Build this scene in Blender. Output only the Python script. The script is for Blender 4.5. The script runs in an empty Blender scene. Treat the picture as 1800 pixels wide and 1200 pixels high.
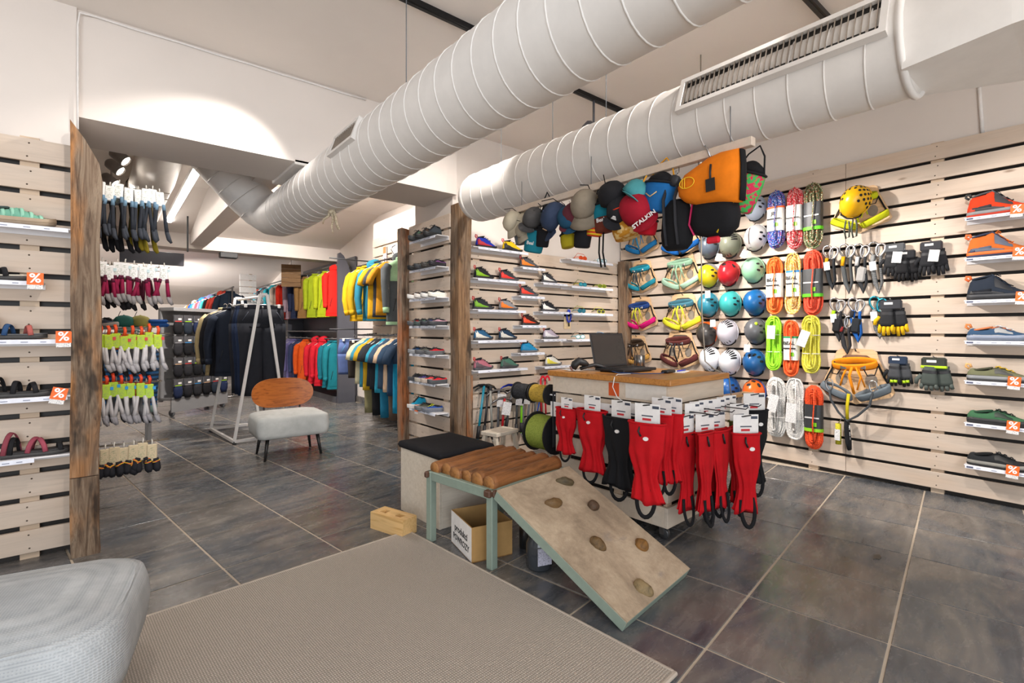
import bpy, math, random
from mathutils import Vector, Matrix, Euler, noise as mnoise
PI = math.pi; R = math.radians
rnd = random.Random(7)
SC = bpy.context.scene
COL = SC.collection
# ------------------------------------------------------------------ camera, world, exposure, large lights
EYE = 1.2; YAW = R(39.3); FPX = 870.0; HOR = 581.0
cam_d = bpy.data.cameras.new('camera'); cam = bpy.data.objects.new('camera', cam_d); COL.objects.link(cam)
cam.location = (0, 0, EYE); cam.rotation_euler = (R(90), 0, -YAW)
cam_d.sensor_width = 36; cam_d.lens = FPX / 1800 * 36; cam_d.shift_y = -(600 - HOR) / 1800; cam_d.clip_start = .05
SC.camera = cam
SC.view_settings.view_transform = 'Standard'; SC.view_settings.look = 'None'
SC.view_settings.gamma = 1; SC.view_settings.use_curve_mapping = False
SC.view_settings.exposure = 0.38
w = bpy.data.worlds.new('world'); SC.world = w; w.use_nodes = True
w.node_tree.nodes['Background'].inputs[0].default_value = (1, .965, .93, 1)
w.node_tree.nodes['Background'].inputs[1].default_value = .52

def area(name, loc, target, sx, sy, power, col=(1, 1, 1)):
    l = bpy.data.lights.new(name, 'AREA'); l.shape = 'RECTANGLE'; l.size = sx; l.size_y = sy; l.energy = power; l.color = col
    o = bpy.data.objects.new(name, l); COL.objects.link(o); o.location = loc
    o.rotation_euler = (Vector(target) - Vector(loc)).to_track_quat('-Z', 'Y').to_euler(); return o
def spot(name, loc, target, power, ang=70, blend=.5, col=(1, .93, .86), size=.035):
    l = bpy.data.lights.new(name, 'SPOT'); l.energy = power; l.spot_size = R(ang); l.spot_blend = blend; l.color = col; l.shadow_soft_size = size
    o = bpy.data.objects.new(name, l); COL.objects.link(o); o.location = loc
    o.rotation_euler = (Vector(target) - Vector(loc)).to_track_quat('-Z', 'Y').to_euler(); return o
# daylight from the shop window behind the camera, and an added fill light over the unseen front of the shop
area('shop_window_light', (-1.6, -2.6, 1.5), (1.6, 3, 2.6), 3.4, 2.4, 125, (.86, .93, 1))
area('front_fill_light', (1.8, -1.4, 2.85), (2.2, 1.2, .8), 2.2, .5, 35, (1, .95, .9))

# ------------------------------------------------------------------ pixel -> world point on a real plane
sA, cA = math.sin(YAW), math.cos(YAW)
def ray(px, py):
    r = (px - 900) / FPX; u = (HOR - py) / FPX
    return Vector((r * cA + sA, -r * sA + cA, u))
def onX(px, py, X): d = ray(px, py); return Vector((0, 0, EYE)) + d * (X / d.x)
def onY(px, py, Y): d = ray(px, py); return Vector((0, 0, EYE)) + d * (Y / d.y)
def onZ(px, py, Z): d = ray(px, py); return Vector((0, 0, EYE)) + d * ((Z - EYE) / d.z)

# ------------------------------------------------------------------ materials
def lin(h, k=1.0):
    h = h.lstrip('#'); c = [int(h[i:i + 2], 16) / 255 for i in (0, 2, 4)]
    return tuple(min(1, k * (x / 12.92 if x <= .04045 else ((x + .055) / 1.055) ** 2.4)) for x in c) + (1,)
_mats = {}
class NT:
    def __init__(s, name):
        s.m = bpy.data.materials.new(name); s.m.use_nodes = True; s.t = s.m.node_tree; s.n = s.t.nodes; s.b = s.n['Principled BSDF']
    def new(s, typ, **kw):
        n = s.n.new(typ)
        for k, v in kw.items():
            if k.startswith('i_'): n.inputs[k[2:].replace('_', ' ')].default_value = v
            else: setattr(n, k, v)
        return n
    def l(s, a, b): s.t.links.new(a, b)
    def ramp(s, fac, stops, interp='LINEAR'):
        n = s.new('ShaderNodeValToRGB'); n.color_ramp.interpolation = interp; e = n.color_ramp.elements
        while len(e) < len(stops): e.new(.5)
        for x, (p, c) in zip(e, stops): x.position = p; x.color = c
        s.l(fac, n.inputs[0]); return n.outputs[0]
    def bump(s, h, strength=.3, dist=.01):
        n = s.new('ShaderNodeBump'); n.inputs['Strength'].default_value = strength; n.inputs['Distance'].default_value = dist
        s.l(h, n.inputs['Height']); s.l(n.outputs[0], s.b.inputs['Normal'])
    def coord(s, scale=(1, 1, 1), rnd_off=False, kind='Object', rot=(0, 0, 0)):
        tc = s.new('ShaderNodeTexCoord'); mp = s.new('ShaderNodeMapping'); mp.inputs['Scale'].default_value = scale; mp.inputs['Rotation'].default_value = rot
        if rnd_off:
            oi = s.new('ShaderNodeObjectInfo'); mu = s.new('ShaderNodeVectorMath', operation='SCALE'); mu.inputs[0].default_value = (37, 53, 71)
            s.l(oi.outputs['Random'], mu.inputs['Scale']); ad = s.new('ShaderNodeVectorMath', operation='ADD')
            s.l(tc.outputs[kind], ad.inputs[0]); s.l(mu.outputs[0], ad.inputs[1]); s.l(ad.outputs[0], mp.inputs['Vector'])
        else: s.l(tc.outputs[kind], mp.inputs['Vector'])
        return mp.outputs[0]
    def noise(s, vec, scale=5, detail=4, rough=.6, dist=0.0):
        n = s.new('ShaderNodeTexNoise'); n.inputs['Scale'].default_value = scale; n.inputs['Detail'].default_value = detail
        n.inputs['Roughness'].default_value = rough; n.inputs['Distortion'].default_value = dist; s.l(vec, n.inputs['Vector']); return n.outputs['Fac']
    def mix(s, fac, a, b, mode='MIX'):
        n = s.new('ShaderNodeMix', data_type='RGBA', blend_type=mode)
        if isinstance(fac, float): n.inputs[0].default_value = fac
        else: s.l(fac, n.inputs[0])
        for sock, v in ((n.inputs[6], a), (n.inputs[7], b)):
            if isinstance(v, tuple): sock.default_value = v
            else: s.l(v, sock)
        return n.outputs[2]
    def col(s, c):
        if isinstance(c, tuple): s.b.inputs['Base Color'].default_value = c
        else: s.l(c, s.b.inputs['Base Color'])
def mul(c, k): return tuple(min(1, x * k) for x in c[:3]) + (1,)

def mat(hexc, kind='plain', hex2=None, rough=None, **kw):
    key = (hexc, kind, hex2, rough, tuple(sorted(kw.items())))
    if key in _mats: return _mats[key]
    t = NT(kind + '_' + hexc); c = lin(hexc); b = t.b
    if kind == 'plain':
        b.inputs['Roughness'].default_value = .55 if rough is None else rough
        t.col(t.ramp(t.noise(t.coord(), 30), [(.3, mul(c, .93)), (.7, mul(c, 1.05))]))
    elif kind == 'gloss':
        b.inputs['Roughness'].default_value = .22 if rough is None else rough
        t.col(t.ramp(t.noise(t.coord(), 12), [(.3, mul(c, .96)), (.7, mul(c, 1.03))]))
    elif kind == 'fabric':
        b.inputs['Roughness'].default_value = .85 if rough is None else rough
        v = t.coord(); n = t.noise(v, 350, 2); n2 = t.noise(v, 14, 3)
        t.col(t.ramp(n2, [(.3, mul(c, .88)), (.7, mul(c, 1.08))])); t.bump(n, .25, .002)
        b.inputs['Specular IOR Level'].default_value = .25
    elif kind == 'metal':
        b.inputs['Metallic'].default_value = 1; b.inputs['Roughness'].default_value = .3 if rough is None else rough
        t.col(t.ramp(t.noise(t.coord(), 40), [(.3, mul(c, .9)), (.7, mul(c, 1.05))]))
    elif kind == 'mesh2':      # two colour fabric print
        b.inputs['Roughness'].default_value = .8
        n = t.noise(t.coord(), kw.get('s', 30), 2); t.col(t.ramp(n, [(.47, c), (.53, lin(hex2))]))
    elif kind == 'stripes':
        b.inputs['Roughness'].default_value = .7
        wv = t.new('ShaderNodeTexWave', bands_direction='Z'); wv.inputs['Scale'].default_value = kw.get('s', 12); t.l(t.coord(), wv.inputs['Vector'])
        t.col(t.ramp(wv.outputs['Fac'], [(.45, c), (.55, lin(hex2))])); t.bump(wv.outputs['Fac'], .5, .01)
    elif kind == 'rope':
        b.inputs['Roughness'].default_value = .75
        v = t.new('ShaderNodeTexVoronoi'); v.inputs['Scale'].default_value = kw.get('s', 210); t.l(t.coord(), v.inputs['Vector'])
        sx = t.new('ShaderNodeSeparateColor'); t.l(v.outputs['Color'], sx.inputs[0])
        st = [(0, c), (kw.get('k', .74), lin(hex2 or hexc))]
        if kw.get('h3'): st.append((.9, lin(kw['h3'])))
        t.col(t.ramp(sx.outputs[0], st, 'CONSTANT')); t.bump(v.outputs['Distance'], .5, .003)
    elif kind == 'slat':       # white washed pine board, grain along x
        b.inputs['Roughness'].default_value = .6
        v = t.coord((1.1, 14, 14), True); g = t.noise(v, 2.6, 5, .65, .6); v2 = t.coord((1, 4, 4), True); g2 = t.noise(v2, 1.8, 2)
        k = t.new('ShaderNodeTexVoronoi'); k.inputs['Scale'].default_value = 2.1; t.l(t.coord((.9, 1.6, 2.6), True), k.inputs['Vector'])
        base = t.ramp(g, [(.3, mul(c, .88)), (.5, c), (.75, mul(c, 1.06))])
        warm = t.mix(t.ramp(g2, [(.45, (0, 0, 0, 1)), (.75, (.35, .35, .35, 1))]), base, lin(hex2 or '#c9a98a'))
        kn = t.ramp(k.outputs['Distance'], [(.03, (1, 1, 1, 1)), (.075, (0, 0, 0, 1))])
        t.col(t.mix(kn, warm, lin('#96816f'))); t.bump(g, .12, .004)
    elif kind == 'wood':       # varnished / raw board, grain along x
        b.inputs['Roughness'].default_value = .4 if rough is None else rough
        v = t.coord(kw.get('sc', (1.2, 16, 16)), True); g = t.noise(v, 3, 5, .6, 1.0)
        t.col(t.ramp(g, [(.28, lin(hex2 or hexc)), (.5, c), (.75, mul(c, 1.15))])); t.bump(g, .1, .003)
    elif kind == 'rustic':     # weathered beam, grain along z
        b.inputs['Roughness'].default_value = .75
        v = t.coord((22, 22, 1.6), True); g = t.noise(v, 1.6, 7, .72, .8); v2 = t.coord((5, 5, 1.2), True); p = t.noise(v2, 1.3, 3)
        grain = t.ramp(g, [(.3, lin('#33241a')), (.45, lin('#6f5a48')), (.6, lin('#93806c')), (.75, lin('#57483b'))])
        warm = t.ramp(g, [(.32, lin('#4c2f1a')), (.5, mul(c, .8)), (.66, mul(c, 1.1)), (.78, lin('#6b4a30'))])
        char = t.ramp(t.noise(t.coord((7, 7, 2.2), True), 1.1, 4), [(.56, (0, 0, 0, 1)), (.66, (.85, .85, .85, 1))])
        x = t.mix(t.ramp(p, [(.46, (0, 0, 0, 1)), (.62, (.8, .8, .8, 1))]), grain, warm)
        t.col(t.mix(char, x, lin('#241b15'))); t.bump(g, .8, .012)
    elif kind == 'tile':
        oi = t.new('ShaderNodeObjectInfo')
        v = t.coord((1, 1, 1), True, rot=(0, 0, R(-20))); v3 = t.coord((.9, 3.2, 1), True)
        g = t.noise(v3, 2.0, 8, .62, 1.6); g2 = t.noise(v, 1.3, 3, .5, .8); g3 = t.noise(t.coord((1, 2.2, 1), True), 9, 9, .7, .5)
        dark = t.ramp(g, [(.3, lin('#484b50')), (.46, lin('#5f6266')), (.6, lin('#75726f')), (.76, lin('#8a857f'))])
        brn = t.ramp(g, [(.3, lin('#5a5754')), (.55, lin('#7a7570')), (.75, lin('#959089'))])
        x = t.mix(t.ramp(g2, [(.49, (0, 0, 0, 1)), (.56, (1, 1, 1, 1))]), dark, brn)
        x = t.mix(.5, x, t.ramp(g3, [(.3, (.55, .55, .55, 1)), (.7, (1, 1, 1, 1))]), 'MULTIPLY')
        val = t.ramp(oi.outputs['Random'], [(0, (.8, .8, .82, 1)), (1, (1, 1, 1, 1))])
        t.col(t.mix(1.0, x, val, 'MULTIPLY')); t.l(t.ramp(g3, [(.3, (.17, .17, .17, 1)), (.7, (.34, .34, .34, 1))]), b.inputs['Roughness']); t.bump(g3, .12, .006)
    elif kind == 'plaster':
        b.inputs['Roughness'].default_value = .8
        v = t.coord(kind='Generated'); v = t.coord(); n = t.noise(v, 1.2, 4); n2 = t.noise(v, 60, 4)
        t.col(t.ramp(n, [(.3, mul(c, .95)), (.7, mul(c, 1.02))])); t.bump(n2, .06, .004)
    elif kind == 'concrete':
        b.inputs['Roughness'].default_value = .8
        v = t.coord(); n = t.noise(v, 3, 7, .7, .4); n2 = t.noise(v, 45, 5, .7); n3 = t.noise(t.coord((1, 2.5, 1)), 2.2, 5, .6)
        x = t.ramp(n, [(.32, lin('#857461')), (.5, lin('#b09c84')), (.68, lin('#c8b59c'))])
        x = t.mix(t.ramp(n3, [(.62, (0, 0, 0, 1)), (.7, (.6, .6, .6, 1))]), x, lin('#77777a'))
        t.col(t.mix(.35, x, t.ramp(n2, [(.3, (.5, .5, .5, 1)), (.7, (1, 1, 1, 1))]), 'MULTIPLY')); t.bump(n2, .5, .006)
    elif kind == 'carpet':
        b.inputs['Roughness'].default_value = .95
        v = t.coord(); wv = t.new('ShaderNodeTexWave', bands_direction='X'); wv.inputs['Scale'].default_value = 38; wv.inputs['Distortion'].default_value = 1.2
        wv.inputs['Detail Scale'].default_value = 3; t.l(v, wv.inputs['Vector'])
        w2 = t.new('ShaderNodeTexWave', bands_direction='Y'); w2.inputs['Scale'].default_value = 30; w2.inputs['Distortion'].default_value = 2; t.l(v, w2.inputs['Vector'])
        m = t.new('ShaderNodeMath', operation='MULTIPLY'); t.l(wv.outputs['Fac'], m.inputs[0]); t.l(w2.outputs['Fac'], m.inputs[1])
        n = t.noise(v, 160, 3); n2 = t.noise(v, 5, 3)
        x = t.ramp(m.outputs[0], [(0, mul(c, .62)), (.45, mul(c, 1.05)), (1, mul(c, 1.3))])
        x = t.mix(.5, x, t.ramp(n, [(.3, (.6, .6, .6, 1)), (.7, (1, 1, 1, 1))]), 'MULTIPLY')
        t.col(x); t.bump(m.outputs[0], .6, .004)
    elif kind == 'weave':
        b.inputs['Roughness'].default_value = .9
        v = t.coord(); wv = t.new('ShaderNodeTexWave', bands_direction='X'); wv.inputs['Scale'].default_value = 42; t.l(v, wv.inputs['Vector'])
        w2 = t.new('ShaderNodeTexWave', bands_direction='Y'); w2.inputs['Scale'].default_value = 42; t.l(v, w2.inputs['Vector'])
        w3 = t.new('ShaderNodeTexWave', bands_direction='Z'); w3.inputs['Scale'].default_value = 42; t.l(v, w3.inputs['Vector'])
        m = t.new('ShaderNodeMath', operation='MULTIPLY'); t.l(wv.outputs['Fac'], m.inputs[0]); t.l(w2.outputs['Fac'], m.inputs[1])
        ma = t.new('ShaderNodeMath', operation='ADD'); t.l(m.outputs[0], ma.inputs[0]); t.l(w3.outputs['Fac'], ma.inputs[1])
        n2 = t.noise(v, 6, 4); n = t.noise(t.coord((1, 30, 30)), 6, 3)
        x = t.ramp(n2, [(.35, mul(c, .86)), (.65, mul(c, 1.05))])
        x = t.mix(.55, x, t.ramp(ma.outputs[0], [(.1, (.62, .64, .67, 1)), (.7, (1, 1, 1, 1))]), 'MULTIPLY')
        x = t.mix(.35, x, t.ramp(t.noise(v, 22, 6, .7), [(.4, (.72, .74, .77, 1)), (.6, (1, 1, 1, 1))]), 'MULTIPLY')
        t.col(x); t.bump(ma.outputs[0], .3, .003)
    elif kind == 'bark':
        b.inputs['Roughness'].default_value = .6
        v = t.coord((1.5, 12, 12), True); g = t.noise(v, 3, 6, .7, .7)
        t.col(t.ramp(g, [(.3, mul(c, .35)), (.48, c), (.7, mul(c, 1.4))])); t.bump(g, .6, .01)
    elif kind == 'emit':
        b.inputs['Emission Color'].default_value = c; b.inputs['Emission Strength'].default_value = kw.get('e', 5); t.col(c)
    elif kind == 'glass':
        b.inputs['Roughness'].default_value = .08; b.inputs['Transmission Weight'].default_value = .9; t.col(c)
    elif kind == 'print':      # tiny illegible print on a light label
        b.inputs['Roughness'].default_value = .5
        n = t.noise(t.coord((60, 60, 260)), 2.2, 2); t.col(t.ramp(n, [(.56, c), (.6, lin(hex2 or '#666a75'))]))
    _mats[key] = t.m; return t.m

# ------------------------------------------------------------------ mesh building
class MB:
    def __init__(s): s.v = []; s.f = []; s.mi = []; s.sm = []
    def add(s, vs, fs, mi=0, smooth=True, mx=None):
        o = len(s.v)
        if mx is not None: vs = [mx @ Vector(p) for p in vs]
        s.v += [tuple(p) for p in vs]
        for f in fs: s.f.append(tuple(i + o for i in f)); s.mi.append(mi); s.sm.append(smooth)
        return s
    def box(s, c, d, rot=None, bev=0.0, mi=0):
        hx, hy, hz = d[0] / 2, d[1] / 2, d[2] / 2; b = min(bev, hx * .9, hy * .9, hz * .9)
        mx = Matrix.Translation(c)
        if rot is not None: mx = mx @ (rot if isinstance(rot, Matrix) else Euler(rot).to_matrix().to_4x4())
        if b <= 0:
            vs = [(x, y, z) for x in (-hx, hx) for y in (-hy, hy) for z in (-hz, hz)]
            return s.add(vs, [(0, 1, 3, 2), (4, 6, 7, 5), (0, 4, 5, 1), (2, 3, 7, 6), (0, 2, 6, 4), (1, 5, 7, 3)], mi, False, mx)
        vs = []; idx = {}
        for sx in (-1, 1):
            for sy in (-1, 1):
                for sz in (-1, 1):
                    for a in range(3):
                        p = [sx * (hx - b), sy * (hy - b), sz * (hz - b)]; p[a] = (sx * hx, sy * hy, sz * hz)[a]
                        idx[(sx, sy, sz, a)] = len(vs); vs.append(p)
        fs = []
        for sx in (-1, 1):
            q = [idx[(sx, -1, -1, 0)], idx[(sx, 1, -1, 0)], idx[(sx, 1, 1, 0)], idx[(sx, -1, 1, 0)]]; fs.append(tuple(q if sx > 0 else q[::-1]))
            q = [idx[(-1, sx, -1, 1)], idx[(-1, sx, 1, 1)], idx[(1, sx, 1, 1)], idx[(1, sx, -1, 1)]]; fs.append(tuple(q if sx > 0 else q[::-1]))
            q = [idx[(-1, -1, sx, 2)], idx[(1, -1, sx, 2)], idx[(1, 1, sx, 2)], idx[(-1, 1, sx, 2)]]; fs.append(tuple(q if sx > 0 else q[::-1]))
        for u in (-1, 1):
            for v in (-1, 1):
                fs.append((idx[(u, v, -1, 0)], idx[(u, v, 1, 0)], idx[(u, v, 1, 1)], idx[(u, v, -1, 1)]))
                fs.append((idx[(u, -1, v, 0)], idx[(u, 1, v, 0)], idx[(u, 1, v, 2)], idx[(u, -1, v, 2)]))
                fs.append((idx[(-1, u, v, 1)], idx[(1, u, v, 1)], idx[(1, u, v, 2)], idx[(-1, u, v, 2)]))
                for z in (-1, 1): fs.append((idx[(u, v, z, 0)], idx[(u, v, z, 1)], idx[(u, v, z, 2)]))
        return s.add(vs, fs, mi, False, mx)
    def tube(s, pts, r, n=8, closed=False, flat=None, mi=0, up=(0, 0, 1), smooth=True, caps=True):
        P = [Vector(p) for p in pts]; N = len(P)
        rr = r if isinstance(r, (list, tuple)) else [r] * N
        T = []
        for i in range(N):
            a = P[(i - 1) % N] if (closed or i > 0) else P[i]; b = P[(i + 1) % N] if (closed or i < N - 1) else P[i]
            d = b - a; T.append(d.normalized() if d.length > 1e-9 else Vector((0, 0, 1)))
        u = Vector(up)
        if abs(u.dot(T[0])) > .95: u = Vector((1, 0, 0)) if abs(T[0].x) < .9 else Vector((0, 1, 0))
        u = (u - T[0] * u.dot(T[0])).normalized(); vs = []
        for i in range(N):
            u = u - T[i] * u.dot(T[i])
            if u.length < 1e-6: u = Vector((1, 0, 0)) - T[i] * T[i].x
            u.normalize(); w_ = T[i].cross(u)
            for k in range(n):
                a = 2 * PI * k / n + (PI / 4 if n == 4 else 0); q = 1.414 if n == 4 else 1
                fa, fb = flat if flat else (1, 1)
                vs.append(P[i] + (u * math.cos(a) * fa + w_ * math.sin(a) * fb) * rr[i] * q)
        fs = []
        for i in range(N if closed else N - 1):
            j = (i + 1) % N
            for k in range(n): fs.append((i * n + k, i * n + (k + 1) % n, j * n + (k + 1) % n, j * n + k))
        if not closed and caps: fs.append(tuple(range(n))[::-1]); fs.append(tuple((N - 1) * n + k for k in range(n)))
        return s.add(vs, fs, mi, smooth and n > 4)
    def lathe(s, prof, n=20, c=(0, 0, 0), axis='z', mi=0, sx=1, sy=1, smooth=True, a0=0, a1=2 * PI):
        full = abs(a1 - a0 - 2 * PI) < 1e-6; m = n if full else n + 1; vs = []
        for (r, z) in prof:
            for k in range(m):
                a = a0 + (a1 - a0) * k / n; x, y = r * math.cos(a) * sx, r * math.sin(a) * sy
                p = {'z': (x, y, z), 'x': (z, x, y), 'y': (x, z, y)}[axis]; vs.append((p[0] + c[0], p[1] + c[1], p[2] + c[2]))
        fs = []
        for i in range(len(prof) - 1):
            for k in range(n):
                j = (k + 1) % m; fs.append((i * m + k, i * m + j, (i + 1) * m + j, (i + 1) * m + k))
        if full:
            if prof[0][0] > 1e-6: fs.append(tuple(range(m))[::-1])
            if prof[-1][0] > 1e-6: fs.append(tuple((len(prof) - 1) * m + k for k in range(m)))
        return s.add(vs, fs, mi, smooth)
    def rings(s, rings, mi=0, smooth=True, cap=(True, True), closed=True):
        n = len(rings[0]); vs = [p for r_ in rings for p in r_]; fs = []
        for i in range(len(rings) - 1):
            for k in range(n if closed else n - 1):
                j = (k + 1) % n; fs.append((i * n + k, i * n + j, (i + 1) * n + j, (i + 1) * n + k))
        if cap[0]: fs.append(tuple(range(n))[::-1])
        if cap[1]: fs.append(tuple((len(rings) - 1) * n + k for k in range(n)))
        return s.add(vs, fs, mi, smooth)
    def prism(s, out, y0, y1, mi=0, plane='xz', smooth=False, mx=None):
        n = len(out); m = {'xz': lambda a, b, t: (a, t, b), 'xy': lambda a, b, t: (a, b, t), 'yz': lambda a, b, t: (t, a, b)}[plane]
        vs = [m(a, b, y0) for a, b in out] + [m(a, b, y1) for a, b in out]
        fs = [tuple(range(n))[::-1], tuple(range(n, 2 * n))] + [(k, (k + 1) % n, n + (k + 1) % n, n + k) for k in range(n)]
        return s.add(vs, fs, mi, smooth, mx)
    def plate_hole(s, outer, inner, y0, y1, mi=0):
        n = len(outer); vs = []
        for y in (y0, y1): vs += [(a, y, b) for a, b in outer] + [(a, y, b) for a, b in inner]
        fs = []
        for k in range(n):
            j = (k + 1) % n
            fs += [(k, j, n + j, n + k), (2 * n + k, 3 * n + k, 3 * n + j, 2 * n + j), (k, 2 * n + k, 2 * n + j, j), (n + k, n + j, 3 * n + j, 3 * n + k)]
        return s.add(vs, fs, mi, False)
    def ell(s, c, r, nu=14, nv=8, v0=-PI / 2, v1=PI / 2, mi=0, mx=None, f=None):
        vs = []
        for j in range(nv + 1):
            v = v0 + (v1 - v0) * j / nv
            for k in range(nu):
                u = 2 * PI * k / nu; p = Vector((r[0] * math.cos(v) * math.cos(u), r[1] * math.cos(v) * math.sin(u), r[2] * math.sin(v)))
                if f: p = f(p)
                vs.append(p + Vector(c))
        fs = [(j * nu + k, j * nu + (k + 1) % nu, (j + 1) * nu + (k + 1) % nu, (j + 1) * nu + k) for j in range(nv) for k in range(nu)]
        return s.add(vs, fs, mi, True, mx)
    def build(s, name, mats, parent=None, loc=None, rot=None, mesh=None):
        if mesh is None:
            mesh = bpy.data.meshes.new(name); mesh.from_pydata(s.v, [], s.f)
            if not isinstance(mats, (list, tuple)): mats = [mats]
            for m in mats: mesh.materials.append(m)
            mesh.polygons.foreach_set('material_index', s.mi); mesh.polygons.foreach_set('use_smooth', s.sm); mesh.update()
        o = bpy.data.objects.new(name, mesh); COL.objects.link(o)
        if parent is not None: o.parent = parent
        if loc is not None: o.location = loc
        if rot is not None: o.rotation_euler = rot
        return o
def tag(o, label=None, cat=None, group=None, kind=None):
    if label: o['label'] = label
    if cat: o['category'] = cat
    if group: o['group'] = group
    if kind: o['kind'] = kind
    return o
def thing(name, label, cat, loc=(0, 0, 0), rz=0.0, group=None, rot=None):
    o = bpy.data.objects.new(name, None); COL.objects.link(o); o.location = loc; o.rotation_euler = rot if rot is not None else (0, 0, rz)
    o.empty_display_size = .05
    return tag(o, label, cat, group)
def inst(o, parent, loc=None, rot=None, name=None):     # a sibling object sharing mesh data
    c = o.copy(); COL.objects.link(c); c.parent = parent
    if loc is not None: c.location = loc
    if rot is not None: c.rotation_euler = rot
    return c
_txt = {}
def text(s, size, m, parent, loc, rot=(PI / 2, 0, 0), ext=.0006, sx=1.0, name='lettering', bold=0.0):
    k = (s, size, m.name, bold)
    if k not in _txt:
        cu = bpy.data.curves.new('lettering', 'FONT'); cu.body = s; cu.size = size; cu.align_x = 'CENTER'; cu.align_y = 'CENTER'; cu.extrude = ext
        cu.resolution_u = 2; cu.offset = bold
        to = bpy.data.objects.new('lettering', cu); COL.objects.link(to)
        me = bpy.data.meshes.new_from_object(to.evaluated_get(bpy.context.evaluated_depsgraph_get()))
        bpy.data.objects.remove(to); bpy.data.curves.remove(cu); me.materials.clear(); me.materials.append(m); _txt[k] = me
    o = bpy.data.objects.new(name, _txt[k]); COL.objects.link(o); o.parent = parent; o.location = loc; o.rotation_euler = rot; o.scale = (sx, 1, 1)
    return o
def ellipse(a, b, n=20, cx=0, cy=0, e=2.0):
    o = []
    for k in range(n):
        t = 2 * PI * k / n; c, s_ = math.cos(t), math.sin(t)
        o.append((cx + a * math.copysign(abs(c) ** (2 / e), c), cy + b * math.copysign(abs(s_) ** (2 / e), s_)))
    return o
WR = R(-90)     # yaw of things facing -X (hung on the walls to the right)

# common materials
PINE = mat('#cabaab', 'slat'); PINE_B = mat('#c9b49d', 'slat')
WHITE = mat('#e9e6e4', 'plain', rough=.5); BLACK = mat('#17171a', 'plain'); DARK = mat('#2b2c30', 'plain'); GREY = mat('#6f7277', 'plain')
STEEL = mat('#b9b9bb', 'metal'); BLKFAB = mat('#161619', 'fabric'); CARD = mat('#e8e7e6', 'print'); LABEL = mat('#dde2ee', 'print', '#8c93a8')
ORANGE = mat('#ee6a1e', 'plain'); PLY = mat('#d9b58c', 'wood', '#c79d70', rough=.55); WALLM = mat('#dcd4ce', 'plaster'); SHELFW = mat('#e4e3e6', 'gloss', rough=.35)
RED = mat('#c4101c', 'fabric'); DUCT = mat('#e2deda', 'gloss', rough=.55)
# ------------------------------------------------------------------ the shell
XR, YL, YS, XK, XC = 4.73, 3.61, 3.70, 2.33, 2.96      # slat fronts: right wall, left wall, climbing shoe wall, low shoe pier, clothes wall
def wallbox(name, x0, x1, y0, y1, z0, z1, m=WALLM):
    o = MB().box(((x0 + x1) / 2, (y0 + y1) / 2, (z0 + z1) / 2), (x1 - x0, y1 - y0, z1 - z0)).build(name, m)
    return tag(o, kind='structure')
wallbox('wall_right', 4.792, 4.95, -1.2, 3.8, 0, 3.0)
wallbox('wall_left', -2.4, -.13, 3.67, 4.27, 0, 3.0)
wallbox('wall_pier', 2.39, 4.95, 3.76, 4.45, 0, 3.0)
wallbox('trim_1', -.13, 2.39, 3.69, 4.27, 2.40, 3.0)          # down-stand beam
wallbox('wall_clothes', 3.0, 3.3, 4.45, 6.85, 0, 2.75)
wallbox('wall_far_right', 3.3, 3.5, 4.45, 17, 0, 3.0)
wallbox('wall_back', -3.0, 3.5, 17, 17.2, 0, 3.0)
wallbox('wall_far_left', -3.2, -3.0, 4.27, 17, 0, 3.0)
wallbox('ceiling', -1.0, 4.95, -.4, 3.69, 3.0, 3.15, mat('#efe8e2', 'plaster'))
wallbox('ceiling', -3.2, 4.95, 3.69, 17.2, 3.0, 3.15, mat('#efe8e2', 'plaster'))
wallbox('wall_far_front', -3.2, -2.4, 4.17, 4.27, 0, 3.0)
wallbox('trim_2', -3.0, 3.3, 9.0, 9.35, 2.46, 2.68)
tag(MB().prism([(7.3, 3.0), (9.0, 2.68), (9.35, 2.68), (9.35, 3.0)], -3.0, 3.3, plane='yz').build('trim_3', mat('#e6ded8', 'plaster')), kind='structure')
wallbox('trim_4', .99, 1.2, 4.27, 9.0, 2.52, 3.0)
tag(MB().prism([(11.2, 3.0), (14.5, 2.3), (17, 1.95), (17, 3.0)], -3.0, 3.3, plane='yz').build('trim_5', mat('#e6ded8', 'plaster')), kind='structure')
bb = mat('#4d4d4f', 'tile')
tag(MB().box((3.28, 7.5, .05), (.03, 1.3, .1)).build('baseboard_far_right', bb), kind='structure')
tag(MB().box((3.15, 6.87, .05), (.3, .03, .1)).build('baseboard_clothes', bb), kind='structure')

# floor: grout bed and single tiles
floor = tag(MB().box((.9, 7.3, -.06), (8.3, 19.8, .112)).build('floor', mat('#bcae9d', 'plaster')), kind='structure')
TA = R(8.45); TU, TV = .503, .5105
tm = MB().box((0, 0, -.004), (TU - .011, TV - .011, .008), bev=.0015)
tmesh = tm.build('tile', mat('#55585c', 'tile')); base_tile = tmesh.data; bpy.data.objects.remove(tmesh)
cells = []
for i in range(-14, 16):
    for j in range(-6, 40):
        u, v = .87 + TU * (i + .5), .205 + TV * (j + .5)
        x, y = u * math.cos(TA) - v * math.sin(TA), u * math.sin(TA) + v * math.cos(TA)
        if not (-2.9 < x < 4.85 and -1 < y < 16.8): continue
        if (x > 2.6 and 4.0 < y < 4.3) or (x > 3.25 and y > 4): continue
        if x < -.4 and y > 3.9: continue
        r_, d_ = cA * x - sA * y, sA * x + cA * y
        if d_ < .9 or abs(r_) > 1.12 * d_ + .4: continue
        cells.append((d_, x, y))
cells.sort()
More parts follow.
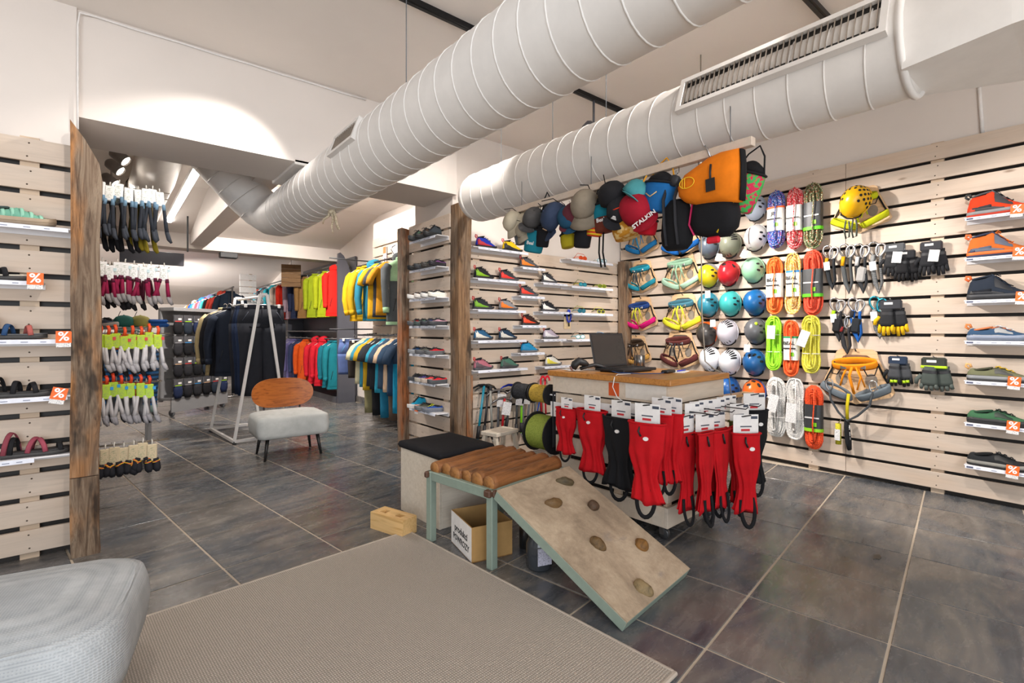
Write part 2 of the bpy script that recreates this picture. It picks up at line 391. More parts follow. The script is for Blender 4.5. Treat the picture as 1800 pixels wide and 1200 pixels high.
for k, (d_, x, y) in enumerate(cells[:300]):
    o = bpy.data.objects.new('tile', base_tile); COL.objects.link(o); o.parent = floor; o.location = (x, y, 0)
    o.rotation_euler = (0, 0, TA + PI * (k % 2))
rest = MB()
for d_, x, y in cells[300:]: rest.box((x, y, -.004), (TU - .009, TV - .009, .008), rot=(0, 0, TA))
if rest.v: tag(rest.build('far_tiles', mat('#55585c', 'tile'), floor), kind='stuff')

# ------------------------------------------------------------------ ducts
def helix(x, z, rad, y0, y1, pitch, n=28):
    m = int((y1 - y0) / pitch * n); return [(x + rad * math.cos(2 * PI * i / n), y0 + (y1 - y0) * i / m, z + rad * math.sin(2 * PI * i / n)) for i in range(m + 1)]
def grille(parent, ax, az, rad, ang, y0, y1, wdt, nb):
    n = Vector((-math.cos(ang), 0, math.sin(ang))); c = Vector((ax, (y0 + y1) / 2, az)) + n * (rad * .985)
    L = y1 - y0; mx = Matrix.Translation(c) @ Matrix.Rotation(-(PI / 2 - ang), 4, 'Y')   # local z = outward normal
    g = MB(); t = .022
    for s_ in (-1, 1):
        g.box((s_ * (wdt / 2 - t / 2), 0, 0), (t, L, .03)); g.box((0, s_ * (L / 2 - t / 2), 0), (wdt - 2 * t, t, .03))
    f = g.build('grille_frame', DUCT, parent); f.matrix_local = mx; t2 = .018
    b = MB().box((0, 0, -.004), (wdt - 2 * t, L - 2 * t, .004)).build('grille_back', mat('#1d1a18', 'plain'), f)
    bl = MB().box((0, 0, 0), (wdt - 2 * t, .0035, .012)); me = None
    for k in range(nb):
        o = bl.build('blade', mat('#b5aca2', 'metal', rough=.5), f, mesh=me, loc=(0, (k + .5) / nb * (L - 2 * t) - (L / 2 - t), .006), rot=(R(12), 0, 0)); me = o.data
D1X, D1Z, DR = 1.2, 2.215, .184
d1 = thing('air_duct', 'long white spiral duct running from the upper right corner to a bend under the beam', 'duct', (0, 0, 0), group='white ventilation ducts')
path = [(D1X, -.8, D1Z), (D1X, 1.5, D1Z), (D1X, 4.55, D1Z), (1.19, 4.72, D1Z + .01), (1.16, 4.86, 2.25), (1.09, 4.96, 2.32), (.98, 5.0, 2.43), (.62, 5.02, 2.82), (.45, 5.02, 3.0)]
MB().tube(path, DR, 36, up=(1, 0, 0), caps=False).build('duct_pipe', DUCT, d1)
MB().tube(helix(D1X, D1Z, DR + .0005, -.8, 4.6, .13), .0035, 5).build('seam', DUCT, d1)
for i in range(6):
    q = i / 5; c = Vector(path[5]).lerp(Vector(path[7]), q * .9 + .05); dv = (Vector(path[7]) - Vector(path[6])).normalized()
    u = dv.cross(Vector((0, 1, 0))).normalized(); w_ = dv.cross(u)
    MB().tube([c + (u * math.cos(a) + w_ * math.sin(a)) * DR for a in [2 * PI * k / 24 for k in range(24)]], .004, 5, closed=True).build('seam_ring', DUCT, d1)
grille(d1, D1X, D1Z, DR, R(-40.7 + 40 + 20), 2.55, 2.92, .135, 12)
MB().box((1.08, 4.0, 2.40), (.10, .62, .035), bev=.004).build('duct_bracket', DUCT, d1)
MB().tube([(D1X, 2.33, D1Z + DR), (D1X, 2.33, 3.0)], .003, 6).build('hanger_rod', GREY, d1)
D2X, D2Z = 2.27, 2.243
d2 = thing('air_duct', 'white spiral duct on the right with a rounded end above the climbing shoes', 'duct', (0, 0, 0), group='white ventilation ducts')
MB().tube([(D2X, .46, D2Z), (D2X, 1.6, D2Z), (D2X, 3.16, D2Z)], DR, 36, up=(1, 0, 0), caps=False).build('duct_pipe', DUCT, d2)
MB().lathe([(DR * math.cos(a), 3.16 + .17 * math.sin(a)) for a in [PI / 2 * k / 8 for k in range(9)]], 36, (D2X, 0, D2Z), 'y').build('end_cap', DUCT, d2)
MB().tube(helix(D2X, D2Z, DR + .0005, .5, 3.16, .13), .0038, 5).build('seam', DUCT, d2)
MB().tube([(D2X + DR * math.cos(a), .47, D2Z + DR * math.sin(a)) for a in [2 * PI * k / 32 for k in range(32)]], .013, 6, closed=True).build('collar_ring', DUCT, d2)
grille(d2, D2X, D2Z, DR, R(-24.65 + 44), .50, 1.31, .175, 34)
MB().lathe([(0, .464), (DR + .002, .464), (DR + .002, .475)], 32, (D2X, 0, D2Z), 'y').build('end_plate', DUCT, d2)
g = MB()
ra = [(2.12, .47, 2.10), (2.42, .47, 2.10), (2.42, .47, 2.42), (2.12, .47, 2.42)]
g.rings([ra, [(2.10, .2, 2.12), (2.62, .2, 2.12), (2.62, .2, 2.62), (2.10, .2, 2.62)], [(2.08, -.9, 2.12), (2.8, -.9, 2.12), (2.8, -.9, 2.7), (2.08, -.9, 2.7)]], smooth=False)
g.build('duct_box', DUCT, d2)
for yy in (1.9, 2.35, 2.9): MB().tube([(D2X, yy, D2Z + DR), (D2X, yy, 3.0)], .0025, 6).build('hanger_rod', GREY, d2)
d3 = thing('air_duct', 'white duct in the back room beside the linear light', 'duct', (0, 0, 0), group='white ventilation ducts')
MB().tube([(.42, 5.9, 3.0), (.40, 6.05, 2.9), (.38, 6.4, 2.8), (.36, 6.8, 2.77), (.36, 8.9, 2.77)], .19, 28, up=(1, 0, 0), caps=False).build('duct_pipe', DUCT, d3)
for i in range(9): MB().tube([(.36 + .19 * math.cos(a), 6.8 + i * .25, 2.77 + .19 * math.sin(a)) for a in [2 * PI * k / 24 for k in range(24)]], .004, 5, closed=True).build('seam_ring', DUCT, d3)
MB().box((.185, 7.0, 2.86), (.02, .22, .07), rot=(0, R(30), 0)).build('vent_slot', DARK, d3)

# ceiling tracks, lamps, cables
RAILM = mat('#3a3a3c', 'metal', rough=.4)
def rail(x0, x1, y, lab):
    t = thing('ceiling_track', lab, 'lamp track', ((x0 + x1) / 2, y, 2.985), group='dark ceiling tracks')
    MB().box((0, 0, 0), (x1 - x0, .036, .03)).build('track_profile', RAILM, t)
    MB().box((0, 0, -.016), (x1 - x0 - .02, .012, .004)).build('track_slot', BLACK, t)
rail(.7, 2.02, 2.42, 'dark ceiling track between the beam and the long duct')
rail(2.06, 4.0, 2.55, 'dark ceiling track between the two big ducts')
rail(1.5, 3.6, 1.05, 'short dark ceiling track seen above the long vent grille')
GLOW = mat('#fff4e6', 'emit', e=14)
def lamp(loc, target, power, lab, ang=75, size=.05, hl=.12, body='#55555a', blend=.5):
    loc = Vector(loc); q = (Vector(target) - loc).to_track_quat('-Z', 'Y')
    t = thing('track_spotlight', lab, 'spotlight', loc, rot=q.to_euler(), group='spotlights on the ceiling tracks')
    b = mat(body, 'plain', rough=.4)
    MB().lathe([(.028, .1), (size * .95, .08), (size, .06), (size, -hl * .4), (size * .93, -hl * .4), (size * .9, -.03)], 20).build('lamp_body', b, t)
    MB().lathe([(0, 0), (size * .9, 0)], 20, (0, 0, -.034)).build('lamp_glass', GLOW, t)
    top = q.inverted() @ Vector((0, 0, 1))
    MB().tube([top * .04, top * (2.97 - loc.z if loc.z < 2.9 else .1)], .01, 6).build('lamp_stem', b, t)
    if power:
        spot('lamp_beam', loc + (q @ Vector((0, 0, -hl * .4 - .045))), target, power, ang, blend)
lamp((2.9, 2.55, 2.72), (4.73, 1.75, 1.0), 150, 'track spotlight aimed at the ropes on the right wall', 68, blend=.3)
lamp((3.2, 2.55, 2.72), (4.73, .75, .9), 130, 'track spotlight aimed at the boots and gloves on the right wall', 66, blend=.3)
lamp((3.55, 2.55, 2.84), (4.73, 2.9, .9), 90, 'track spotlight aimed at the helmets and harnesses', 70, blend=.3)
lamp((2.7, .6, 2.84), (3.5, 3.7, .9), 170, 'track spotlight aimed at the climbing shoe wall', 62, blend=.3)
lamp((2.2, .5, 2.84), (1.9, 3.9, .9), 70, 'track spotlight aimed at the stool and the small shoes', 60, blend=.4)
lamp((2.6, .45, 2.84), (4.73, .0, .9), 80, 'track spotlight aimed at the hiking shoes beside the frame edge', 72, blend=.3)
lamp((1.72, 2.42, 2.88), (2.34, 3.75, 1.75), 55, 'track spotlight hidden behind the long duct aimed at the old posts', 80, blend=.8)
lamp((.3, 1.6, 2.84), (-.5, 3.62, 1.1), 42, 'track spotlight aimed at the sandal shelves on the left', 105, blend=1.0)
lamp((-.1, 1.0, 2.84), (.9, 2.6, .0), 35, 'track spotlight aimed at the rug', 80, blend=1.0)
for px, py, lab, pw in ((214, 278, 'topmost of the three grey spotlights behind the charred post', 60), (205, 296, 'middle one of the three grey spotlights behind the charred post', 60), (196, 319, 'lowest of the three grey spotlights behind the charred post', 60)):
    p = onZ(px, py, 2.76); lamp(p, p + Vector((1.0, -.5, -.9)), pw * .4, lab, 95, .052, .12, '#7d7672')
ll = thing('linear_light', 'bright linear ceiling light in the back room', 'ceiling light', (.68, 7.4, 2.76))
MB().box((0, 0, .03), (.075, 3.5, .05)).build('light_housing', WHITE, ll)
MB().box((0, 0, 0), (.068, 3.48, .015)).build('light_tube', mat('#fff8f0', 'emit', e=16), ll)
MB().tube([(0, -1.4, .05), (0, -1.4, .24)], .004, 6).build('suspension', GREY, ll); MB().tube([(0, 1.4, .05), (0, 1.4, .24)], .004, 6).build('suspension', GREY, ll)
spot('back_spot', (1.6, 6.0, 2.95), (2.96, 6.2, 1.2), 170, 120); spot('back_spot', (1.5, 8.2, 2.95), (2.7, 9.0, 1.4), 135, 130)
spot('back_spot', (.6, 12.2, 2.1), (1.4, 13.5, 1.2), 420, 160, 1.0); spot('back_spot', (-1.2, 10.2, 2.4), (-.4, 12.5, 1.0), 300, 150, 1.0); spot('back_spot', (1.6, 6.4, 2.9), (.9, 8.6, .8), 300, 130)  # bare fill spots without fixtures, added to brighten the back room and gondola
spot('pier_spot', (1.0, 4.45, 2.9), (2.33, 4.05, 1.1), 80, 90); spot('sock_spot', (.9, 3.1, 2.9), (.1, 3.95, 1.3), 60, 80)
cb = [(-.125, 3.655, z) for z in (2.32, 2.6, 2.9)] + [(-.118, 3.66, 2.97)] + [(-.05 + i * .2, 3.68, 2.985 - .004 * (i % 2)) for i in range(9)]
tag(MB().tube(cb, .005, 6).build('wall_cable', WHITE), 'thin white cable clipped along the top edge of the beam', 'cable')
tag(MB().tube([(4.785, .62, 3.0), (4.785, .60, 2.59)], .012, 6).build('wall_cable', WHITE), 'white cable dropping from the ceiling to the right slat wall', 'cable')
tag(MB().box((1.5, 8.98, 2.40), (.25, .14, .09), bev=.01).build('ceiling_speaker', DARK), 'small dark box under the far beam above the jackets', 'speaker')
pb = onY(210, 437, 8.3); pe = onY(323, 468, 8.3)
sg = thing('hanging_sign', 'glossy dark panel hanging in the back room behind the socks', 'sign', ((pb.x + pe.x) / 2, 8.3, (pb.z + pe.z) / 2))
MB().box((0, 0, 0), (pe.x - pb.x, .08, pb.z - pe.z), bev=.004).build('panel_board', mat('#3a3a42', 'gloss', rough=.25), sg)
for s_ in (-.4, .4): MB().box((s_, 0, .42), (.02, .02, .6)).build('panel_strut', DARK, sg)

# ------------------------------------------------------------------ slat walls, posts
def slat_wall(lab, loc, rz, length, z0, gap0, pitch, n, battens, top_h=.12, sh=.119, name='slat_wall', joints=()):
    t = thing(name, lab, 'slat wall', (loc[0], loc[1], 0), rz, group='pallet style slat walls')
    me = {}
    for k in range(n):
        zc = gap0 - pitch / 2 + k * pitch
        cuts = [0] + list(joints) + [length]
        for a, b in zip(cuts[:-1], cuts[1:]):
            L = b - a - .003
            key = round(L, 3)
            o = MB().box((0, 0, 0), (L, .02, sh), bev=.0015).build('slat', PINE, t, mesh=me.get(key)); me[key] = o.data
            o.location = ((a + b) / 2, .010, zc); o.rotation_euler = (0, 0, PI * (k % 2))
    zt = gap0 - pitch + n * pitch
    MB().box((length / 2, .0575, zt / 2), (length, .002, zt)).build('dark_lining', mat('#2a2420', 'plain'), t)  # dark sheet added behind the slats so the gaps come out dark
    for x in battens: MB().box((x, .0385, zt / 2), (.075, .035, zt)).build('batten', PINE_B, t)
    sc = MB()
    for k in range(n):
        for x in battens:
            for dz in (-.035, .035): sc.lathe([(.0045, 0), (0, -.0008)], 6, (x + rnd.uniform(-.01, .01), -.0003, gap0 - pitch / 2 + k * pitch + dz), 'y')
    tag(sc.build('screws', mat('#7d7268', 'metal', rough=.5), t), kind='stuff')
    return t
# left: local x runs to the right along +X
slat_wall('pale slat wall on the left holding the sandals', (-2.2, YL, 0), 0, 2.06, .035, .168, .1467, 15, (.12, 1.02, 1.885), name='slat_wall')
slat_wall('long pale slat wall on the right holding helmets, ropes and hiking shoes', (XR, 3.74, 0), WR, 4.6, .035, .168, .1426, 18, (.3, 1.25, 2.07, 2.90, 3.8), joints=(2.32,))
slat_wall('pale slat wall in the middle holding the climbing shoes', (2.45, YS, 0), 0, 2.27, .08, .077, .1363, 15, (.17, .92, 1.5, 2.15))
slat_wall('narrow pale slat wall between two old posts with small shoes', (XK, 4.47, 0), WR, .76, .03, .163, .1385, 16, (.1, .66))
slat_wall('pale slat wall behind the t-shirts and the mint hoodie', (XC, 6.78, 0), WR, 2.2, .03, .163, .1385, 18, (.2, 1.1, 2.0))
def post(lab, corners, h, top, seed, hexc='#a8622c', w=None, split=None, cat='wooden post'):
    t = thing('timber_post', lab, cat, (corners[0], corners[1], 0), group='old timber posts')
    dx, dy = corners[2], corners[3]; r2 = random.Random(seed); n = 26
    def ring(z, k, seed2=0):
        wob = .010 * mnoise.noise((seed * 3.1, z * 1.7, 0)); wb2 = .014 * mnoise.noise((seed * 5.1, z * 2.3, 4))
        pts = []
        for (sx, sy) in ((-1, -1), (0, -1.04), (1, -1), (1.04, 0), (1, 1), (0, 1.03), (-1, 1), (-1.03, 0)):
            pts.append((sx * dx / 2 * (1 + .05 * mnoise.noise((sx, z * 3, seed))) + wob + (wb2 if sx > 0 else 0), sy * dy / 2, z))
        return pts
    def body(z0, z1, slope):
        zs = [z0 + (z1 - z0) * i / n for i in range(n + 1)]; rr = [ring(z, 0) for z in zs]
        rr[-1] = [(x, y, z - slope * max(0, x / dx + .4)) for x, y, z in rr[-1]]; rr[-2] = [(x, y, min(z, z1 - slope * max(0, x / dx + .4) - .02)) for x, y, z in rr[-2]]
        rr[-3] = [(x, y, min(z, z1 - slope * max(0, x / dx + .4) - .04)) for x, y, z in rr[-3]]; rr[-4] = [(x, y, min(z, z1 - slope * max(0, x / dx + .4) - .06)) for x, y, z in rr[-4]]
        return MB().rings(rr, smooth=False)
    if split:
        body(0, split, 0).build('lower_beam', mat(hexc, 'rustic'), t); body(split + .004, h, top).build('upper_beam', mat(hexc, 'rustic'), t)
    else: body(0, h, top).build('beam', mat(hexc, 'rustic'), t)
    return t
post('tall charred post with a slanted top beside the sandal wall', (-.088, 3.545, .12, .13), 2.31, .24, 3, '#c07f3e', split=.42)
post('tall weathered grey brown post between the small shoes and the climbing shoes', (2.40, 3.64, .13, .13), 2.30, .1, 5, '#8f6a45', split=None)
MB_ = MB().box((0, 0, .36), (.06, .02, .7)).build('patch_board', mat('#a8622c', 'rustic'), bpy.data.objects['timber_post.001'], loc=(.04, -.075, .1))
post('reddish brown post at the far edge of the small shoe wall', (XK - .02, 4.53, .1, .1), 2.22, .02, 8, '#b5662c')
post('brown corner post between the climbing shoes and the harnesses', (4.66, 3.62, .11, .11), 2.0, .0, 11, '#9a6f48')

p = onX(583, 392, 1.2)
fq = thing('frayed_rope', 'frayed pale rope end dangling under the long duct near its bend', 'rope', (1.2, p.y, 2.03))
for k, (dx, dy, L) in enumerate(((0, 0, .16), (.02, .02, .12), (-.02, .03, .09), (.01, -.03, .14))):
    MB().tube([(dx * .3, dy * .3, .02), (dx + .01, dy, -L * .4), (dx * 2, dy * 1.5, -L * .7), (dx * 2.5 + .01, dy * 2, -L)], [.010, .009, .007, .004], 6).build('strand', mat('#cdbfa6', 'rope', '#a8987c'), fq)
MB().ell((0, 0, -.01), (.022, .022, .018), 10, 6).build('knot', mat('#cdbfa6', 'rope', '#a8987c'), fq)
# ------------------------------------------------------------------ builders (front faces -y, x to the viewer's right, z up)
def lerp(a, b, t): return a + (b - a) * t
def pl(xs, ys, t):
    for i in range(len(xs) - 1):
        if t <= xs[i + 1]: return lerp(ys[i], ys[i + 1], max(0, (t - xs[i]) / (xs[i + 1] - xs[i])))
    return ys[-1]
def sq(a, b, t, e=2.6):
    c, s_ = math.cos(t), math.sin(t); return a * math.copysign(abs(c) ** (2 / e), c), b * math.copysign(abs(s_) ** (2 / e), s_)
SHOE = {  # stations along the shoe: half width, top height of the upper
    'low':   ([0, .06, .2, .38, .5, .65, .82, .93, 1], [.018, .033, .038, .038, .042, .048, .045, .034, .012], [.05, .080, .070, .074, .088, .068, .050, .041, .020]),
    'boot':  ([0, .06, .2, .38, .5, .65, .82, .93, 1], [.018, .034, .040, .040, .044, .049, .047, .036, .012], [.06, .130, .136, .160, .128, .084, .056, .044, .020]),
    'climb': ([0, .06, .2, .38, .5, .65, .82, .93, 1], [.012, .026, .032, .033, .036, .042, .038, .024, .008], [.060, .118, .122, .118, .104, .078, .052, .034, .014])}
def shoe(lab, loc, rz, kind='low', L=.29, upper='#333333', sole='#1c1c1e', mid=None, accent=None, toe=None, lace='#222222', lining='#222226', pull=None, group=None, tilt=0.0, name='hiking_shoe', cat='shoe', strap=None):
    t = thing(name, lab, cat, loc, rz, group)
    ts, hw, ht = SHOE[kind]; k = L / .29; st = .026 if kind != 'climb' else .010
    cl = .46 if kind != 'climb' else .42
    def xz(tt): return (tt - .5) * L
    def bot(tt): return (st if kind != 'climb' else st + .006) + (.010 * k * max(0, (tt - .8) / .2) ** 2 if kind != 'climb' else .004 * max(0, .25 - abs(tt - .45)))
    def section(tt, sc=1.0, top=None):
        w = pl(ts, hw, tt) * k * sc; h = (pl(ts, ht, tt) * k if top is None else top); b = bot(tt); hh = max(.004, h - b)
        out = []
        for i in range(15):
            a = PI * i / 14; cx, sy = math.cos(a), math.sin(a)
            nar = 1 - (.38 if tt < cl else .45) * sy ** 2 * (1 if tt < .6 else .6)
            out.append((xz(tt), -w * math.copysign(abs(cx) ** .55, cx) * nar, b + hh * sc * sy ** .72))
        return out
    def loft(name_, m, t0, t1, sc=1.0, n=14, topf=None, par=t):
        rr = [section(lerp(t0, t1, i / n), sc, None if topf is None else topf(lerp(t0, t1, i / n))) for i in range(n + 1)]
        return MB().rings(rr, closed=True).build(name_, m, par)
    up = loft('upper', mat(upper, 'fabric'), 0.0, 1.0, n=22)
    # sole: outline with wave
    so = []
    for i in range(20): tt = i / 19; so.append((xz(tt) * 1.02, -(pl(ts, hw, tt) * k * 1.07 + .001)))
    so += [(x, -y) for x, y in so[::-1]]
    n = len(so)
    def solering(z, sc): return [(x * (1 + (sc - 1) * .3), y * sc, z + (.012 * k * max(0, (x / L + .5 - .78) / .22) ** 2)) for x, y in so]
    if kind == 'climb':
        MB().rings([solering(0.001, .8), solering(.006, 1), solering(.013, 1.0), solering(.022, .93)]).build('sole', mat(sole, 'plain'), t)
    else:
        MB().rings([solering(.0, .93), solering(.010, 1.0), solering(.014, 1.0)]).build('outsole', mat(sole, 'plain'), t)
        MB().rings([solering(.014, .97), solering(.020, 1.02), solering(.034, .99), solering(.036, .95)]).build('midsole', mat(mid or sole, 'plain'), t)
    if toe: loft('toe_cap', mat(toe, 'plain'), .80, 1.0, 1.035, 6, lambda q: pl(ts, ht, q) * k * .82)
    if accent:
        loft('side_panel', mat(accent, 'plain'), .10 if kind != 'climb' else .04, .60 if kind != 'climb' else .66, 1.05, 10, lambda q: bot(q) + (pl(ts, ht, q) * k - bot(q)) * ((.62 - .3 * q) if kind != 'climb' else (1.03 - .80 * q)))
        if kind != 'climb':
            loft('rubber_rand', mat(toe or sole, 'plain'), 0.02, .98, 1.035, 16, lambda q: bot(q) + (pl(ts, ht, q) * k - bot(q)) * .26 + .004)
            for s_ in (-1, 1):
                fc = []
                for i in range(6):
                    q = lerp(cl - .02, .72, i / 5); zt_ = pl(ts, ht, q) * k; wv = pl(ts, hw, q) * k; fc.append([(xz(q), s_ * wv * .52, zt_ - .006), (xz(q), s_ * wv * .84, lerp(zt_, bot(q), .30)), (xz(q) + .004, s_ * wv * .99, lerp(zt_, bot(q), .56))])
                MB().rings(fc, closed=False, cap=(False, False)).build('eyelet_stay', mat(accent, 'plain'), t)
            for s_ in (-1, 1):
                for q0, q1, f0, f1 in ((.16, .44, .18, .78), (.36, .56, .16, .72), (.56, .74, .2, .74)):
                    st_ = []
                    for i in range(7):
                        q = lerp(q0, q1, i / 6); fr_ = lerp(f0, f1, i / 6); sec = section(q, 1.045); j = fr_ * 7; a_i = int(j); P0, P1 = Vector(sec[a_i]), Vector(sec[min(14, a_i + 1)]); pt = P0.lerp(P1, j - a_i); st_.append((pt.x, pt.y * -s_ * (-1 if True else 1) if s_ < 0 else -pt.y, pt.z))
                    MB().tube(st_, .005, 6, flat=(1, .5)).build('overlay', mat(lace if lace not in ('#222222', '#202024') else sole, 'plain'), t)
            if kind == 'boot': loft('ankle_band', mat(accent, 'fabric'), .03, .40, 1.03, 6, lambda q: pl(ts, ht, q) * k * .80)
        loft('heel_counter', mat(sole, 'plain'), 0.0, .14, 1.06, 4, lambda q: pl(ts, ht, q) * k * (.62 if kind != 'climb' else .42))
    # collar rim and dark opening
    zc = pl(ts, ht, .2) * k; a_, b_ = (.155 * L if kind != 'climb' else .15 * L), .026 * k
    ring = [(xz(.24) + a_ * math.cos(a), b_ * math.sin(a), zc + .004 + .010 * math.cos(a) * k) for a in [2 * PI * i / 18 for i in range(18)]]
    MB().tube(ring, .006 * k, 6, closed=True).build('collar', mat(lining, 'fabric'), t)
    MB().prism([(xz(.24) + a_ * .95 * math.cos(a), b_ * .95 * math.sin(a)) for a in [2 * PI * i / 16 for i in range(16)]], zc - .004, zc + .003, plane='xy').build('lining', mat('#0e0e10', 'fabric'), t)
    # tongue and laces
    z1, z2 = pl(ts, ht, cl - .02) * k, pl(ts, ht, .66) * k
    if strap is None:
        MB().rings([[(xz(q), y, pl(ts, ht, q) * k + dz) for y, dz in ((-.016 * k, -.006), (-.012 * k, .005), (.012 * k, .005), (.016 * k, -.006))] for q in (cl - .07, cl, .52, .6, .68)]).build('tongue', mat(upper if kind == 'climb' else lining, 'fabric'), t)
        lz = []
        for i in range(6 if kind != 'climb' else 5):
            q = lerp(cl + .0, .70, i / 5); s_ = 1 if i % 2 else -1; lz += [(xz(q), s_ * .019 * k, pl(ts, ht, q) * k + .004), (xz(q + .025), -s_ * .019 * k, pl(ts, ht, q + .025) * k + .005)]
        lz = [(x, y * 1.35, z + .002) for x, y, z in lz]
        MB().tube(lz, .0034 * k, 5).build('laces', mat(lace, 'fabric'), t)
        if kind != 'climb': MB().tube([(xz(cl), 0, z1 + .006), (xz(cl) + .01, -.018, z1 + .016), (xz(cl) + .026, -.022, z1 + .0), (xz(cl) + .004, -.004, z1 + .008), (xz(cl) - .005, .02, z1 + .014), (xz(cl) + .02, .026, z1 - .004)], .002, 5).build('lace_bow', mat(lace, 'fabric'), t)
    else:
        for q in strap[1]:
            pts = [(xz(q) + .012 * math.cos(a), -pl(ts, hw, q) * k * .98 * math.cos(a), bot(q) + (pl(ts, ht, q) * k - bot(q) + .004) * max(0, math.sin(a)) ** .7) for a in [PI * i / 10 for i in range(11)]]
            MB().tube(pts, .008 * k, 6, flat=(1, .3)).build('strap', mat(strap[0], 'fabric'), t)
    if pull:
        hz = ht[1] * k; MB().tube([(xz(.03), 0, hz - .01), (xz(-.03), 0, hz + .006), (xz(-.02), 0, hz + .024), (xz(.04), 0, hz + .022), (xz(.06), 0, hz)], .0045 * k, 6, flat=(1.6, .5)).build('pull_loop', mat(pull, 'plain'), t)
    if tilt: t.rotation_euler[1] = tilt
    return t
def sandal(lab, loc, rz, L=.27, foot='#3a3a3c', straps=(('#8a3f4a', .7), ), sole='#3b3a3a', closed=None):
    t = thing('sandal', lab, 'sandal', loc, rz, 'sandals on the left wall')
    hwf = lambda q: pl([0, .1, .35, .55, .75, .92, 1], [.02, .034, .032, .038, .047, .036, .012], q)
    out = [((i / 19 - .5) * L, -hwf(i / 19)) for i in range(20)]; out += [(x, -y) for x, y in out[::-1]]
    rr = lambda z, s_: [(x, y * s_, z + .012 * max(0, x / L + .5 - .75) * 4 * .5 + .006 * max(0, .25 - (x / L + .5)) * 3) for x, y in out]
    MB().rings([rr(0, .93), rr(.010, 1.02), rr(.020, 1.0)]).build('sole', mat(sole, 'plain'), t)
    MB().rings([rr(.020, .97), rr(.027, .95)]).build('footbed', mat(foot, 'plain'), t)
    k = 0
    for colr, q, dq, h in straps:
        w1, w2 = hwf(min(1, q)), hwf(min(1, max(0, q + dq)))
        pts = [((lerp(q, q + dq, i / 10) - .5) * L, -lerp(w1, w2, i / 10) * math.cos(PI * i / 10) * 1.02, .02 + h * max(0, math.sin(PI * i / 10)) ** .7) for i in range(11)]
        MB().tube(pts, .011, 6, flat=(.16, 1) if False else (1, .25), up=(1, 0, 0)).build('strap', mat(colr, 'fabric'), t)
    return t
def shelf(lab, loc, rz, L=.33, D=.12, tagx=None, tag_tilt=0.0, strip=(.0, 1.0), name='display_shelf', z_lip=.022, group='small white shoe shelves', brand=None):
    t = thing(name, lab, 'shelf', loc, rz, group)    # origin: left end of the shelf at the wall, top surface z=0
    MB().box((L / 2, -D / 2, -.004), (L, D, .008), bev=.002).build('shelf_plate', SHELFW, t)
    MB().box((L / 2, -.004, -.02), (L, .006, .03)).build('mount', SHELFW, t)
    s0, s1 = strip
    sp = MB().box(((s0 + s1) / 2 * L, -D - .003, -.012), (L * (s1 - s0), .005, z_lip), rot=(R(-12), 0, 0)).build('label_strip', mat('#dfe3ef', 'plain'), t)
    pr = MB()
    for a in (.2, .42, .62, .8): pr.box((s0 * L + L * (s1 - s0) * a, -D - .0066, -.0125), (.022 + .02 * ((a * 10) % 1), .001, .0035), rot=(R(-12), 0, 0))
    tag(pr.build('print', mat('#7c8399', 'plain'), sp), kind='stuff')
    if brand: MB().box((s0 * L + .025, -D - .0067, -.0125), (.034, .001, .011), rot=(R(-12), 0, 0)).build('brand_mark', mat('#4a506a', 'plain'), sp)
    if tagx is not None:
        g = MB().box((0, 0, 0), (.062, .002, .062)).build('percent_tag', ORANGE, t, loc=(tagx, -D - .012, .012), rot=(R(-6), tag_tilt, 0))
        text('%', .066, mat('#ffffff', 'plain'), g, (0, -.0018, .001), bold=.0012)
        MB().box((0, 0, -.042), (.058, .002, .022)).build('price_slip', CARD, g)
    return t
def header(t, w_, h, y, z, m=None, printm='#c8323a', n=0, hook=True, lean=0.0):
    c = MB().box((0, y, z), (w_, .0016, h), bev=.0006).build('header_card', m or WHITE, t)
    if n:
        p = MB()
        p.box((0, y - .0012, z - h * .12), (w_ * .45, .0006, h * .07)); b = MB().box((-w_ * .02, y - .0012, z - h * .3), (w_ * .35, .0006, h * .12)).build('red_print', mat(printm, 'plain'), c)
        tag(p.build('print', mat('#555a66', 'plain'), c), kind='stuff')
        MB().box((w_ * .33, y - .0012, z + h * .34), (w_ * .26, .0006, h * .14)).build('print_block', mat('#3f4656', 'plain'), c)
    return c
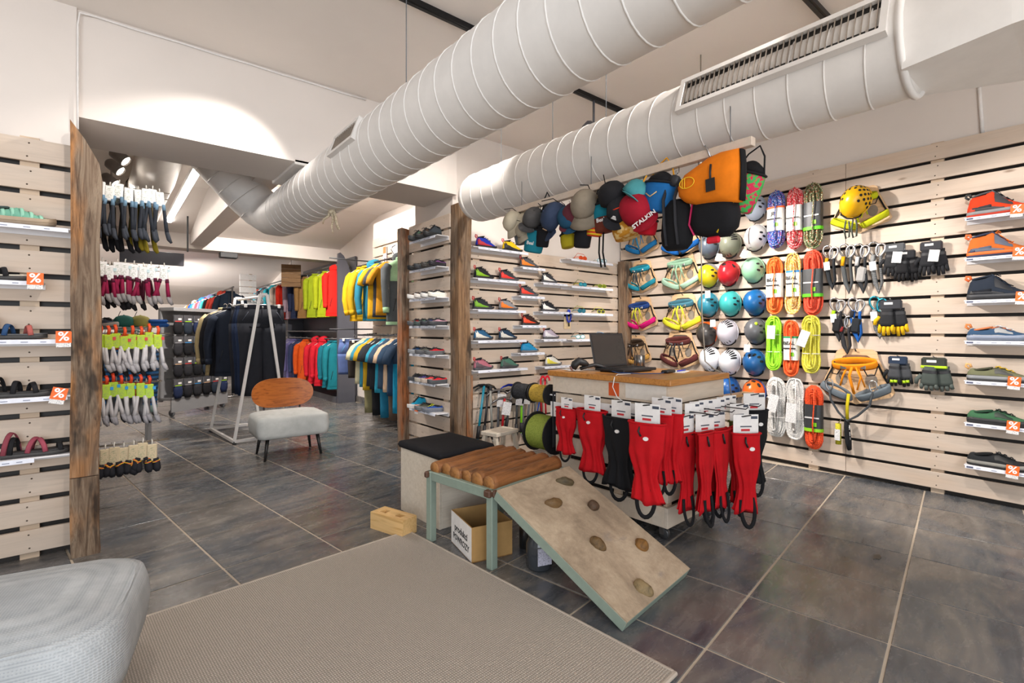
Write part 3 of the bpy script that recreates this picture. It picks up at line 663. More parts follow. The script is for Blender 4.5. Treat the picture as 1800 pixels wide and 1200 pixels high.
def helmet(lab, loc, rz, base='#ffffff', low=None, style='vents', s=1.0, roll=0.0, vcol='#1b1b1d', group='climbing helmets on the right wall', pitch=0.0, low_side=False):
    t = thing('climbing_helmet', lab, 'helmet', loc, rz, group); t.scale = (s, s, s)
    t.rotation_euler = Euler((pitch, roll, rz))
    a, b, c = .103, .145, .128      # half width x, depth -y, half length z
    mx = Matrix.Rotation(R(90), 4, 'X')
    def P(u, v, k=1.0): return Vector((a * k * math.cos(v) * math.cos(u), -b * k * math.sin(v), c * k * math.cos(v) * math.sin(u)))
    vs = MB(); nu, nv = 24, 9
    vs.rings([[P(2 * PI * i / nu, PI / 2 * j / nv * .995) for i in range(nu)] for j in range(nv + 1)]); vs.build('shell', mat(base, 'gloss', rough=.3), t)
    MB().tube([P(2 * PI * i / nu, .02, 1.0) for i in range(nu)], .006, 6, closed=True).build('rim', mat(low or base, 'gloss', rough=.35), t)
    if low:
        u0, u1 = (PI * 1.02, PI * 1.98) if not low_side else (PI * .05, PI * .95)
        rr = [[P(lerp(u0, u1, i / 14), lerp(0, .62 * math.sin(PI * i / 14) ** .5 + .02, j / 5), 1.025) for j in range(6)] for i in range(15)]
        MB().rings(rr, closed=False, cap=(False, False)).build('lower_shell', mat(low, 'gloss', rough=.3), t)
    vb = MB()
    def patch(u, v, du, dv, k=1.008, e=2.5):
        pts = [P(u + x / max(.2, math.cos(v)), v + y, k) for x, y in ellipse(du, dv, 10, e=e)]
        cen = P(u, v, k + .004); n0 = len(vb.v); vb.v += [tuple(p) for p in pts] + [tuple(cen)]
        for i in range(10): vb.f.append((n0 + (i + 1) % 10, n0 + i, n0 + 10)); vb.mi.append(0); vb.sm.append(False)
    if style == 'vents':
        for u, v in ((.35, .6), (.75, .85), (2.75, .6), (2.3, .85), (-.05, .45), (3.2, .45), (1.3, 1.15)): patch(u, v, .10, .17)
    elif style == 'slots':
        for i in range(6):
            x0 = -.5 + i * .2
            for sgn in (1,): patch(PI / 2 - .5 - x0 * 1.3, .66 + .05 * (i % 2), .075, .30)
        for i in range(4): patch(-PI / 2 - .45 + i * .3, .42, .04, .14)
    elif style == 'mesh':
        for j, v in enumerate((.15, .42, .69, .96)):
            m = (22, 19, 15, 10)[j]
            for i in range(m):
                u = 2 * PI * (i + .5 * (j % 2)) / m
                if math.sin(u) > -.25 or abs(math.cos(u)) > .93: patch(u, v, .088, .095, e=2)
    elif style == 'big':
        for u, v in ((.6, .5), (1.25, .55), (1.9, .55), (2.55, .5), (1.57, 1.0)): patch(u, v, .2, .13)
    elif style == 'few':
        for u, v in ((.02, .36), (.30, .62), (-.32, .60), (3.1, .5), (2.75, .75)): patch(u, v, .085, .15)
    if vb.v: tag(vb.build('vents', mat(vcol, 'plain', rough=.8), t), kind='stuff')
    MB().tube([(-.085, .0, -.05), (-.06, -.015, -.115), (-.01, -.01, -.135), (.03, -.01, -.132), (.07, -.012, -.11), (.088, 0, -.04)], .006, 6, flat=(1, .35)).build('chin_strap', BLKFAB, t)
    MB().tube([(0, .0, .1), (0, .012, .135), (0, .02, .13)], .004, 5).build('hook', STEEL, t)
    return t
def rope(lab, loc, rz, c1, c2, c3=None, h=.46, w_=.15, sleeve='#e4e4e2', txt=None, tcol='#1b1b1b', band=None, n=9, loops='loop', group='climbing ropes on the right wall', s=1.0, tags=None, bandtop=None):
    t = thing('climbing_rope', lab, 'rope', loc, rz, group); t.scale = (s, s, s)   # origin: wall at the middle of the coil
    m = mat(c1, 'rope', c2, h3=c3) if c3 else mat(c1, 'rope', c2, k=.74 if c1 != '#d8d6d2' else .88); r2 = random.Random(hash_s(lab)); b = MB()
    for i in range(n * 2 - 3):
        k = ((i % n) + .8) / n; a = w_ / 2 * k * (1 if i < n else .93); hh = h / 2 * (.66 + .34 * k) ; yo = -.03 - .05 * r2.random() * (1 if i % 2 else .6); pts = []
        for j in range(26):
            q = 2 * PI * j / 26; cx, sz = math.cos(q), math.sin(q)
            pinch = 1 - .36 * math.exp(-(sz * 1.9) ** 2)
            pts.append((a * math.copysign(abs(cx) ** .8, cx) * pinch + r2.uniform(-.002, .002), yo - .028 * abs(sz) ** 2 * (1 - k * .6), hh * math.copysign(abs(sz) ** .75, sz) + r2.uniform(-.004, .004)))
        b.tube(pts, .0085, 6, closed=True)
    b.build('rope_coil', m, t)
    if sleeve:
        sh = h * .42
        prof = lambda z: [(x, -.052 + y, z) for x, y in ellipse(w_ * .40, .045, 20, e=2.6)]
        sl = MB().rings([prof(-sh / 2), prof(-sh * .2), prof(sh * .2), prof(sh / 2)], cap=(False, False)).build('paper_sleeve', mat(sleeve, 'plain', rough=.5), t)
        dark = sleeve < '#888888'
        if txt: text(txt, .042, mat('#1d1d1f' if not dark else '#e8e8e8', 'plain'), sl, (-.004, -.0995, sh * .22), bold=.0008)
        MB().box((0, -.0985, sh * .0), (w_ * .62, .002, .012)).build('print_bar', mat('#2a2a2c' if not dark else '#c9c9c9', 'plain'), sl)
        MB().box((w_ * .12, -.0985, -sh * .25), (.03, .002, .034)).build('green_mark', mat('#7ac31c', 'plain'), sl)
        if band: MB().rings([[(x, -.052 + y, z) for x, y in ellipse(w_ * .412, .047, 20, e=2.6)] for z in (-sh / 2 - .006, -sh / 2 + .022)], cap=(False, False)).build('bright_band', mat(band, 'plain'), sl)
        if bandtop: MB().rings([[(x, -.052 + y, z) for x, y in ellipse(w_ * .412, .047, 20, e=2.6)] for z in (sh / 2 - .012, sh / 2 + .004)], cap=(False, False)).build('bright_band', mat(bandtop, 'plain'), sl)
    else:
        for z in (h * .16, -h * .16): MB().tube([(x, -.055 + y, z) for x, y in ellipse(w_ * .38, .048, 16)], .003, 5, closed=True).build('tie', WHITE, t)
    MB().tube([(w_ * .1, -.1, h * .5), (w_ * .12, -.112, h * .2), (w_ * .06, -.112, -h * .1), (w_ * .1, -.108, -h * .38)], .0055, 6).build('rope_end', m, t)
    if tags:
        for (x, z, ww, hh2, rr_) in tags: MB().box((0, 0, 0), (ww, .002, hh2), bev=.0008).build('paper_tag', CARD, t, loc=(x, -.125, z), rot=(0, rr_, 0))
    MB().tube([(0, 0, h * .44), (0, -.06, h * .44), (0, -.09, h * .46)], .004, 6).build('hook', STEEL, t)
    return t
def hash_s(s_):
    v = 7
    for ch in s_: v = (v * 131 + ord(ch)) % 1000003
    return v
def ribbon(b, pts, w_, th=.003, mi=0, up=(0, 0, 1)): b.tube(pts, w_ / 2, 6, flat=(1, th / w_ * 2), up=up, mi=mi); return b
def harness(lab, loc, rz, belt, leg, web=None, s=1.0, board='#d9b58c', gear=None, group='climbing harnesses on plywood cut-outs', small=False):
    t = thing('climbing_harness', lab, 'harness', loc, rz, group); t.scale = (s, s, s)    # about 0.4 wide, 0.36 high
    outer = [(0, .185), (.09, .182), (.115, .165), (.125, .12), (.15, .06), (.185, -.02), (.21, -.09), (.19, -.12), (.13, -.14), (.06, -.165), (.0, -.185), (-.06, -.165), (-.13, -.14), (-.19, -.12), (-.21, -.09), (-.185, -.02), (-.15, .06), (-.125, .12), (-.115, .165), (-.09, .182)]
    inner = [(0, .145), (.06, .143), (.08, .13), (.083, .10), (.08, .085), (.078, .08), (.075, .08), (.07, .078), (.05, .078), (.03, .078), (0, .078), (-.03, .078), (-.05, .078), (-.07, .078), (-.075, .08), (-.078, .08), (-.08, .085), (-.083, .10), (-.08, .13), (-.06, .143)]
    MB().plate_hole(outer, inner, -.018, -.010).build('plywood_form', PLY, t)
    for x in (-.085, .085):
        MB().prism([(x + a, -.02 + b_) for a, b_ in ellipse(.035, .045, 12)], -.0195, -.018).build('cut_out', mat('#8f8478', 'plain'), t)
    bm = mat(belt, 'fabric'); lm = mat(leg, 'fabric'); wm = mat(web or belt, 'fabric')
    def hoop(cx, cz, a, dy, tilt, w_, dip, n=22, y0=-.012):
        pts = []
        for i in range(n):
            q = 2 * PI * i / n; x, yy = math.cos(q), (1 - math.sin(q)) / 2      # yy 0 at the wall, 1 at the front
            pts.append((cx + a * x, y0 - dy * yy, cz - dip * yy + tilt * x))
        b = MB(); b.tube(pts, w_ / 2, 6, closed=True, flat=(1, .22), up=(0, 0, 1)); return b
    hoop(0, .108, .125, .085, .006, .052, .045).build('waist_belt', bm, t)
    hoop(0, .112, .117, .070, .006, .030, .040).build('belt_padding', mat('#26262b', 'fabric'), t)
    for s_ in (-1, 1):
        hoop(s_ * .105, -.082, .088, .07, s_ * .040, .052, .030).build('leg_loop', lm, t)
        hoop(s_ * .105, -.080, .080, .056, s_ * .038, .028, .026).build('leg_padding', mat('#2a2a30', 'fabric'), t)
        b = MB(); ribbon(b, [(s_ * .185, -.02, -.05), (s_ * .16, -.03, .0), (s_ * .12, -.02, .09)], .012, .003); b.build('riser_strap', BLKFAB, t)
        b = MB(); b.tube([(s_ * .06, -.088, .06), (s_ * .085, -.10, .015), (s_ * .12, -.085, .02), (s_ * .13, -.05, .08)], .0038, 6); b.build('gear_loop', BLKFAB, t)
        b = MB(); ribbon(b, [(s_ * .03, -.09, .065), (s_ * .05, -.10, .01), (s_ * .07, -.092, -.06)], .012, .003); b.build('tie_strap', wm, t)
    b = MB(); ribbon(b, [(0, -.10, .07), (-.012, -.11, .01), (.0, -.105, -.05), (.005, -.075, -.11)], .018, .004); b.build('belay_loop', wm, t)
    b = MB(); ribbon(b, [(.02, -.10, .07), (.05, -.11, .0), (.03, -.10, -.08)], .012, .003); b.build('tail_strap', wm, t)
    b = MB(); b.box((-.05, -.098, .066), (.035, .008, .03), bev=.003); b.box((.06, -.095, .07), (.03, .008, .028), bev=.003); b.build('buckles', STEEL, t)
    MB().tube([(0, 0, .17), (0, -.03, .172), (0, -.04, .185)], .004, 6).build('hook', DARK, t)
    return t
def carab(b, c, w_, h, r=.005, ang=0.0, mi=0):
    pts = []
    for j in range(16):
        q = 2 * PI * j / 16; x, z = w_ / 2 * math.cos(q) * (1 + .25 * math.sin(q)), h / 2 * math.sin(q)
        pts.append((c[0] + x * math.cos(ang) - z * math.sin(ang), c[1], c[2] + x * math.sin(ang) + z * math.cos(ang)))
    b.tube(pts, r, 6, closed=True, mi=mi); return b
def lanyard(lab, loc, rz, web='#26262a', web2='#e0b820', absorber=None, L=.42, n=2, group='lanyards with karabiners', cm=None, card=False):
    t = thing('safety_lanyard', lab, 'lanyard', loc, rz, group)
    b = MB(); carab(b, (-.01, -.03, -.035), .066, .11, .008, .2); b.build('karabiner', cm or STEEL, t)
    if n > 1: b = MB(); carab(b, (.035, -.045, -.05), .058, .10, .0075, -.25); b.build('karabiner', cm or STEEL, t)
    b = MB(); ribbon(b, [(-.01, -.03, -.08), (-.018, -.035, -L * .45), (.0, -.03, -L * .8), (.025, -.035, -L), (.045, -.035, -L * .8), (.035, -.04, -L * .4), (.04, -.045, -.09)], .034, .010); b.build('webbing', mat(web, 'stripes', '#8d8f90', s=28) if web2 == 'ribbed' else mat(web, 'fabric'), t)
    b = MB(); ribbon(b, [(-.012, -.045, -.085), (-.02, -.05, -L * .42)], .028, .006); b.build('bright_strap', mat(web2 if web2 != 'ribbed' else '#8d8f90', 'fabric'), t)
    if absorber: MB().box((.012, -.045, -L * .62), (.062, .035, .12), rot=(0, R(8), 0), bev=.012).build('absorber_pouch', mat(absorber, 'fabric'), t)
    if card: MB().box((-.01, -.06, -L * .45), (.045, .002, .07), rot=(0, R(-6), 0)).build('paper_tag', CARD, t)
    MB().tube([(0, 0, .012), (0, -.03, .012), (0, -.045, .02)], .003, 6).build('hook', STEEL, t)
    return t
def gloves(lab, loc, rz, palm='#232327', finger=None, card='#2a2b30', band=None, tipc=None, half=False, s=1.0, paper=False, group='work gloves on the right wall'):
    t = thing('glove_pair', lab, 'gloves', loc, rz, group); t.scale = (s, s, s)
    MB().box((0, -.035, -.035), (.13, .035, .07), bev=.01).build('header_card', mat(card, 'gloss'), t)
    MB().box((-.01, -.054, -.025), (.05, .002, .016)).build('print', WHITE, t)
    if band: MB().box((0, -.036, -.062), (.134, .04, .018), bev=.004).build('bright_band', mat(band, 'plain'), t)
    for gi, (gx, gy, rz_) in enumerate(((-.018, -.045, -.06), (.035, -.02, .12))):
        m = mat(palm, 'fabric'); fm = mat(finger or palm, 'fabric')
        def tr(x, y, z): return (gx + x * math.cos(rz_) - z * math.sin(rz_) * .6, gy + y, z + x * math.sin(rz_))
        MB().rings([[tr(x, y, z) for x, y in ellipse(w_, d_, 14, e=2.6)] for z, w_, d_ in ((-.06, .036, .014), (-.09, .034, .015), (-.12, .040, .017), (-.16, .046, .018), (-.185, .043, .015))]).build('palm', m, t)
        b = MB()
        for i, (fx, fl) in enumerate(((-.033, .058), (-.011, .075), (.012, .07), (.033, .052))):
            if half: fl *= .55
            b2 = MB().tube([tr(fx, 0, -.175), tr(fx * 1.12, -.006, -.175 - fl * .5), tr(fx * 1.2, .004, -.175 - fl)], [.012, .0115, .0095], 8); b2.build('finger', fm, t)
            if tipc and i in (1, 2): MB().tube([tr(fx * 1.1, -.008, -.175 - fl * .3), tr(fx * 1.15, -.007, -.175 - fl * .6)], .0125, 8).build('finger_band', mat(tipc, 'plain'), t)
        MB().tube([tr(-.04, 0, -.12), tr(-.062, -.008, -.15), tr(-.066, -.006, -.18)], [.014, .013, .010], 8).build('thumb', fm, t)
        MB().rings([[tr(x * 1.05, y * 1.15, z) for x, y in ellipse(.037, .016, 14)] for z in (-.085, -.105)], cap=(False, False)).build('cuff_strap', DARK, t)
    if paper: MB().box((.02, -.07, -.11), (.06, .002, .085), rot=(0, R(8), 0)).build('paper_tag', CARD, t)
    MB().tube([(0, 0, 0), (0, -.04, 0), (0, -.06, .01)], .004, 6).build('hook', STEEL, t)
    return t
def gaiter(lab, loc, rz, c='#c4101c', s=1.0, seed=1, card=True, w_=.17, logo=True, cardrot=0.0, group='gaiters hanging around the counter', L=.40, thin=1.0):
    t = thing('gaiter_pair', lab, 'gaiter', loc, rz, group); t.scale = (s, s, s)
    r2 = random.Random(seed); m = mat(c, 'fabric'); rr = []
    for i in range(23):
        q = i / 22; z = -.085 - q * L
        ww = w_ / 2 * pl([0, .1, .38, .60, .70, .84, 1], [1, .98, .9, .60, .52, .64, .82], q); dd = ww * .42 * thin
        ring = []
        for k in range(40):
            a = 2 * PI * k / 40; wr = 1 + (.34 * max(0, 1 - abs(q - .72) * 2.2) + .12 * q + .03) * math.sin(a * 8 + seed + 1.5 * math.sin(q * 5)) + .16 * mnoise.noise((math.cos(a) * 1.5, math.sin(a) * 1.5 + seed, q * 4))
            ring.append((ww * math.cos(a) * (1 + (wr - 1) * .5) + .012 * math.sin(q * 4 + seed) * q, -.035 + dd * math.sin(a) * wr, z + .014 * math.sin(a * 3 + seed) * (1 if i == 22 else 0)))
        rr.append(ring)
    MB().rings(rr, cap=(False, True)).build('gaiter_shell', m, t)
    MB().tube([(w_ / 2 * math.cos(a), -.035 + w_ / 2 * .42 * thin * math.sin(a), -.086) for a in [2 * PI * k / 20 for k in range(20)]], .006, 6, closed=True).build('top_hem', m, t)
    MB().prism([(w_ / 2 * .93 * x, -.035 + w_ / 2 * .39 * thin * y) for x, y in ellipse(1, 1, 16)], -.098, -.092, plane='xy').build('dark_inside', BLKFAB, t)
    b = MB(); zb = -.085 - L; ribbon(b, [(-w_ * .22, -.045, zb + .06)] + [(-w_ * .24 * math.cos(a) - .0, -.05 - .012 * math.sin(a), zb + .01 - .085 * math.sin(a)) for a in [PI * i / 10 for i in range(11)]] + [(w_ * .16, -.05, zb + .07)], .022, .006); b.build('foot_strap', BLKFAB, t)
    MB().tube([(-.02, -.035 - w_ * .2 * thin, -.10), (-.025, -.045 - w_ * .2 * thin, -.125), (-.012, -.042 - w_ * .2 * thin, -.15)], .005, 6).build('cord_lock', BLACK, t)
    if logo:
        MB().prism([(.012 + a, b_ - .16) for a, b_ in ellipse(.014, .010, 12)], -.038 - w_ * .215 * thin, -.034 - w_ * .2 * thin).build('logo_patch', WHITE, t)
    if card:
        header(t, .135, .10, -.03, -.04, n=1)
        MB().tube([(-.04, .02, .0), (-.02, -.035, .0), (.02, -.045, .008)], .003, 6).build('hanger_clip', BLACK, t)
    return t
def sockpair(lab, loc, rz, c='#30343c', foot='#15161a', card='#e8e8e6', card2=None, L=.22, seed=0, group='socks', topc=None, s=1.0, strap=None, short=False, foot_len=.07, w_=.022):
    t = thing('sock_pair', lab, 'socks', loc, rz, group); t.scale = (s, s, s); r2 = random.Random(seed)
    jz = r2.uniform(-.012, .016); t.location = (t.location[0], t.location[1], t.location[2] + jz); t.rotation_euler[1] = r2.uniform(-.07, .07)
    MB().box((0, -.02, -.05), (.046, .012, .092), bev=.004).build('header_card', mat(card, 'plain'), t)
    MB().box((-.004, -.0268, -.05), (.030, .001, .060)).build('print', mat(card, 'print', '#7c8a6a'), t)
    if card2: MB().box((.026, -.0268, -.03), (.016, .0012, .02)).build('print_block', mat(card2, 'plain'), t)
    if strap: MB().tube([(0, -.02, -.01), (.004, -.03, .03), (-.002, -.02, .05)], .004, 6, flat=(2.2, .5)).build('hanger_strap', mat(strap, 'plain'), t)
    else: MB().tube([(0, -.02, -.01), (0, -.025, .012), (0, -.01, .02)], .0035, 6).build('hanger_hook', mat('#cfcac2', 'plain'), t)
    for k, s_ in enumerate((-1, 1)):
        x0 = s_ * .017; dx = s_ * r2.uniform(.002, .014) + r2.uniform(-.008, .008)
        if short:
            pts = [(x0, -.02, -.08), (x0 + dx, -.022, -.11), (x0 + dx * 1.4, -.03, -.135), (x0 + dx * 2, -.035, -.15)]
            MB().tube(pts, [w_ * .8, w_ * 1.1, w_ * 1.15, w_ * .5], 10, flat=(.75, 1)).build('sock', mat(c, 'fabric'), t)
            MB().tube([(x0 + dx * .5, -.021, -.094), (x0 + dx, -.022, -.10)], [w_ * 1.05, w_ * 1.08], 10, flat=(.78, 1)).build('stripe', mat(topc or '#d03030', 'stripes', '#e0c030', s=40), t)
            continue
        kz = -.085; A = Vector((x0, -.02, kz)); B = Vector((x0 + dx, -.02, kz - L * .55)); D = Vector((x0 + dx * 1.6, -.022, kz - L * .8)); E = Vector((x0 + dx * 1.8 + .008, -.026, kz - L)); G = Vector((x0 + dx * 2 + .018, -.028, kz - L - foot_len * .3))
        MB().tube([A, A.lerp(B, .5), B, D], [w_ * .72, w_ * .85, w_ * .95, w_], 10, flat=(.6, 1)).build('sock', mat(c, 'fabric'), t)
        MB().tube([D, E, G], [w_ * 1.01, w_ * 1.1, w_ * .6], 10, flat=(.62, 1)).build('sock_foot', mat(foot, 'fabric'), t)
        if topc: MB().tube([A, A.lerp(B, .3)], [w_ * .78, w_ * .85], 10, flat=(.66, 1)).build('sock_cuff', mat(topc, 'fabric'), t)
    return t
def hanger(t, w_=.40, m=None):
    m = m or WHITE
    MB().tube([(0, 0, .0), (.018, 0, .022), (.012, 0, .045), (-.008, 0, .052), (-.02, 0, .04)], .003, 6).build('hanger_hook', STEEL, t)
    MB().tube([(-w_ / 2, 0, -.085), (-w_ * .3, 0, -.045), (0, 0, -.008), (w_ * .3, 0, -.045), (w_ / 2, 0, -.085)], .008, 6, flat=(.6, 1)).build('hanger_bar', m, t)
def garment(lab, loc, rz, c, kind='jacket', L=.70, w_=.44, c2=None, panel=None, sleeve=None, hood=True, seed=0, group=None, s=1.0, hang=True, zipc='#222', depth=.11, name=None, cat=None, low=True, yoke=None, arm_out=.05):
    t = thing(name or kind, lab, cat or kind, loc, rz, group); t.scale = (s, s, s); m = mat(c, 'fabric'); sm = mat(sleeve or c, 'fabric')
    if hang: hanger(t, w_ * .9)
    def ring(z, hw, hd, k=20):
        o = []
        for i in range(k):
            a = 2 * PI * i / k; x, y = sq(hw, hd, a, 2.4); q = -z / L
            wv = 1 + .10 * q * math.sin(a * 6 + seed + 3 * q) + .06 * mnoise.noise((math.cos(a) + seed, math.sin(a), z * 5)); o.append((x * (1 + (wv - 1) * .3), y * wv, z))
        return o
    hw = w_ / 2
    zz = [(-.015, .06, .045), (-.04, .10, .05), (-.075, hw * .78, .055), (-.10, hw * .95, depth * .5), (-.16, hw * .93, depth * .55), (-L * .5, hw * .88, depth * .55), (-L * .8, hw * .9, depth * .58), (-L, hw * .93, depth * .55)]
    def interp(z):
        for a, b in zip(zz[:-1], zz[1:]):
            if b[0] <= z <= a[0]: q = (a[0] - z) / (a[0] - b[0]); return lerp(a[1], b[1], q), lerp(a[2], b[2], q)
        return zz[-1][1:]
    zl = [-.015, -.04, -.075, -.10, -.14] + [-.14 - (L - .14) * i / 9 for i in range(1, 10)]
    if yoke:
        i0 = 6
        MB().rings([ring(z, *interp(z)) for z in zl[:i0 + 1]]).build('yoke', mat(yoke, 'fabric'), t); MB().rings([ring(z, *interp(z)) for z in zl[i0:]]).build('body', m, t)
    else: MB().rings([ring(z, *interp(z)) for z in zl]).build('body', m, t)
    for s_ in (-1, 1):
        if kind == 'jacket':
            pts = [(s_ * hw * .8, 0, -.10), (s_ * hw * .98, -.005, -.15), (s_ * (hw + arm_out * .7), -.012, -.30), (s_ * (hw + arm_out), -.02, -.45), (s_ * (hw + arm_out * .7), -.035, -.60), (s_ * (hw + arm_out * .5), -.04, -.66)]
            MB().tube(pts, [.06, .072, .066, .058, .048, .042], 12, flat=(.75, 1)).build('sleeve', sm, t)
            MB().tube([pts[-2], pts[-1]], [.05, .044], 12, flat=(.78, 1)).build('cuff', mat(c2 or sleeve or c, 'fabric'), t)
        else:
            pts = [(s_ * hw * .78, 0, -.10), (s_ * hw * 1.0, -.003, -.14), (s_ * (hw + .05), -.008, -.22), (s_ * (hw + .07), -.01, -.30)]
            MB().tube(pts, [.055, .075, .075, .07], 12, flat=(.6, 1)).build('sleeve', sm, t)
    if kind == 'jacket':
        MB().tube([(0, -depth * .5 - .006, -.03), (0, -depth * .60 - .004, -.12), (0, -depth * .62 - .002, -L * .5), (0, -depth * .62 - .002, -L * .97)], .004, 5).build('zip', mat(zipc if len(zipc) == 7 else '#222222', 'plain'), t)
        MB().tube([(.065 * math.cos(a), -.006 + .05 * math.sin(a), -.012) for a in [2 * PI * k / 16 for k in range(16)]], .016, 8, closed=True).build('collar', mat(c2 or c, 'fabric'), t)
        if hood: MB().ell((0, .03, -.005), (.105, .07, .085), 14, 8, f=lambda p: p * (1 + .06 * math.sin(p.x * 40))).build('hood', m, t)
        for s_ in (-1, 1): MB().tube([(s_ * hw * .45, -depth * .62, -L * .62), (s_ * hw * .62, -depth * .6, -L * .80)], .003, 5).build('pocket_zip', mat('#1f1f22', 'plain'), t)
        if low: MB().rings([ring(z, *[q * 1.012 for q in interp(z)]) for z in (-L * .955, -L)], cap=(False, False)).build('hem', mat(c2 or c, 'fabric'), t)
    else:
        MB().tube([(.075 * math.cos(a), -.004 + .048 * math.sin(a), -.028 - .012 * (-math.sin(a))) for a in [2 * PI * k / 16 for k in range(16)]], .008, 6, closed=True).build('neck_rib', mat(c2 or c, 'fabric'), t)
    if panel:
        rr = [[(x * hw * .62, -depth * .5 * 1.16 * (1 - .25 * x * x) - .004, z) for x in (-1, -.6, -.2, .2, .6, 1)] for z in (-.13, -.3, -.5 * L, -.8 * L, -.9 * L)]
        MB().rings(rr, closed=False, cap=(False, False)).build('front_panel', mat(panel, 'fabric'), t)
    return t
def trousers(lab, loc, rz, c, L=1.0, w_=.40, c2=None, short=False, seed=0, group=None, name='trousers', side=None):
    t = thing(name, lab, name, loc, rz, group); m = mat(c, 'fabric')
    MB().tube([(0, 0, .0), (.018, 0, .022), (.0, 0, .045), (-.02, 0, .03)], .003, 6).build('hanger_hook', STEEL, t)
    MB().tube([(-w_ / 2, 0, -.01), (w_ / 2, 0, -.01)], .006, 6).build('hanger_bar', STEEL, t)
    for s_ in (-1, 1): MB().box((s_ * w_ * .38, -.005, -.025), (.03, .07, .04), bev=.004).build('hanger_clip', WHITE, t)
    def ring(cx, z, hw, hd, k=14): return [(cx + hw * math.cos(a) * (1 + .05 * math.sin(5 * a + z * 9 + seed)), hd * math.sin(a) * (1 + .16 * math.sin(3 * a + z * 12 + seed)), z) for a in [2 * PI * i / k for i in range(k)]]
    MB().rings([ring(0, -.02, w_ / 2, .035, 20), ring(0, -.06, w_ / 2 * 1.01, .036, 20)], cap=(False, False)).build('waistband', mat(c2 or c, 'fabric'), t)
    MB().rings([ring(0, -.06, w_ / 2, .037, 20), ring(0, -.15, w_ / 2 * 1.07, .045, 20), ring(0, -.27, w_ / 2 * 1.10, .05, 20)]).build('hips', m, t)
    for s_ in (-1, 1):
        zs = [-.22 - (L - .22) * i / 7 for i in range(8)]
        MB().rings([ring(s_ * w_ * lerp(.26, .24, i / 7), z, w_ * lerp(.30, .24 if not short else .32, i / 7), lerp(.05, .045, i / 7)) for i, z in enumerate(zs)]).build('leg', m, t)
        MB().tube([(s_ * w_ * .32, -.047, -.09), (s_ * w_ * .46, -.045, -.19)], .0025, 5).build('pocket_zip', mat(side or '#5a6270', 'plain'), t)
    MB().tube([(0, -.045, -.03), (0, -.05, -.2)], .0025, 5).build('fly', mat('#3c3c44', 'plain'), t)
    MB().lathe([(0, -.0485), (.009, -.047), (.009, -.04)], 10, (0, 0, -.04), 'y').build('button', STEEL, t)
    return t
def cap(lab, loc, rot, c, brim=None, kind='cap', s=1.0, logo=None, group='caps and chalk bags hanging from the wooden lath'):
    t = thing('cap' if kind == 'cap' else 'hat', lab, 'cap' if kind == 'cap' else 'hat', loc, rot=rot, group=group); t.scale = (s, s, s); m = mat(c, 'fabric')
    MB().rings([[(.085 * k * math.cos(a), .1 * k * math.sin(a), z) for a in [2 * PI * i / 18 for i in range(18)]] for z, k in ((0, 1), (.035, 1.0), (.07, .9), (.095, .68), (.108, .35), (.112, .05))]).build('crown', m, t)
    if kind == 'cap':
        out = [(x, -.09 - .075 * math.cos(x / .075 * PI / 2) ** .6) for x in [(-.075 + .15 * i / 12) for i in range(13)]]
        out += [(x, -.075 + .0) for x in (.06, .02, -.02, -.06)]
        b = MB(); n = len(out); vs = [(x, y, .004 - 2.2 * x * x) for x, y in out] + [(x, y, .008 - 2.2 * x * x) for x, y in out]
        b.add(vs, [tuple(range(n))[::-1], tuple(range(n, 2 * n))] + [(k, (k + 1) % n, n + (k + 1) % n, n + k) for k in range(n)], smooth=False); b.build('brim', mat(brim or c, 'fabric'), t)
        MB().ell((0, 0, .112), (.008, .008, .005), 8, 4).build('top_button', m, t)
    else:
        MB().rings([[(.085 * k * math.cos(a), .1 * k * math.sin(a) * .98, z + .008 * math.sin(3 * a)) for a in [2 * PI * i / 24 for i in range(24)]] for z, k in ((.012, 1.0), (-.012, 1.35), (-.03, 1.6), (-.033, 1.58), (-.012, 1.3), (.0, .98))], cap=(False, False)).build('brim', mat(brim or c, 'fabric'), t)
    if logo: MB().prism([(a, b_ + .05) for a, b_ in ((-.018, -.014), (.018, -.014), (.010, .016), (-.006, .012))], -.1035, -.098).build('logo_patch', mat(logo, 'plain'), t)
    MB().tube([(0, .095, .02), (.004, .1, .09), (0, .05, .15)], .003, 5).build('hanging_strap', BLKFAB, t)
    return t
def chalkbag(lab, loc, rot, c, low=None, rim='#1c1c1f', s=1.0, h=.15, r=.06, txt=None, cord='#1c1c1f', pat=None, group='caps and chalk bags hanging from the wooden lath', name='chalk_bag', flat=.75):
    t = thing(name, lab, 'chalk bag', loc, rot=rot, group=group); t.scale = (s, s, s)
    m = pat or mat(c, 'fabric')
    R_ = lambda z, k: [(r * k * math.cos(a), r * flat * k * math.sin(a), z) for a in [2 * PI * i / 20 for i in range(20)]]
    if low:
        MB().rings([R_(-h * .5, .99), R_(-h * .2, 1.0), R_(0, .95)]).build('upper_body', m, t); MB().rings([R_(-h, .82), R_(-h * .95, .95), R_(-h * .5, .995)]).build('lower_body', mat(low, 'fabric'), t)
    else: MB().rings([R_(-h, .78), R_(-h * .95, .93), R_(-h * .5, 1.02), R_(-h * .2, 1.0), R_(0, .95)]).build('body', m, t)
    MB().tube(R_(.0, .97), .006, 6, closed=True).build('rim', mat(rim, 'fabric'), t)
    MB().rings([R_(.005, .9), R_(.03, .72), R_(.05, .3), R_(.055, .12)]).build('drawstring_top', BLKFAB, t)
    MB().tube([(-r * .9, 0, .0), (-r * .5, 0, .08), (0, 0, .12), (r * .5, 0, .08), (r * .9, 0, 0)], .004, 6).build('carry_cord', mat(cord, 'fabric'), t)
    if txt: text(txt, .03, WHITE, t, (0, -r * flat * 1.03, -h * .62), bold=.0006)
    return t
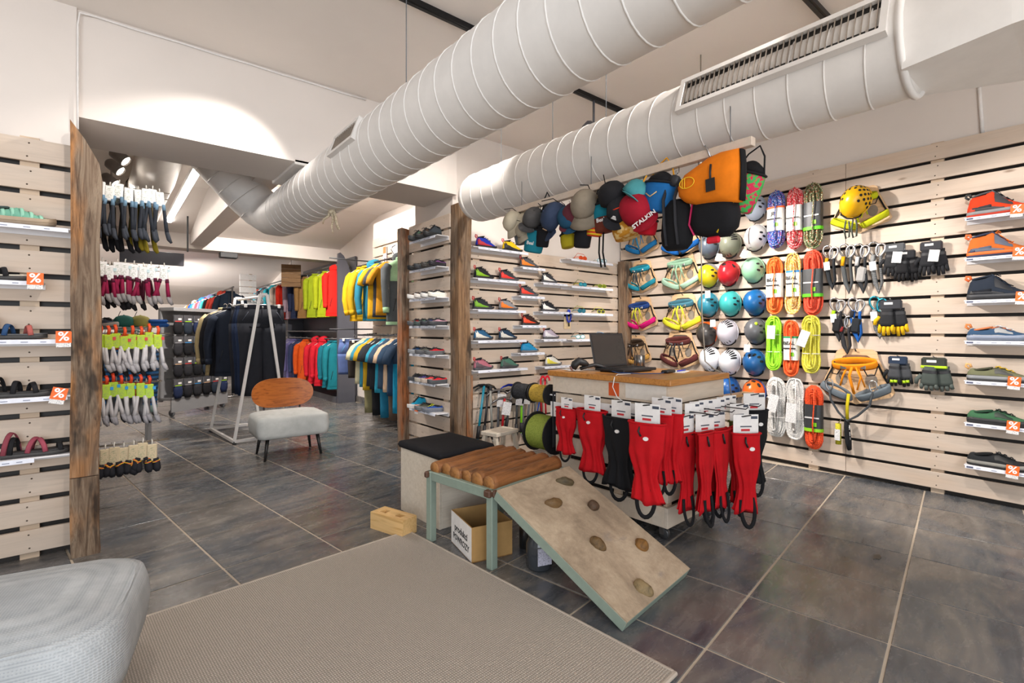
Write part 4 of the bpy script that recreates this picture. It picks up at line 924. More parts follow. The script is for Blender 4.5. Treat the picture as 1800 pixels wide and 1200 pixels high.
ORD = ['first', 'second', 'third', 'fourth', 'fifth', 'sixth', 'seventh', 'eighth', 'ninth', 'tenth', 'eleventh', 'twelfth', 'thirteenth', 'fourteenth', 'fifteenth', 'sixteenth']
# ------------------------------------------------------------------ floor furniture
e1 = Vector((.145, -1.704, 0)); rug = MB().box((-.0, 0, .006), (2.6, 1.71, .012), bev=.004)
ra = math.atan2(-1.704, .145) + PI / 2
ct = Vector((1.391, 2.673, 0)) + e1 / 2 + Vector((-math.cos(ra), -math.sin(ra), 0)) * 1.3
rg = thing('rug', 'large flat beige grey woven rug on the tiled floor', 'rug', ct, ra)
rug.build('rug_field', mat('#bdb2a6', 'carpet'), rg)
bd = MB()
for s_ in (-1, 1): bd.box((0, s_ * .85, .007), (2.604, .016, .014), bev=.004); bd.box((s_ * 1.296, 0, .007), (.016, 1.69, .014), bev=.004)
bd.build('rug_binding', mat('#b3a79b', 'fabric'), rg)

def rbox(b, w_, d, z0, z1, rad=.08, crown=.03, edge=.045, n=9, mi=0, lean=0.0):
    def ring(z, ins):
        hx, hy, rr = w_ / 2 - ins, d / 2 - ins, max(.01, rad - ins * .5); o = []
        for qx, qy, a0 in ((1, 1, 0), (-1, 1, PI / 2), (-1, -1, PI), (1, -1, 3 * PI / 2)):
            for i in range(n):
                a = a0 + PI / 2 * i / (n - 1); o.append((qx * (hx - rr) + rr * math.cos(a), qy * (hy - rr) + rr * math.sin(a), z))
        return o
    rs = [ring(z0 + .004, edge * .6), ring(z0 + edge * .3, edge * .15), ring(z0 + edge, 0), ring(lerp(z0, z1, .5), -.006), ring(z1 - edge, 0), ring(z1 - edge * .3, edge * .2), ring(z1, edge * .8), ring(z1 + crown * .6, edge * 2.5), ring(z1 + crown, min(w_, d) * .33)]
    return b.rings(rs, mi)
SEATF = mat('#b9bdc0', 'weave'); LEGB = mat('#1c1b1b', 'wood', '#101010')
def seat_legs(t, w_, d, z, inset=.09, splay=.03):
    for sx in (-1, 1):
        for sy in (-1, 1):
            MB().tube([(sx * (w_ / 2 - inset), sy * (d / 2 - inset), z + .01), (sx * (w_ / 2 - inset + splay), sy * (d / 2 - inset + splay), 0)], [.018, .011], 10).build('leg', LEGB, t)
ch = thing('lounge_chair', 'low lounge chair with grey seat and rounded orange wood back, by the white rack', 'chair', (1.375, 5.12, 0), R(-2))
rbox(MB(), .64, .52, .20, .405, .07, .025).build('seat', mat('#b4b6b4', 'fabric'), ch); seat_legs(ch, .64, .52, .20, .10, .03)
bk = MB(); nb = 32; rr = []
for i in range(nb + 1):
    x = -.29 * math.cos(PI * i / nb); h = .145 * (max(0, 1 - (abs(x) / .29) ** 3.4)) ** .5 + .002; yb = .27 - .05 * (x / .29) ** 2
    rr.append([(x, yb, .57 - h), (x, yb, .57 + h), (x, yb + .02, .57 + h), (x, yb + .02, .57 - h)])
bk.rings(rr, smooth=False); bk.build('backrest', mat('#b5662a', 'wood', '#7d3c12', rough=.3, sc=(1.2, 16, 16)), ch)
for s_ in (-1, 1): MB().tube([(s_ * .17, .2, .22), (s_ * .17, .275, .36), (s_ * .17, .285, .52)], .009, 8).build('back_strut', DARK, ch)
pf = thing('lounge_chair', 'big light grey upholstered seat cut off by the lower left corner', 'chair', (-.265, 1.985, .014), R(-11))
rbox(MB(), .70, .60, .20, .405, .15, .022, .05).build('seat', SEATF, pf); seat_legs(pf, .68, .56, .20, .12, .03)
MB().tube([(x, y, .398) for x, y in ellipse(.325, .275, 40, e=3.4)], .004, 6, closed=True).build('piping', SEATF, pf)

# cushioned box stool
so = thing('box_stool', 'cream box stool with a flat black cushion behind the log bench', 'stool', (1.74, 2.82, 0), R(3))
CRM = mat('#d3c8b8', 'wood', '#c9bcaa', rough=.55)
for s_ in (-1, 1): MB().box((s_ * .195, 0, .21), (.018, .46, .42), bev=.002).build('side_panel', CRM, so)
MB().box((0, -.22, .21), (.372, .018, .42), bev=.002).build('front_panel', CRM, so); MB().box((0, .22, .21), (.372, .018, .42), bev=.002).build('back_panel', CRM, so)
rbox(MB(), .43, .50, .42, .462, .015, .006, .012).build('cushion', mat('#1b1b1f', 'fabric'), so)

# log bench
SAGE = mat('#8b9a8c', 'mesh2', '#8b9a8c'); SAGE = mat('#87968a', 'plain', rough=.45); RUST = mat('#54382a', 'plain')
be = thing('log_bench', 'low sage green steel bench topped with varnished split logs', 'bench', (1.487, 1.975, 0), R(8))
BL, BD = .60, .53
for x in (.02, BL - .02):
    for y in (.02, BD - .02): MB().box((x, y, .20), (.042, .042, .40), bev=.003).build('leg', SAGE, be)
for y in (.02, BD - .02): MB().box((BL / 2, y, .375), (BL - .084, .036, .05), bev=.003).build('rail', SAGE, be)
for x in (.02, BL - .02): MB().box((x, BD / 2, .375), (.036, BD - .084, .05), bev=.003).build('rail', SAGE, be)
for x, y, dx, dy in ((.018, -.0005, .04, .046), (.0, .016, .046, .05), (-.0006, BD - .02, .044, .03)): MB().box((x, y + .005, .383), (dx * .9, dy * .9, .034), bev=.006).build('rust_spot', RUST, be)
BARK = mat('#84532a', 'bark')
for i in range(6):
    y = .05 + .086 * i; rr = []; r0 = .043 + .004 * math.sin(i * 2.1); x0 = .03 + .012 * math.sin(i * 3.3)
    for k in range(16):
        x = lerp(x0, BL - .02, k / 15); ring = []
        for a_ in range(14):
            a = 2 * PI * a_ / 14; q = r0 * (1 + .16 * mnoise.noise((x * 7, math.cos(a) * 1.3 + i * 3, math.sin(a) * 1.3)) + .09 * mnoise.noise((x * 26, a, i)))
            ring.append((x, y + q * math.cos(a) + .006 * math.sin(x * 9 + i), .418 + q * math.sin(a)))
        rr.append(ring)
    lg = MB().rings(rr, smooth=True).build('log', BARK, be)
    MB().lathe([(0, -.003), (r0 * .9, -.002), (r0 * .92, .004)], 14, (x0 - .002, y, .418), 'x').build('cut_end', mat('#9c6a38', 'wood', '#7a4c24', rough=.6), lg)

# climbing ramp leaning on the bench
rp = thing('climbing_ramp', 'sloping concrete board in a sage steel frame with stone holds', 'climbing ramp', (1.487, 1.965, 0), R(8))
y1, z1_, y2, z2_ = -.012, .385, -.735, .022; sl = math.atan2(z1_ - z2_, y1 - y2); SLN = math.hypot(z1_ - z2_, y1 - y2)
rm = Matrix.Translation((BL / 2, (y1 + y2) / 2, (z1_ + z2_) / 2)) @ Matrix.Rotation(sl, 4, 'X')   # local: x across, y up the slope, z normal
def rp_build(b, name, m, par=None):
    o = b.build(name, m, par or rp); o.matrix_local = rm if par is None else Matrix.Identity(4); return o
for s_ in (-1, 1): rp_build(MB().box((s_ * (BL / 2 - .015), 0, 0), (.03, SLN, .05), bev=.003), 'frame_side', SAGE)
for s_ in (-1, 1): rp_build(MB().box((0, s_ * (SLN / 2 - .015), 0), (BL - .06, .03, .05), bev=.003), 'frame_end', SAGE)
cb_ = MB(); nx, ny = 24, 32; vs = []
for j in range(ny + 1):
    for i in range(nx + 1):
        x, y = -BL / 2 + BL * i / nx, -SLN / 2 + SLN * j / ny; ed = min(i, nx - i, j, ny - j)
        vs.append((x, y, .030 + (0.004 * mnoise.noise((x * 6, y * 6, 1)) + .002 * mnoise.noise((x * 20, y * 20, 1)) if ed > 0 else 0)))
cb_.add(vs, [(j * (nx + 1) + i, j * (nx + 1) + i + 1, (j + 1) * (nx + 1) + i + 1, (j + 1) * (nx + 1) + i) for j in range(ny) for i in range(nx)])
cb_.box((0, 0, .018), (BL - .002, SLN - .002, .022))
slab = rp_build(cb_, 'concrete_slab', mat('#a99c8c', 'concrete'))
rpm = Matrix.Translation(rp.location) @ Matrix.Rotation(R(8), 4, 'Z') @ rm; inv = rpm.inverted()
def on_ramp(px, py):
    o = inv @ Vector((0, 0, EYE)); d = (inv.to_3x3() @ ray(px, py)); k = (.030 - o.z) / d.z; return o + d * k
holds = [(993, 848, .055, .022, '#54472f', -35, 1), (973, 886, .05, .027, '#664c2b', -25, 2), (1042, 890, .030, .030, '#4a3524', 0, 3), (1050, 957, .032, .042, '#624a2a', 20, 4), (1127, 959, .036, .036, '#7c5626', 0, 5), (1130, 1035, .034, .044, '#84704e', 10, 6)]
for px, py, a_, b_, c_, ro, sd in holds:
    p = on_ramp(px, py); o = MB().ell((0, 0, 0), (a_, b_, .030), 18, 10, f=lambda v: v * (1 + .22 * mnoise.noise((v.x * 30 + sd * 9, v.y * 30, v.z * 30)) + .1 * mnoise.noise((v.x * 80, v.y * 80, sd)))).build('stone_hold', mat(c_, 'concrete') if False else mat(c_, 'bark'), slab)
    o.location = (p.x, p.y, .034); o.rotation_euler = (0, 0, R(ro))
p = on_ramp(1080, 1105); rp_build(MB().lathe([(0, -.03), (.010, -.03), (.012, -.02), (.007, -.015), (.007, .0)], 10, (-BL / 2 + .05, -SLN / 2 + .07, -.02)), 'foot_bolt', SAGE)

# cardboard box with paper sign
cx = thing('cardboard_box', 'open cardboard box with a lettered white sheet under the log bench', 'box', (1.455, 2.105, 0), R(-12))
CB = mat('#a9834f', 'plain', rough=.8); CBI = mat('#8a6233', 'plain', rough=.85)
bw, bdp, bh = .235, .30, .18
MB().box((bw / 2, bdp / 2, .003), (bw, bdp, .005)).build('bottom', CBI, cx)
for x in (.002, bw - .002): MB().box((x, bdp / 2, bh / 2 + .003), (.004, bdp, bh)).build('side_wall', CB, cx)
for y in (.002, bdp - .002): MB().box((bw / 2, y, bh / 2 + .003), (bw - .008, .004, bh)).build('end_wall', CB, cx)
pp = MB().box((-.0008, bdp / 2, bh / 2 + .003), (.001, bdp - .006, bh - .004)).build('paper_sheet', WHITE, cx)
text('produkcí', .052, DARK, pp, (-.0015, bdp / 2, bh * .60), rot=(PI / 2, 0, -PI / 2), bold=.0012)
text('POWROZY', .046, DARK, pp, (-.0015, bdp / 2, bh * .30), rot=(PI / 2, 0, -PI / 2), bold=.0012)
bgx = thing('black_bundle', 'black cloth bundle lying in the open cardboard box', 'cloth', (1.60, 2.21, .008), R(-12))
MB().ell((0, 0, .045), (.09, .11, .05), 16, 8, f=lambda v: v * (1 + .25 * mnoise.noise((v.x * 25, v.y * 25, v.z * 20)))).build('cloth', BLKFAB, bgx)
gj = thing('glass_jar', 'dim glass jar with a pale paper label under the sloping board', 'jar', (1.70, 1.86, 0))
MB().lathe([(.0, .003), (.06, .003), (.066, .01), (.066, .13), (.055, .15), (.055, .165)], 24).build('jar_glass', mat('#3a3d42', 'gloss', rough=.1), gj)
MB().lathe([(.058, .16), (.058, .178), (0, .178)], 24).build('lid', DARK, gj)
MB().box((-.02, -.064, .08), (.075, .003, .085), rot=(0, 0, R(-18))).build('paper_label', mat('#c9c6d6', 'print'), gj)
tn = thing('metal_tin', 'small steel tin standing in the shade between the box and the jar', 'tin', (1.80, 2.08, 0))
MB().lathe([(0, .0), (.035, .0), (.035, .11), (.036, .115), (.0, .113)], 20).build('tin_body', STEEL, tn); MB().lathe([(.036, .1), (.037, .118), (0, .118)], 20).build('lid', STEEL, tn)
# wooden block with two square holes
wb = thing('wooden_block', 'small pine block with two square holes beside the stool', 'block', (1.335, 2.76, 0), math.atan2(2.613 - 2.879, 1.411 - 1.33))
WBm = mat('#d8b27a', 'wood', '#c19455', rough=.5); Lb, Wb, Hb = .275, .115, .10
b = MB(); xs = [-Lb / 2, -.095, -.045, .035, .085, Lb / 2]
def holed(b, L, W, H):
    b.box((0, 0, H * .25), (L, W, H * .5)); ycut = .022
    for s_ in (-1, 1): b.box((0, s_ * (W / 2 + ycut) / 2, H * .75), (L, W / 2 - ycut, H * .5))
    for x0, x1 in ((xs[0], xs[1]), (xs[2], xs[3]), (xs[4], xs[5])): b.box(((x0 + x1) / 2, 0, H * .75), (x1 - x0, 2 * ycut, H * .5))
holed(b, Lb, Wb, Hb); b.build('block_body', WBm, wb)
tr_ = tag(MB().prism([(math.cos(a) * .05 * q, math.sin(a) * .018 * q) for a, q in [(k * .7, (1, .7, 1.1, .8, 1, .6, 1.05, .9, .7)[k]) for k in range(9)]], .0005, .003, plane='xy').build('dry_leaf', mat('#4a443c', 'plain'), loc=onZ(1542, 979, 0)), 'dark dry leaf lying on the tiles in front of the right wall', 'leaf')

# ------------------------------------------------------------------ counter
CA = R(3)
ct = thing('sales_counter', 'pale slatted sales counter on casters with a thick oak top', 'counter', (2.405, 1.565, 0), CA)
CX, CY = .70, .90
MB().box((CX / 2, CY / 2, .91), (CX + .03, CY + .03, .036), bev=.004).build('worktop', mat('#b47a3c', 'wood', '#8f5a26', rough=.35), ct)
for y in (-.012, CY + .012): MB().box((CX / 2, y, .84), (CX, .004, .1)) 
CP = mat('#cdbfae', 'slat')
for y in (.022, CY - .022): MB().box((CX / 2, y, .838), (CX - .02, .02, .105), bev=.0015).build('top_board', CP, ct)
for x in (.022, CX - .022): MB().box((x, CY / 2, .838), (.02, CY - .065, .105), bev=.0015).build('top_board', CP, ct)
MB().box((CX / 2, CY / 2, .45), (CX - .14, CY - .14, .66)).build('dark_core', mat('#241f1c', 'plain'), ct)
for k in range(5):
    z = .145 + k * .143
    for y in (.036, CY - .036): MB().box((CX / 2, y, z), (CX - .05, .02, .115), bev=.0015).build('slat', CP, ct)
    for x in (.036, CX - .036): MB().box((x, CY / 2, z), (.02, CY - .095, .115), bev=.0015).build('slat', CP, ct)
for x in (.08, CX * .5, CX - .08):
    for y in (.058, CY - .058): MB().box((x, y, .44), (.05, .022, .7)).build('batten', PINE_B, ct)
for y in (.12, .38, .64, .8):
    for x in (.058, CX - .058): MB().box((x, y, .44), (.022, .05, .7)).build('batten', PINE_B, ct)
for x in (.09, CX - .09):
    for y in (.09, CY - .09):
        c_ = MB().box((x, y, .082), (.05, .05, .012)).box((x - .02, y, .055), (.004, .03, .05)).box((x + .02, y, .055), (.004, .03, .05)).build('caster', STEEL, ct)
        MB().lathe([(0, -.014), (.03, -.014), (.033, -.008), (.033, .008), (.03, .014), (0, .014)], 18, (x, y - .005, .033), 'x').build('caster_wheel', mat('#3a3a3c', 'gloss'), c_)
MB().box((.0105, .38, .842), (.003, .075, .08)).build('orange_sticker', mat('#c9501a', 'plain'), ct)
MB().box((.0105, .16, .842), (.0024, .27, .085)).build('paper_sheet', mat('#d6cfc6', 'plain'), ct)
MB().box((CX + .16, .02, .765), (.42, .07, .018), rot=(0, 0, R(-4)), bev=.002).build('side_ledge', mat('#c79c66', 'wood', '#b08450'), ct)
for z in (.66, .62):
    MB().tube([(.026, .06, z), (.0, .06, z), (.0, CY - .06, z), (.026, CY - .06, z)], .005, 6).build('hanging_rail', DARK, ct)
    MB().tube([(.05, .026, z), (.05, .0, z), (CX - .02, .0, z), (CX - .02, .026, z)], .005, 6).build('hanging_rail', DARK, ct)
# things on the counter
TOPZ = .928
lp = thing('laptop', 'open black laptop on the oak counter top', 'laptop', (2.70, 2.09, TOPZ), R(0))
MB().box((0, -.0, .016), (.35, .24, .018), bev=.004).build('base', BLACK, lp)
for k in range(2): MB().box((0, .09 - .18 * k, .0035), (.3, .012, .007)).build('rubber_foot', BLACK, lp)
MB().box((0, .01, .0255), (.31, .12, .001)).build('keyboard', mat('#232326', 'plain'), lp)
kk = MB()
for i in range(13):
    for j in range(5): kk.box((-.144 + i * .024, -.036 + j * .023, .0275), (.019, .018, .003))
tag(kk.build('keys', mat('#1a1a1c', 'plain'), lp), kind='stuff')
MB().box((0, -.075, .0258), (.1, .06, .001)).build('touchpad', mat('#2d2d31', 'plain'), lp)
sc_ = MB().box((0, 0, .12), (.35, .008, .235), bev=.003).build('screen', BLACK, lp, loc=(0, .122, .022), rot=(R(-12), 0, 0))
MB().box((0, -.0046, .12), (.325, .0008, .205)).build('display', mat('#2b2928', 'gloss', rough=.25), sc_)
bs = thing('barcode_scanner', 'black handheld barcode scanner left of the laptop', 'scanner', (2.455, 2.25, TOPZ), R(-35))
MB().tube([(-.02, 0, .02), (.03, 0, .035), (.08, 0, .045), (.12, 0, .035), (.15, 0, .02)], [.018, .017, .018, .02, .02], 10, flat=(.7, 1.1)).build('handle', BLACK, bs)
MB().tube([(-.07, 0, .018), (-.055, 0, .05), (-.03, 0, .068), (.01, 0, .055), (.03, 0, .04)], [.022, .027, .028, .022, .016], 10, flat=(1, 1.3)).build('scan_head', BLACK, bs)
MB().box((-.082, 0, .022), (.006, .05, .03), rot=(0, R(-25), 0)).build('scan_window', mat('#5a2023', 'gloss'), bs)
tag(MB().tube([(2.56, 2.15, .945), (2.5, 2.0, .934), (2.56, 1.86, .934), (2.66, 1.80, .934), (2.8, 1.84, .934)], .003, 6).build('usb_cable', mat('#2a4a80', 'plain')), 'thin dark cable lying on the oak top in front of the laptop', 'cable')
pc = thing('pen_cup', 'striped grey pen cup beside the laptop', 'cup', (3.0, 2.2, TOPZ))
MB().lathe([(0, 0), (.036, 0), (.036, .095), (.032, .095), (.032, .01), (0, .01)], 20).build('cup_body', mat('#8a8784', 'metal', rough=.35), pc)
for k in range(8): MB().box((.0365 * math.cos(k * PI / 4), .0365 * math.sin(k * PI / 4), .05), (.004, .004, .088), rot=(0, 0, k * PI / 4)).build('dark_stripe', DARK, pc)
for i, (x, y, a, lab) in enumerate(((2.93, 1.86, 20, 'white paper sheet near the front right corner of the counter'), (2.55, 2.38, -15, 'white paper sheet under the scanner at the far left of the counter'))):
    tag(MB().box((0, 0, .0012), (.21, .15, .0012)).build('paper_sheet', CARD, loc=(x, y, TOPZ + .0012 * 0), rot=(0, 0, R(a))), lab, 'paper')
pn = thing('pen', 'blue pen lying on the white sheet on the counter', 'pen', (2.97, 1.84, TOPZ + .0065), R(5))
MB().tube([(-.06, 0, 0), (.05, 0, 0)], .0045, 8).build('pen_barrel', mat('#2436b4', 'gloss'), pn); MB().tube([(.05, 0, 0), (.065, 0, 0)], [.0045, .001], 8).build('pen_tip', STEEL, pn)
tag(MB().box((0, 0, .01), (.13, .05, .02), bev=.008).build('computer_mouse', BLACK, loc=(2.80, 1.83, TOPZ), rot=(0, 0, R(10))), 'flat black device lying in front of the laptop', 'device')
tag(MB().tube([(3.0, 1.72, 3.0), (3.0, 1.72, 2.2), (3.005, 1.715, 1.3), (3.02, 1.70, 1.0), (3.06, 1.66, .95), (3.135, 1.60, .90), (3.14, 1.585, .76)], .004, 6).build('power_cord', mat('#8c8478', 'plain')), 'grey power cord hanging from the ceiling to the counter edge', 'cord')
tag(MB().tube([(2.50, 1.90, .934), (2.40, 1.92, .935), (2.372, 1.92, .92), (2.366, 1.93, .86), (2.372, 1.90, .80), (2.382, 1.87, .78)], .003, 6).build('white_cable', WHITE), 'thin white cable drooping over the left counter edge', 'cable')

# spools on the far side of the counter
def spool(lab, loc, r, wd, c, c2=None, fr=1.25):
    t = thing('rope_spool', lab, 'spool', loc, CA, 'rope spools beside the counter'); F_ = r * fr
    for s_ in (-1, 1): MB().lathe([(.012, -.004), (F_, -.004), (F_, .004), (.012, .004)], 28, (0, s_ * (wd / 2 + .004), 0), 'y', smooth=False).build('flange', BLACK, t)
    b = MB(); k = max(4, int(wd / .009)); prof = []
    for i in range(k):
        x = -wd / 2 + wd * (i + .5) / k; q = wd / k / 2
        prof += [(r - .001, x - q), (r + q * .7, x - q * .5), (r + q, x), (r + q * .7, x + q * .5)]
    b.lathe(prof, 28, (0, 0, 0), 'y'); b.build('wound_cord', mat(c, 'rope', c2 or c, s=170), t)
    return t
def cpt(lx, ly, z): return Vector((2.405 + lx * math.cos(CA) - ly * math.sin(CA), 1.565 + lx * math.sin(CA) + ly * math.cos(CA), z))
spool('large spool of olive green cord beside the red gaiters', cpt(.09, CY + .125, .47), .118, .19, '#8f9a3c', '#7c8a30', 1.2)
spool('small spool of black cord under the counter top end', cpt(.03, CY + .29, .755), .052, .14, '#222224', '#303036')
spool('small spool of mustard yellow cord next to the black one', cpt(.03, CY + .11, .755), .058, .15, '#b39233', '#96792a')
bkt = thing('spool_bracket', 'steel rods carrying the cord spools at the counter end', 'bracket', cpt(0, CY, .0), CA)
MB().tube([(.03, -.02, .755), (.03, .39, .755)], .008, 8).build('axle', STEEL, bkt); MB().tube([(.09, -.02, .47), (.09, .26, .47)], .008, 8).build('axle', STEEL, bkt)
MB().box((.06, -.012, .6), (.10, .006, .40)).build('back_plate', DARK, bkt)
st = thing('step_stool', 'cream folding step stool behind the green cord spool', 'step stool', (2.32, 2.98, 0), R(12))
MB().box((0, 0, .43), (.26, .16, .03), bev=.004).build('step_board', CRM, st)
for s_ in (-1, 1):
    MB().tube([(s_ * .11, -.05, .42), (s_ * .13, -.12, 0)], .014, 4).build('leg', CRM, st); MB().tube([(s_ * .11, .05, .42), (s_ * .13, .12, 0)], .014, 4).build('leg', CRM, st)

# gaiters: left face of the counter, then the near face
gl = [(1000, 700, .72, RED, '#b80c18', 2, 'short red gaiter pair beside the olive cord spool'), (1046, 697, .93, RED, '#b80c18', 5, 'wide red gaiter pair left of the black pair'),
      (1097, 706, 1.0, BLACK, '#17171a', 7, 'black gaiter pair between the red ones on the counter side')]
for px, py, s_, _, c_, sd, lab in gl:
    p = onX(px, py, 2.375 - .03); gaiter(lab, p, WR + CA, c_, s_, sd, w_=.245)
p = onX(1140, 712, 2.20); gaiter('front most red gaiter pair at the near counter corner', (2.21, p.y, p.z), WR + R(12), '#b80c18', 1.02, 9, w_=.20)
for k, (px, X_, lab) in enumerate(((1168, 2.33, 'red gaiter pair half hidden behind the front most one'), (1186, 2.37, 'red gaiter pair next to the counter corner edge'))):
    p = onX(px, 702 - 2 * k, X_); gaiter(lab, (X_, p.y, p.z), WR, '#b80c18', .9, 20 + k, w_=.16)
for k, (px, lab) in enumerate(((985, 'spare white card pack hanging above the short red gaiters'), (1022, 'spare white card pack between the two left red gaiters'), (1066, 'spare white card pack above the wide red gaiters'), (1120, 'spare white card pack right of the black gaiters'), (1150, 'spare white card pack above the near counter corner'))):
    p = onX(px, 716 + .03 * (px - 985), 2.385); t = thing('product_card', lab, 'card', (2.382, p.y, p.z + .03), WR + CA, 'white product cards on the counter side'); header(t, .165, .10, -.006, -.045, n=1)
nx_ = [(2.43, 1.51, 0, '#b80c18'), (2.47, 1.42, 8, '#b80c18'), (2.545, 1.46, -6, '#b80c18'), (2.60, 1.40, 5, '#b80c18'), (2.68, 1.47, -10, '#b80c18'), (2.74, 1.40, 12, '#b80c18')]
for k, (x, y, a, c_) in enumerate(nx_):
    gaiter('%s red gaiter pair from the left in the tight row on the near counter face' % ORD[k], (x, y, .735 + .01 * (k % 2)), R(a - 8), c_, 1.03, 31 + k, w_=.15, logo=False, thin=.55, card=k % 2 == 0)
gaiter('red gaiter pair turned outward at the end of the tight row', (2.70, 1.30, .735), R(-35), '#b80c18', 1.05, 44, w_=.15)
gaiter('olive green gaiter pair behind the outer red pair', (2.90, 1.44, .76), R(-20), '#4e5524', 1.05, 45, w_=.15, logo=True)
gaiter('black gaiter pair at the far right end of the counter', (3.14, 1.46, .80), R(-30), '#17171a', 1.1, 46, w_=.16)
for k, (x, y) in enumerate(((2.52, 1.50), (2.60, 1.52), (2.70, 1.52), (2.80, 1.50), (2.90, 1.52), (3.00, 1.53))):
    t = thing('product_card', '%s white card from the left above the near gaiter row' % ORD[k], 'card', (x, y, .80), R(-20), 'white product cards on the near counter face'); header(t, .10, .085, -.006, -.045, n=1)
for k, (x, y) in enumerate(((2.5, 1.54), (2.66, 1.54), (2.82, 1.54), (2.98, 1.54))):
    tag(MB().tube([(x, y, .752), (x, y - .2, .752), (x, y - .215, .765)], .003, 6).build('hook_arm', DARK), '%s dark hook arm from the left on the near counter face' % ORD[k], 'hook', 'dark hook arms of the counter')
# ------------------------------------------------------------------ right wall goods
SX = XR - .12
rows = [(384, 'boot', '#d8401f', '#c23a22', '#8b8d90', '#3a3a3e', '#202024', 'tall red and black hiking boot on the topmost right shelf', 1788, '#55565a'),
        (455, 'boot', '#c9682c', '#2c3350', '#e06a28', '#5b6273', '#e87a2c', 'orange mid hiking boot with navy rand on the second right shelf', 1792, '#3c4258'),
        (529, 'boot', '#252d3a', '#1f2023', '#3b3d42', '#1d2027', '#20232a', 'black and blue mid boot with orange eyelets on the third right shelf', 1797, '#26303e'),
        (600, 'low', '#35506e', '#6d7686', '#8d97ab', '#9fa1a3', '#cfd2d6', 'blue low shoe with grey sole and orange collar on the fourth right shelf', None, '#c9764a'),
        (670, 'low', '#6f7156', '#3a3b3d', '#8d9094', '#4b4c4a', '#d8b43a', 'olive low shoe with yellow laces on the fifth right shelf', 1783, '#4a4c3c'),
        (744, 'low', '#3f6b4c', '#1f2022', '#2b2c2e', '#22352a', '#26302a', 'green low shoe with black sole on the sixth right shelf', 1781, '#2c4a38'),
        (818, 'low', '#26282b', '#1b1c1e', '#8c8a84', '#1f2022', '#26282b', 'plain black low shoe on the lowest right shelf', 1780, '#1d1e20')]
for k, (y, kind, up, sole, mid, acc, lace, lab, tg, lin_) in enumerate(rows):
    p = onX(1700, y, SX); z = p.z + .006; y0 = onX(1694, y, SX).y
    shelf('white shelf number %s from the top on the right wall' % ORD[k] if False else 'white shelf under the ' + lab.split(' on the ')[0].replace(' with grey sole and orange collar', ''), (XR, y0, z), WR, .36, .12, tagx=None if tg is None else (y0 - onX(tg, y, SX - .01).y), tag_tilt=R(4), strip=(.02, .98), group='shoe shelves of the right wall', brand=True)
    shoe(lab, (SX + .055, y0 - .17, z + .001), WR, kind, .315, up, sole, mid, acc, toe='#3b3c40' if k not in (4, 5) else '#2b2c2e', lace=lace, lining=lin_, pull={0: '#222222', 1: '#e8662a', 2: '#e8662a', 3: '#e08040', 4: '#e8b070'}.get(k), group='hiking shoes of the right wall')
tag(MB().tube([(4.40, .205, 1.98), (4.44, .20, 1.9), (4.43, .2, 1.6)], .03, 8, flat=(.3, 1)).build('hanging_strap', mat('#4c5470', 'fabric')), 'blue grey strap hanging at the right picture edge beside the top slats', 'strap')

HELM = [(1327, 366, '#aab4c4', None, 'few', 'pale blue helmet half behind the colourful chalk bag', 0), (1328, 418, '#dfe0e2', None, 'few', 'pearl white helmet with a brown cord under the pale blue one', 1),
        (1247, 434, '#56606e', None, 'vents', 'slate blue helmet under the black pouch', 0), (1284, 431, '#7d8070', None, 'slots', 'olive grey helmet between the slate and the white ones', 1),
        (1246, 485, '#c3b41c', '#8a8d90', 'few', 'mustard yellow helmet in the leftmost helmet column', 0), (1281, 481, '#c8202c', '#c8202c', 'big', 'bright red helmet with pink openings', 2), (1324, 475, '#86b795', None, 'few', 'mint green helmet beside the orange rope', 0),
        (1245, 536, '#2f8096', None, 'few', 'teal blue helmet under the mustard one', 0), (1284, 534, '#3fb0ae', None, 'few', 'turquoise helmet in the middle of the helmet wall', 0), (1327, 532, '#14578f', None, 'few', 'royal blue helmet left of the yellow and white rope', 0),
        (1243, 587, '#3a3634', '#d8581c', 'few', 'dark helmet with an orange front, left of the lilac white one', 0), (1279, 584, '#d9d4de', None, 'slots', 'lilac white helmet with slotted right side', 0), (1329, 582, '#5b5c60', None, 'few', 'dark grey helmet with a lime spot left of the lime rope', 0),
        (1248, 631, '#e4e4ea', None, 'slots', 'white slotted helmet just above the counter edge', 0), (1283, 636, '#e9e9ee', None, 'slots', 'bright white slotted helmet right of the other white one', 1), (1326, 637, '#1f5a94', None, 'vents', 'blue helmet with a grey upper shell', 0),
        (1281, 684, '#1f5aa0', '#1b4e8c', 'few', 'shiny blue helmet seen above the gaiter cards', 0), (1326, 690, '#e8641e', '#1b55b0', 'big', 'orange over blue children helmet near the white rope', 0), (1256, 680, '#dfe2ea', None, 'mesh', 'white perforated helmet half behind the blue one', 0)]
for px, py, c, low, stl, lab, v in HELM:
    p = onX(px, py, XR - .05); h = helmet(lab, (XR - .035, p.y, p.z), WR, c, low, stl, (.96 if 'half' not in lab else .93), roll=R((-8, 6, 0)[v % 3]), pitch=R(-8), low_side='grey upper' not in lab and low is not None and c != '#e8641e')
    if v == 1 and 'pearl' in lab: MB().tube([(-.02, -.02, .14), (-.015, -.13, .06), (-.005, -.152, -.01), (.0, -.12, -.09)], .003, 5).build('brown_cord', mat('#6a4638', 'plain'), h)
    if 'dark grey' in lab: MB().ell((.05, -.112, .05), (.016, .012, .018), 10, 6).build('lime_spot', mat('#a8d020', 'plain'), h)
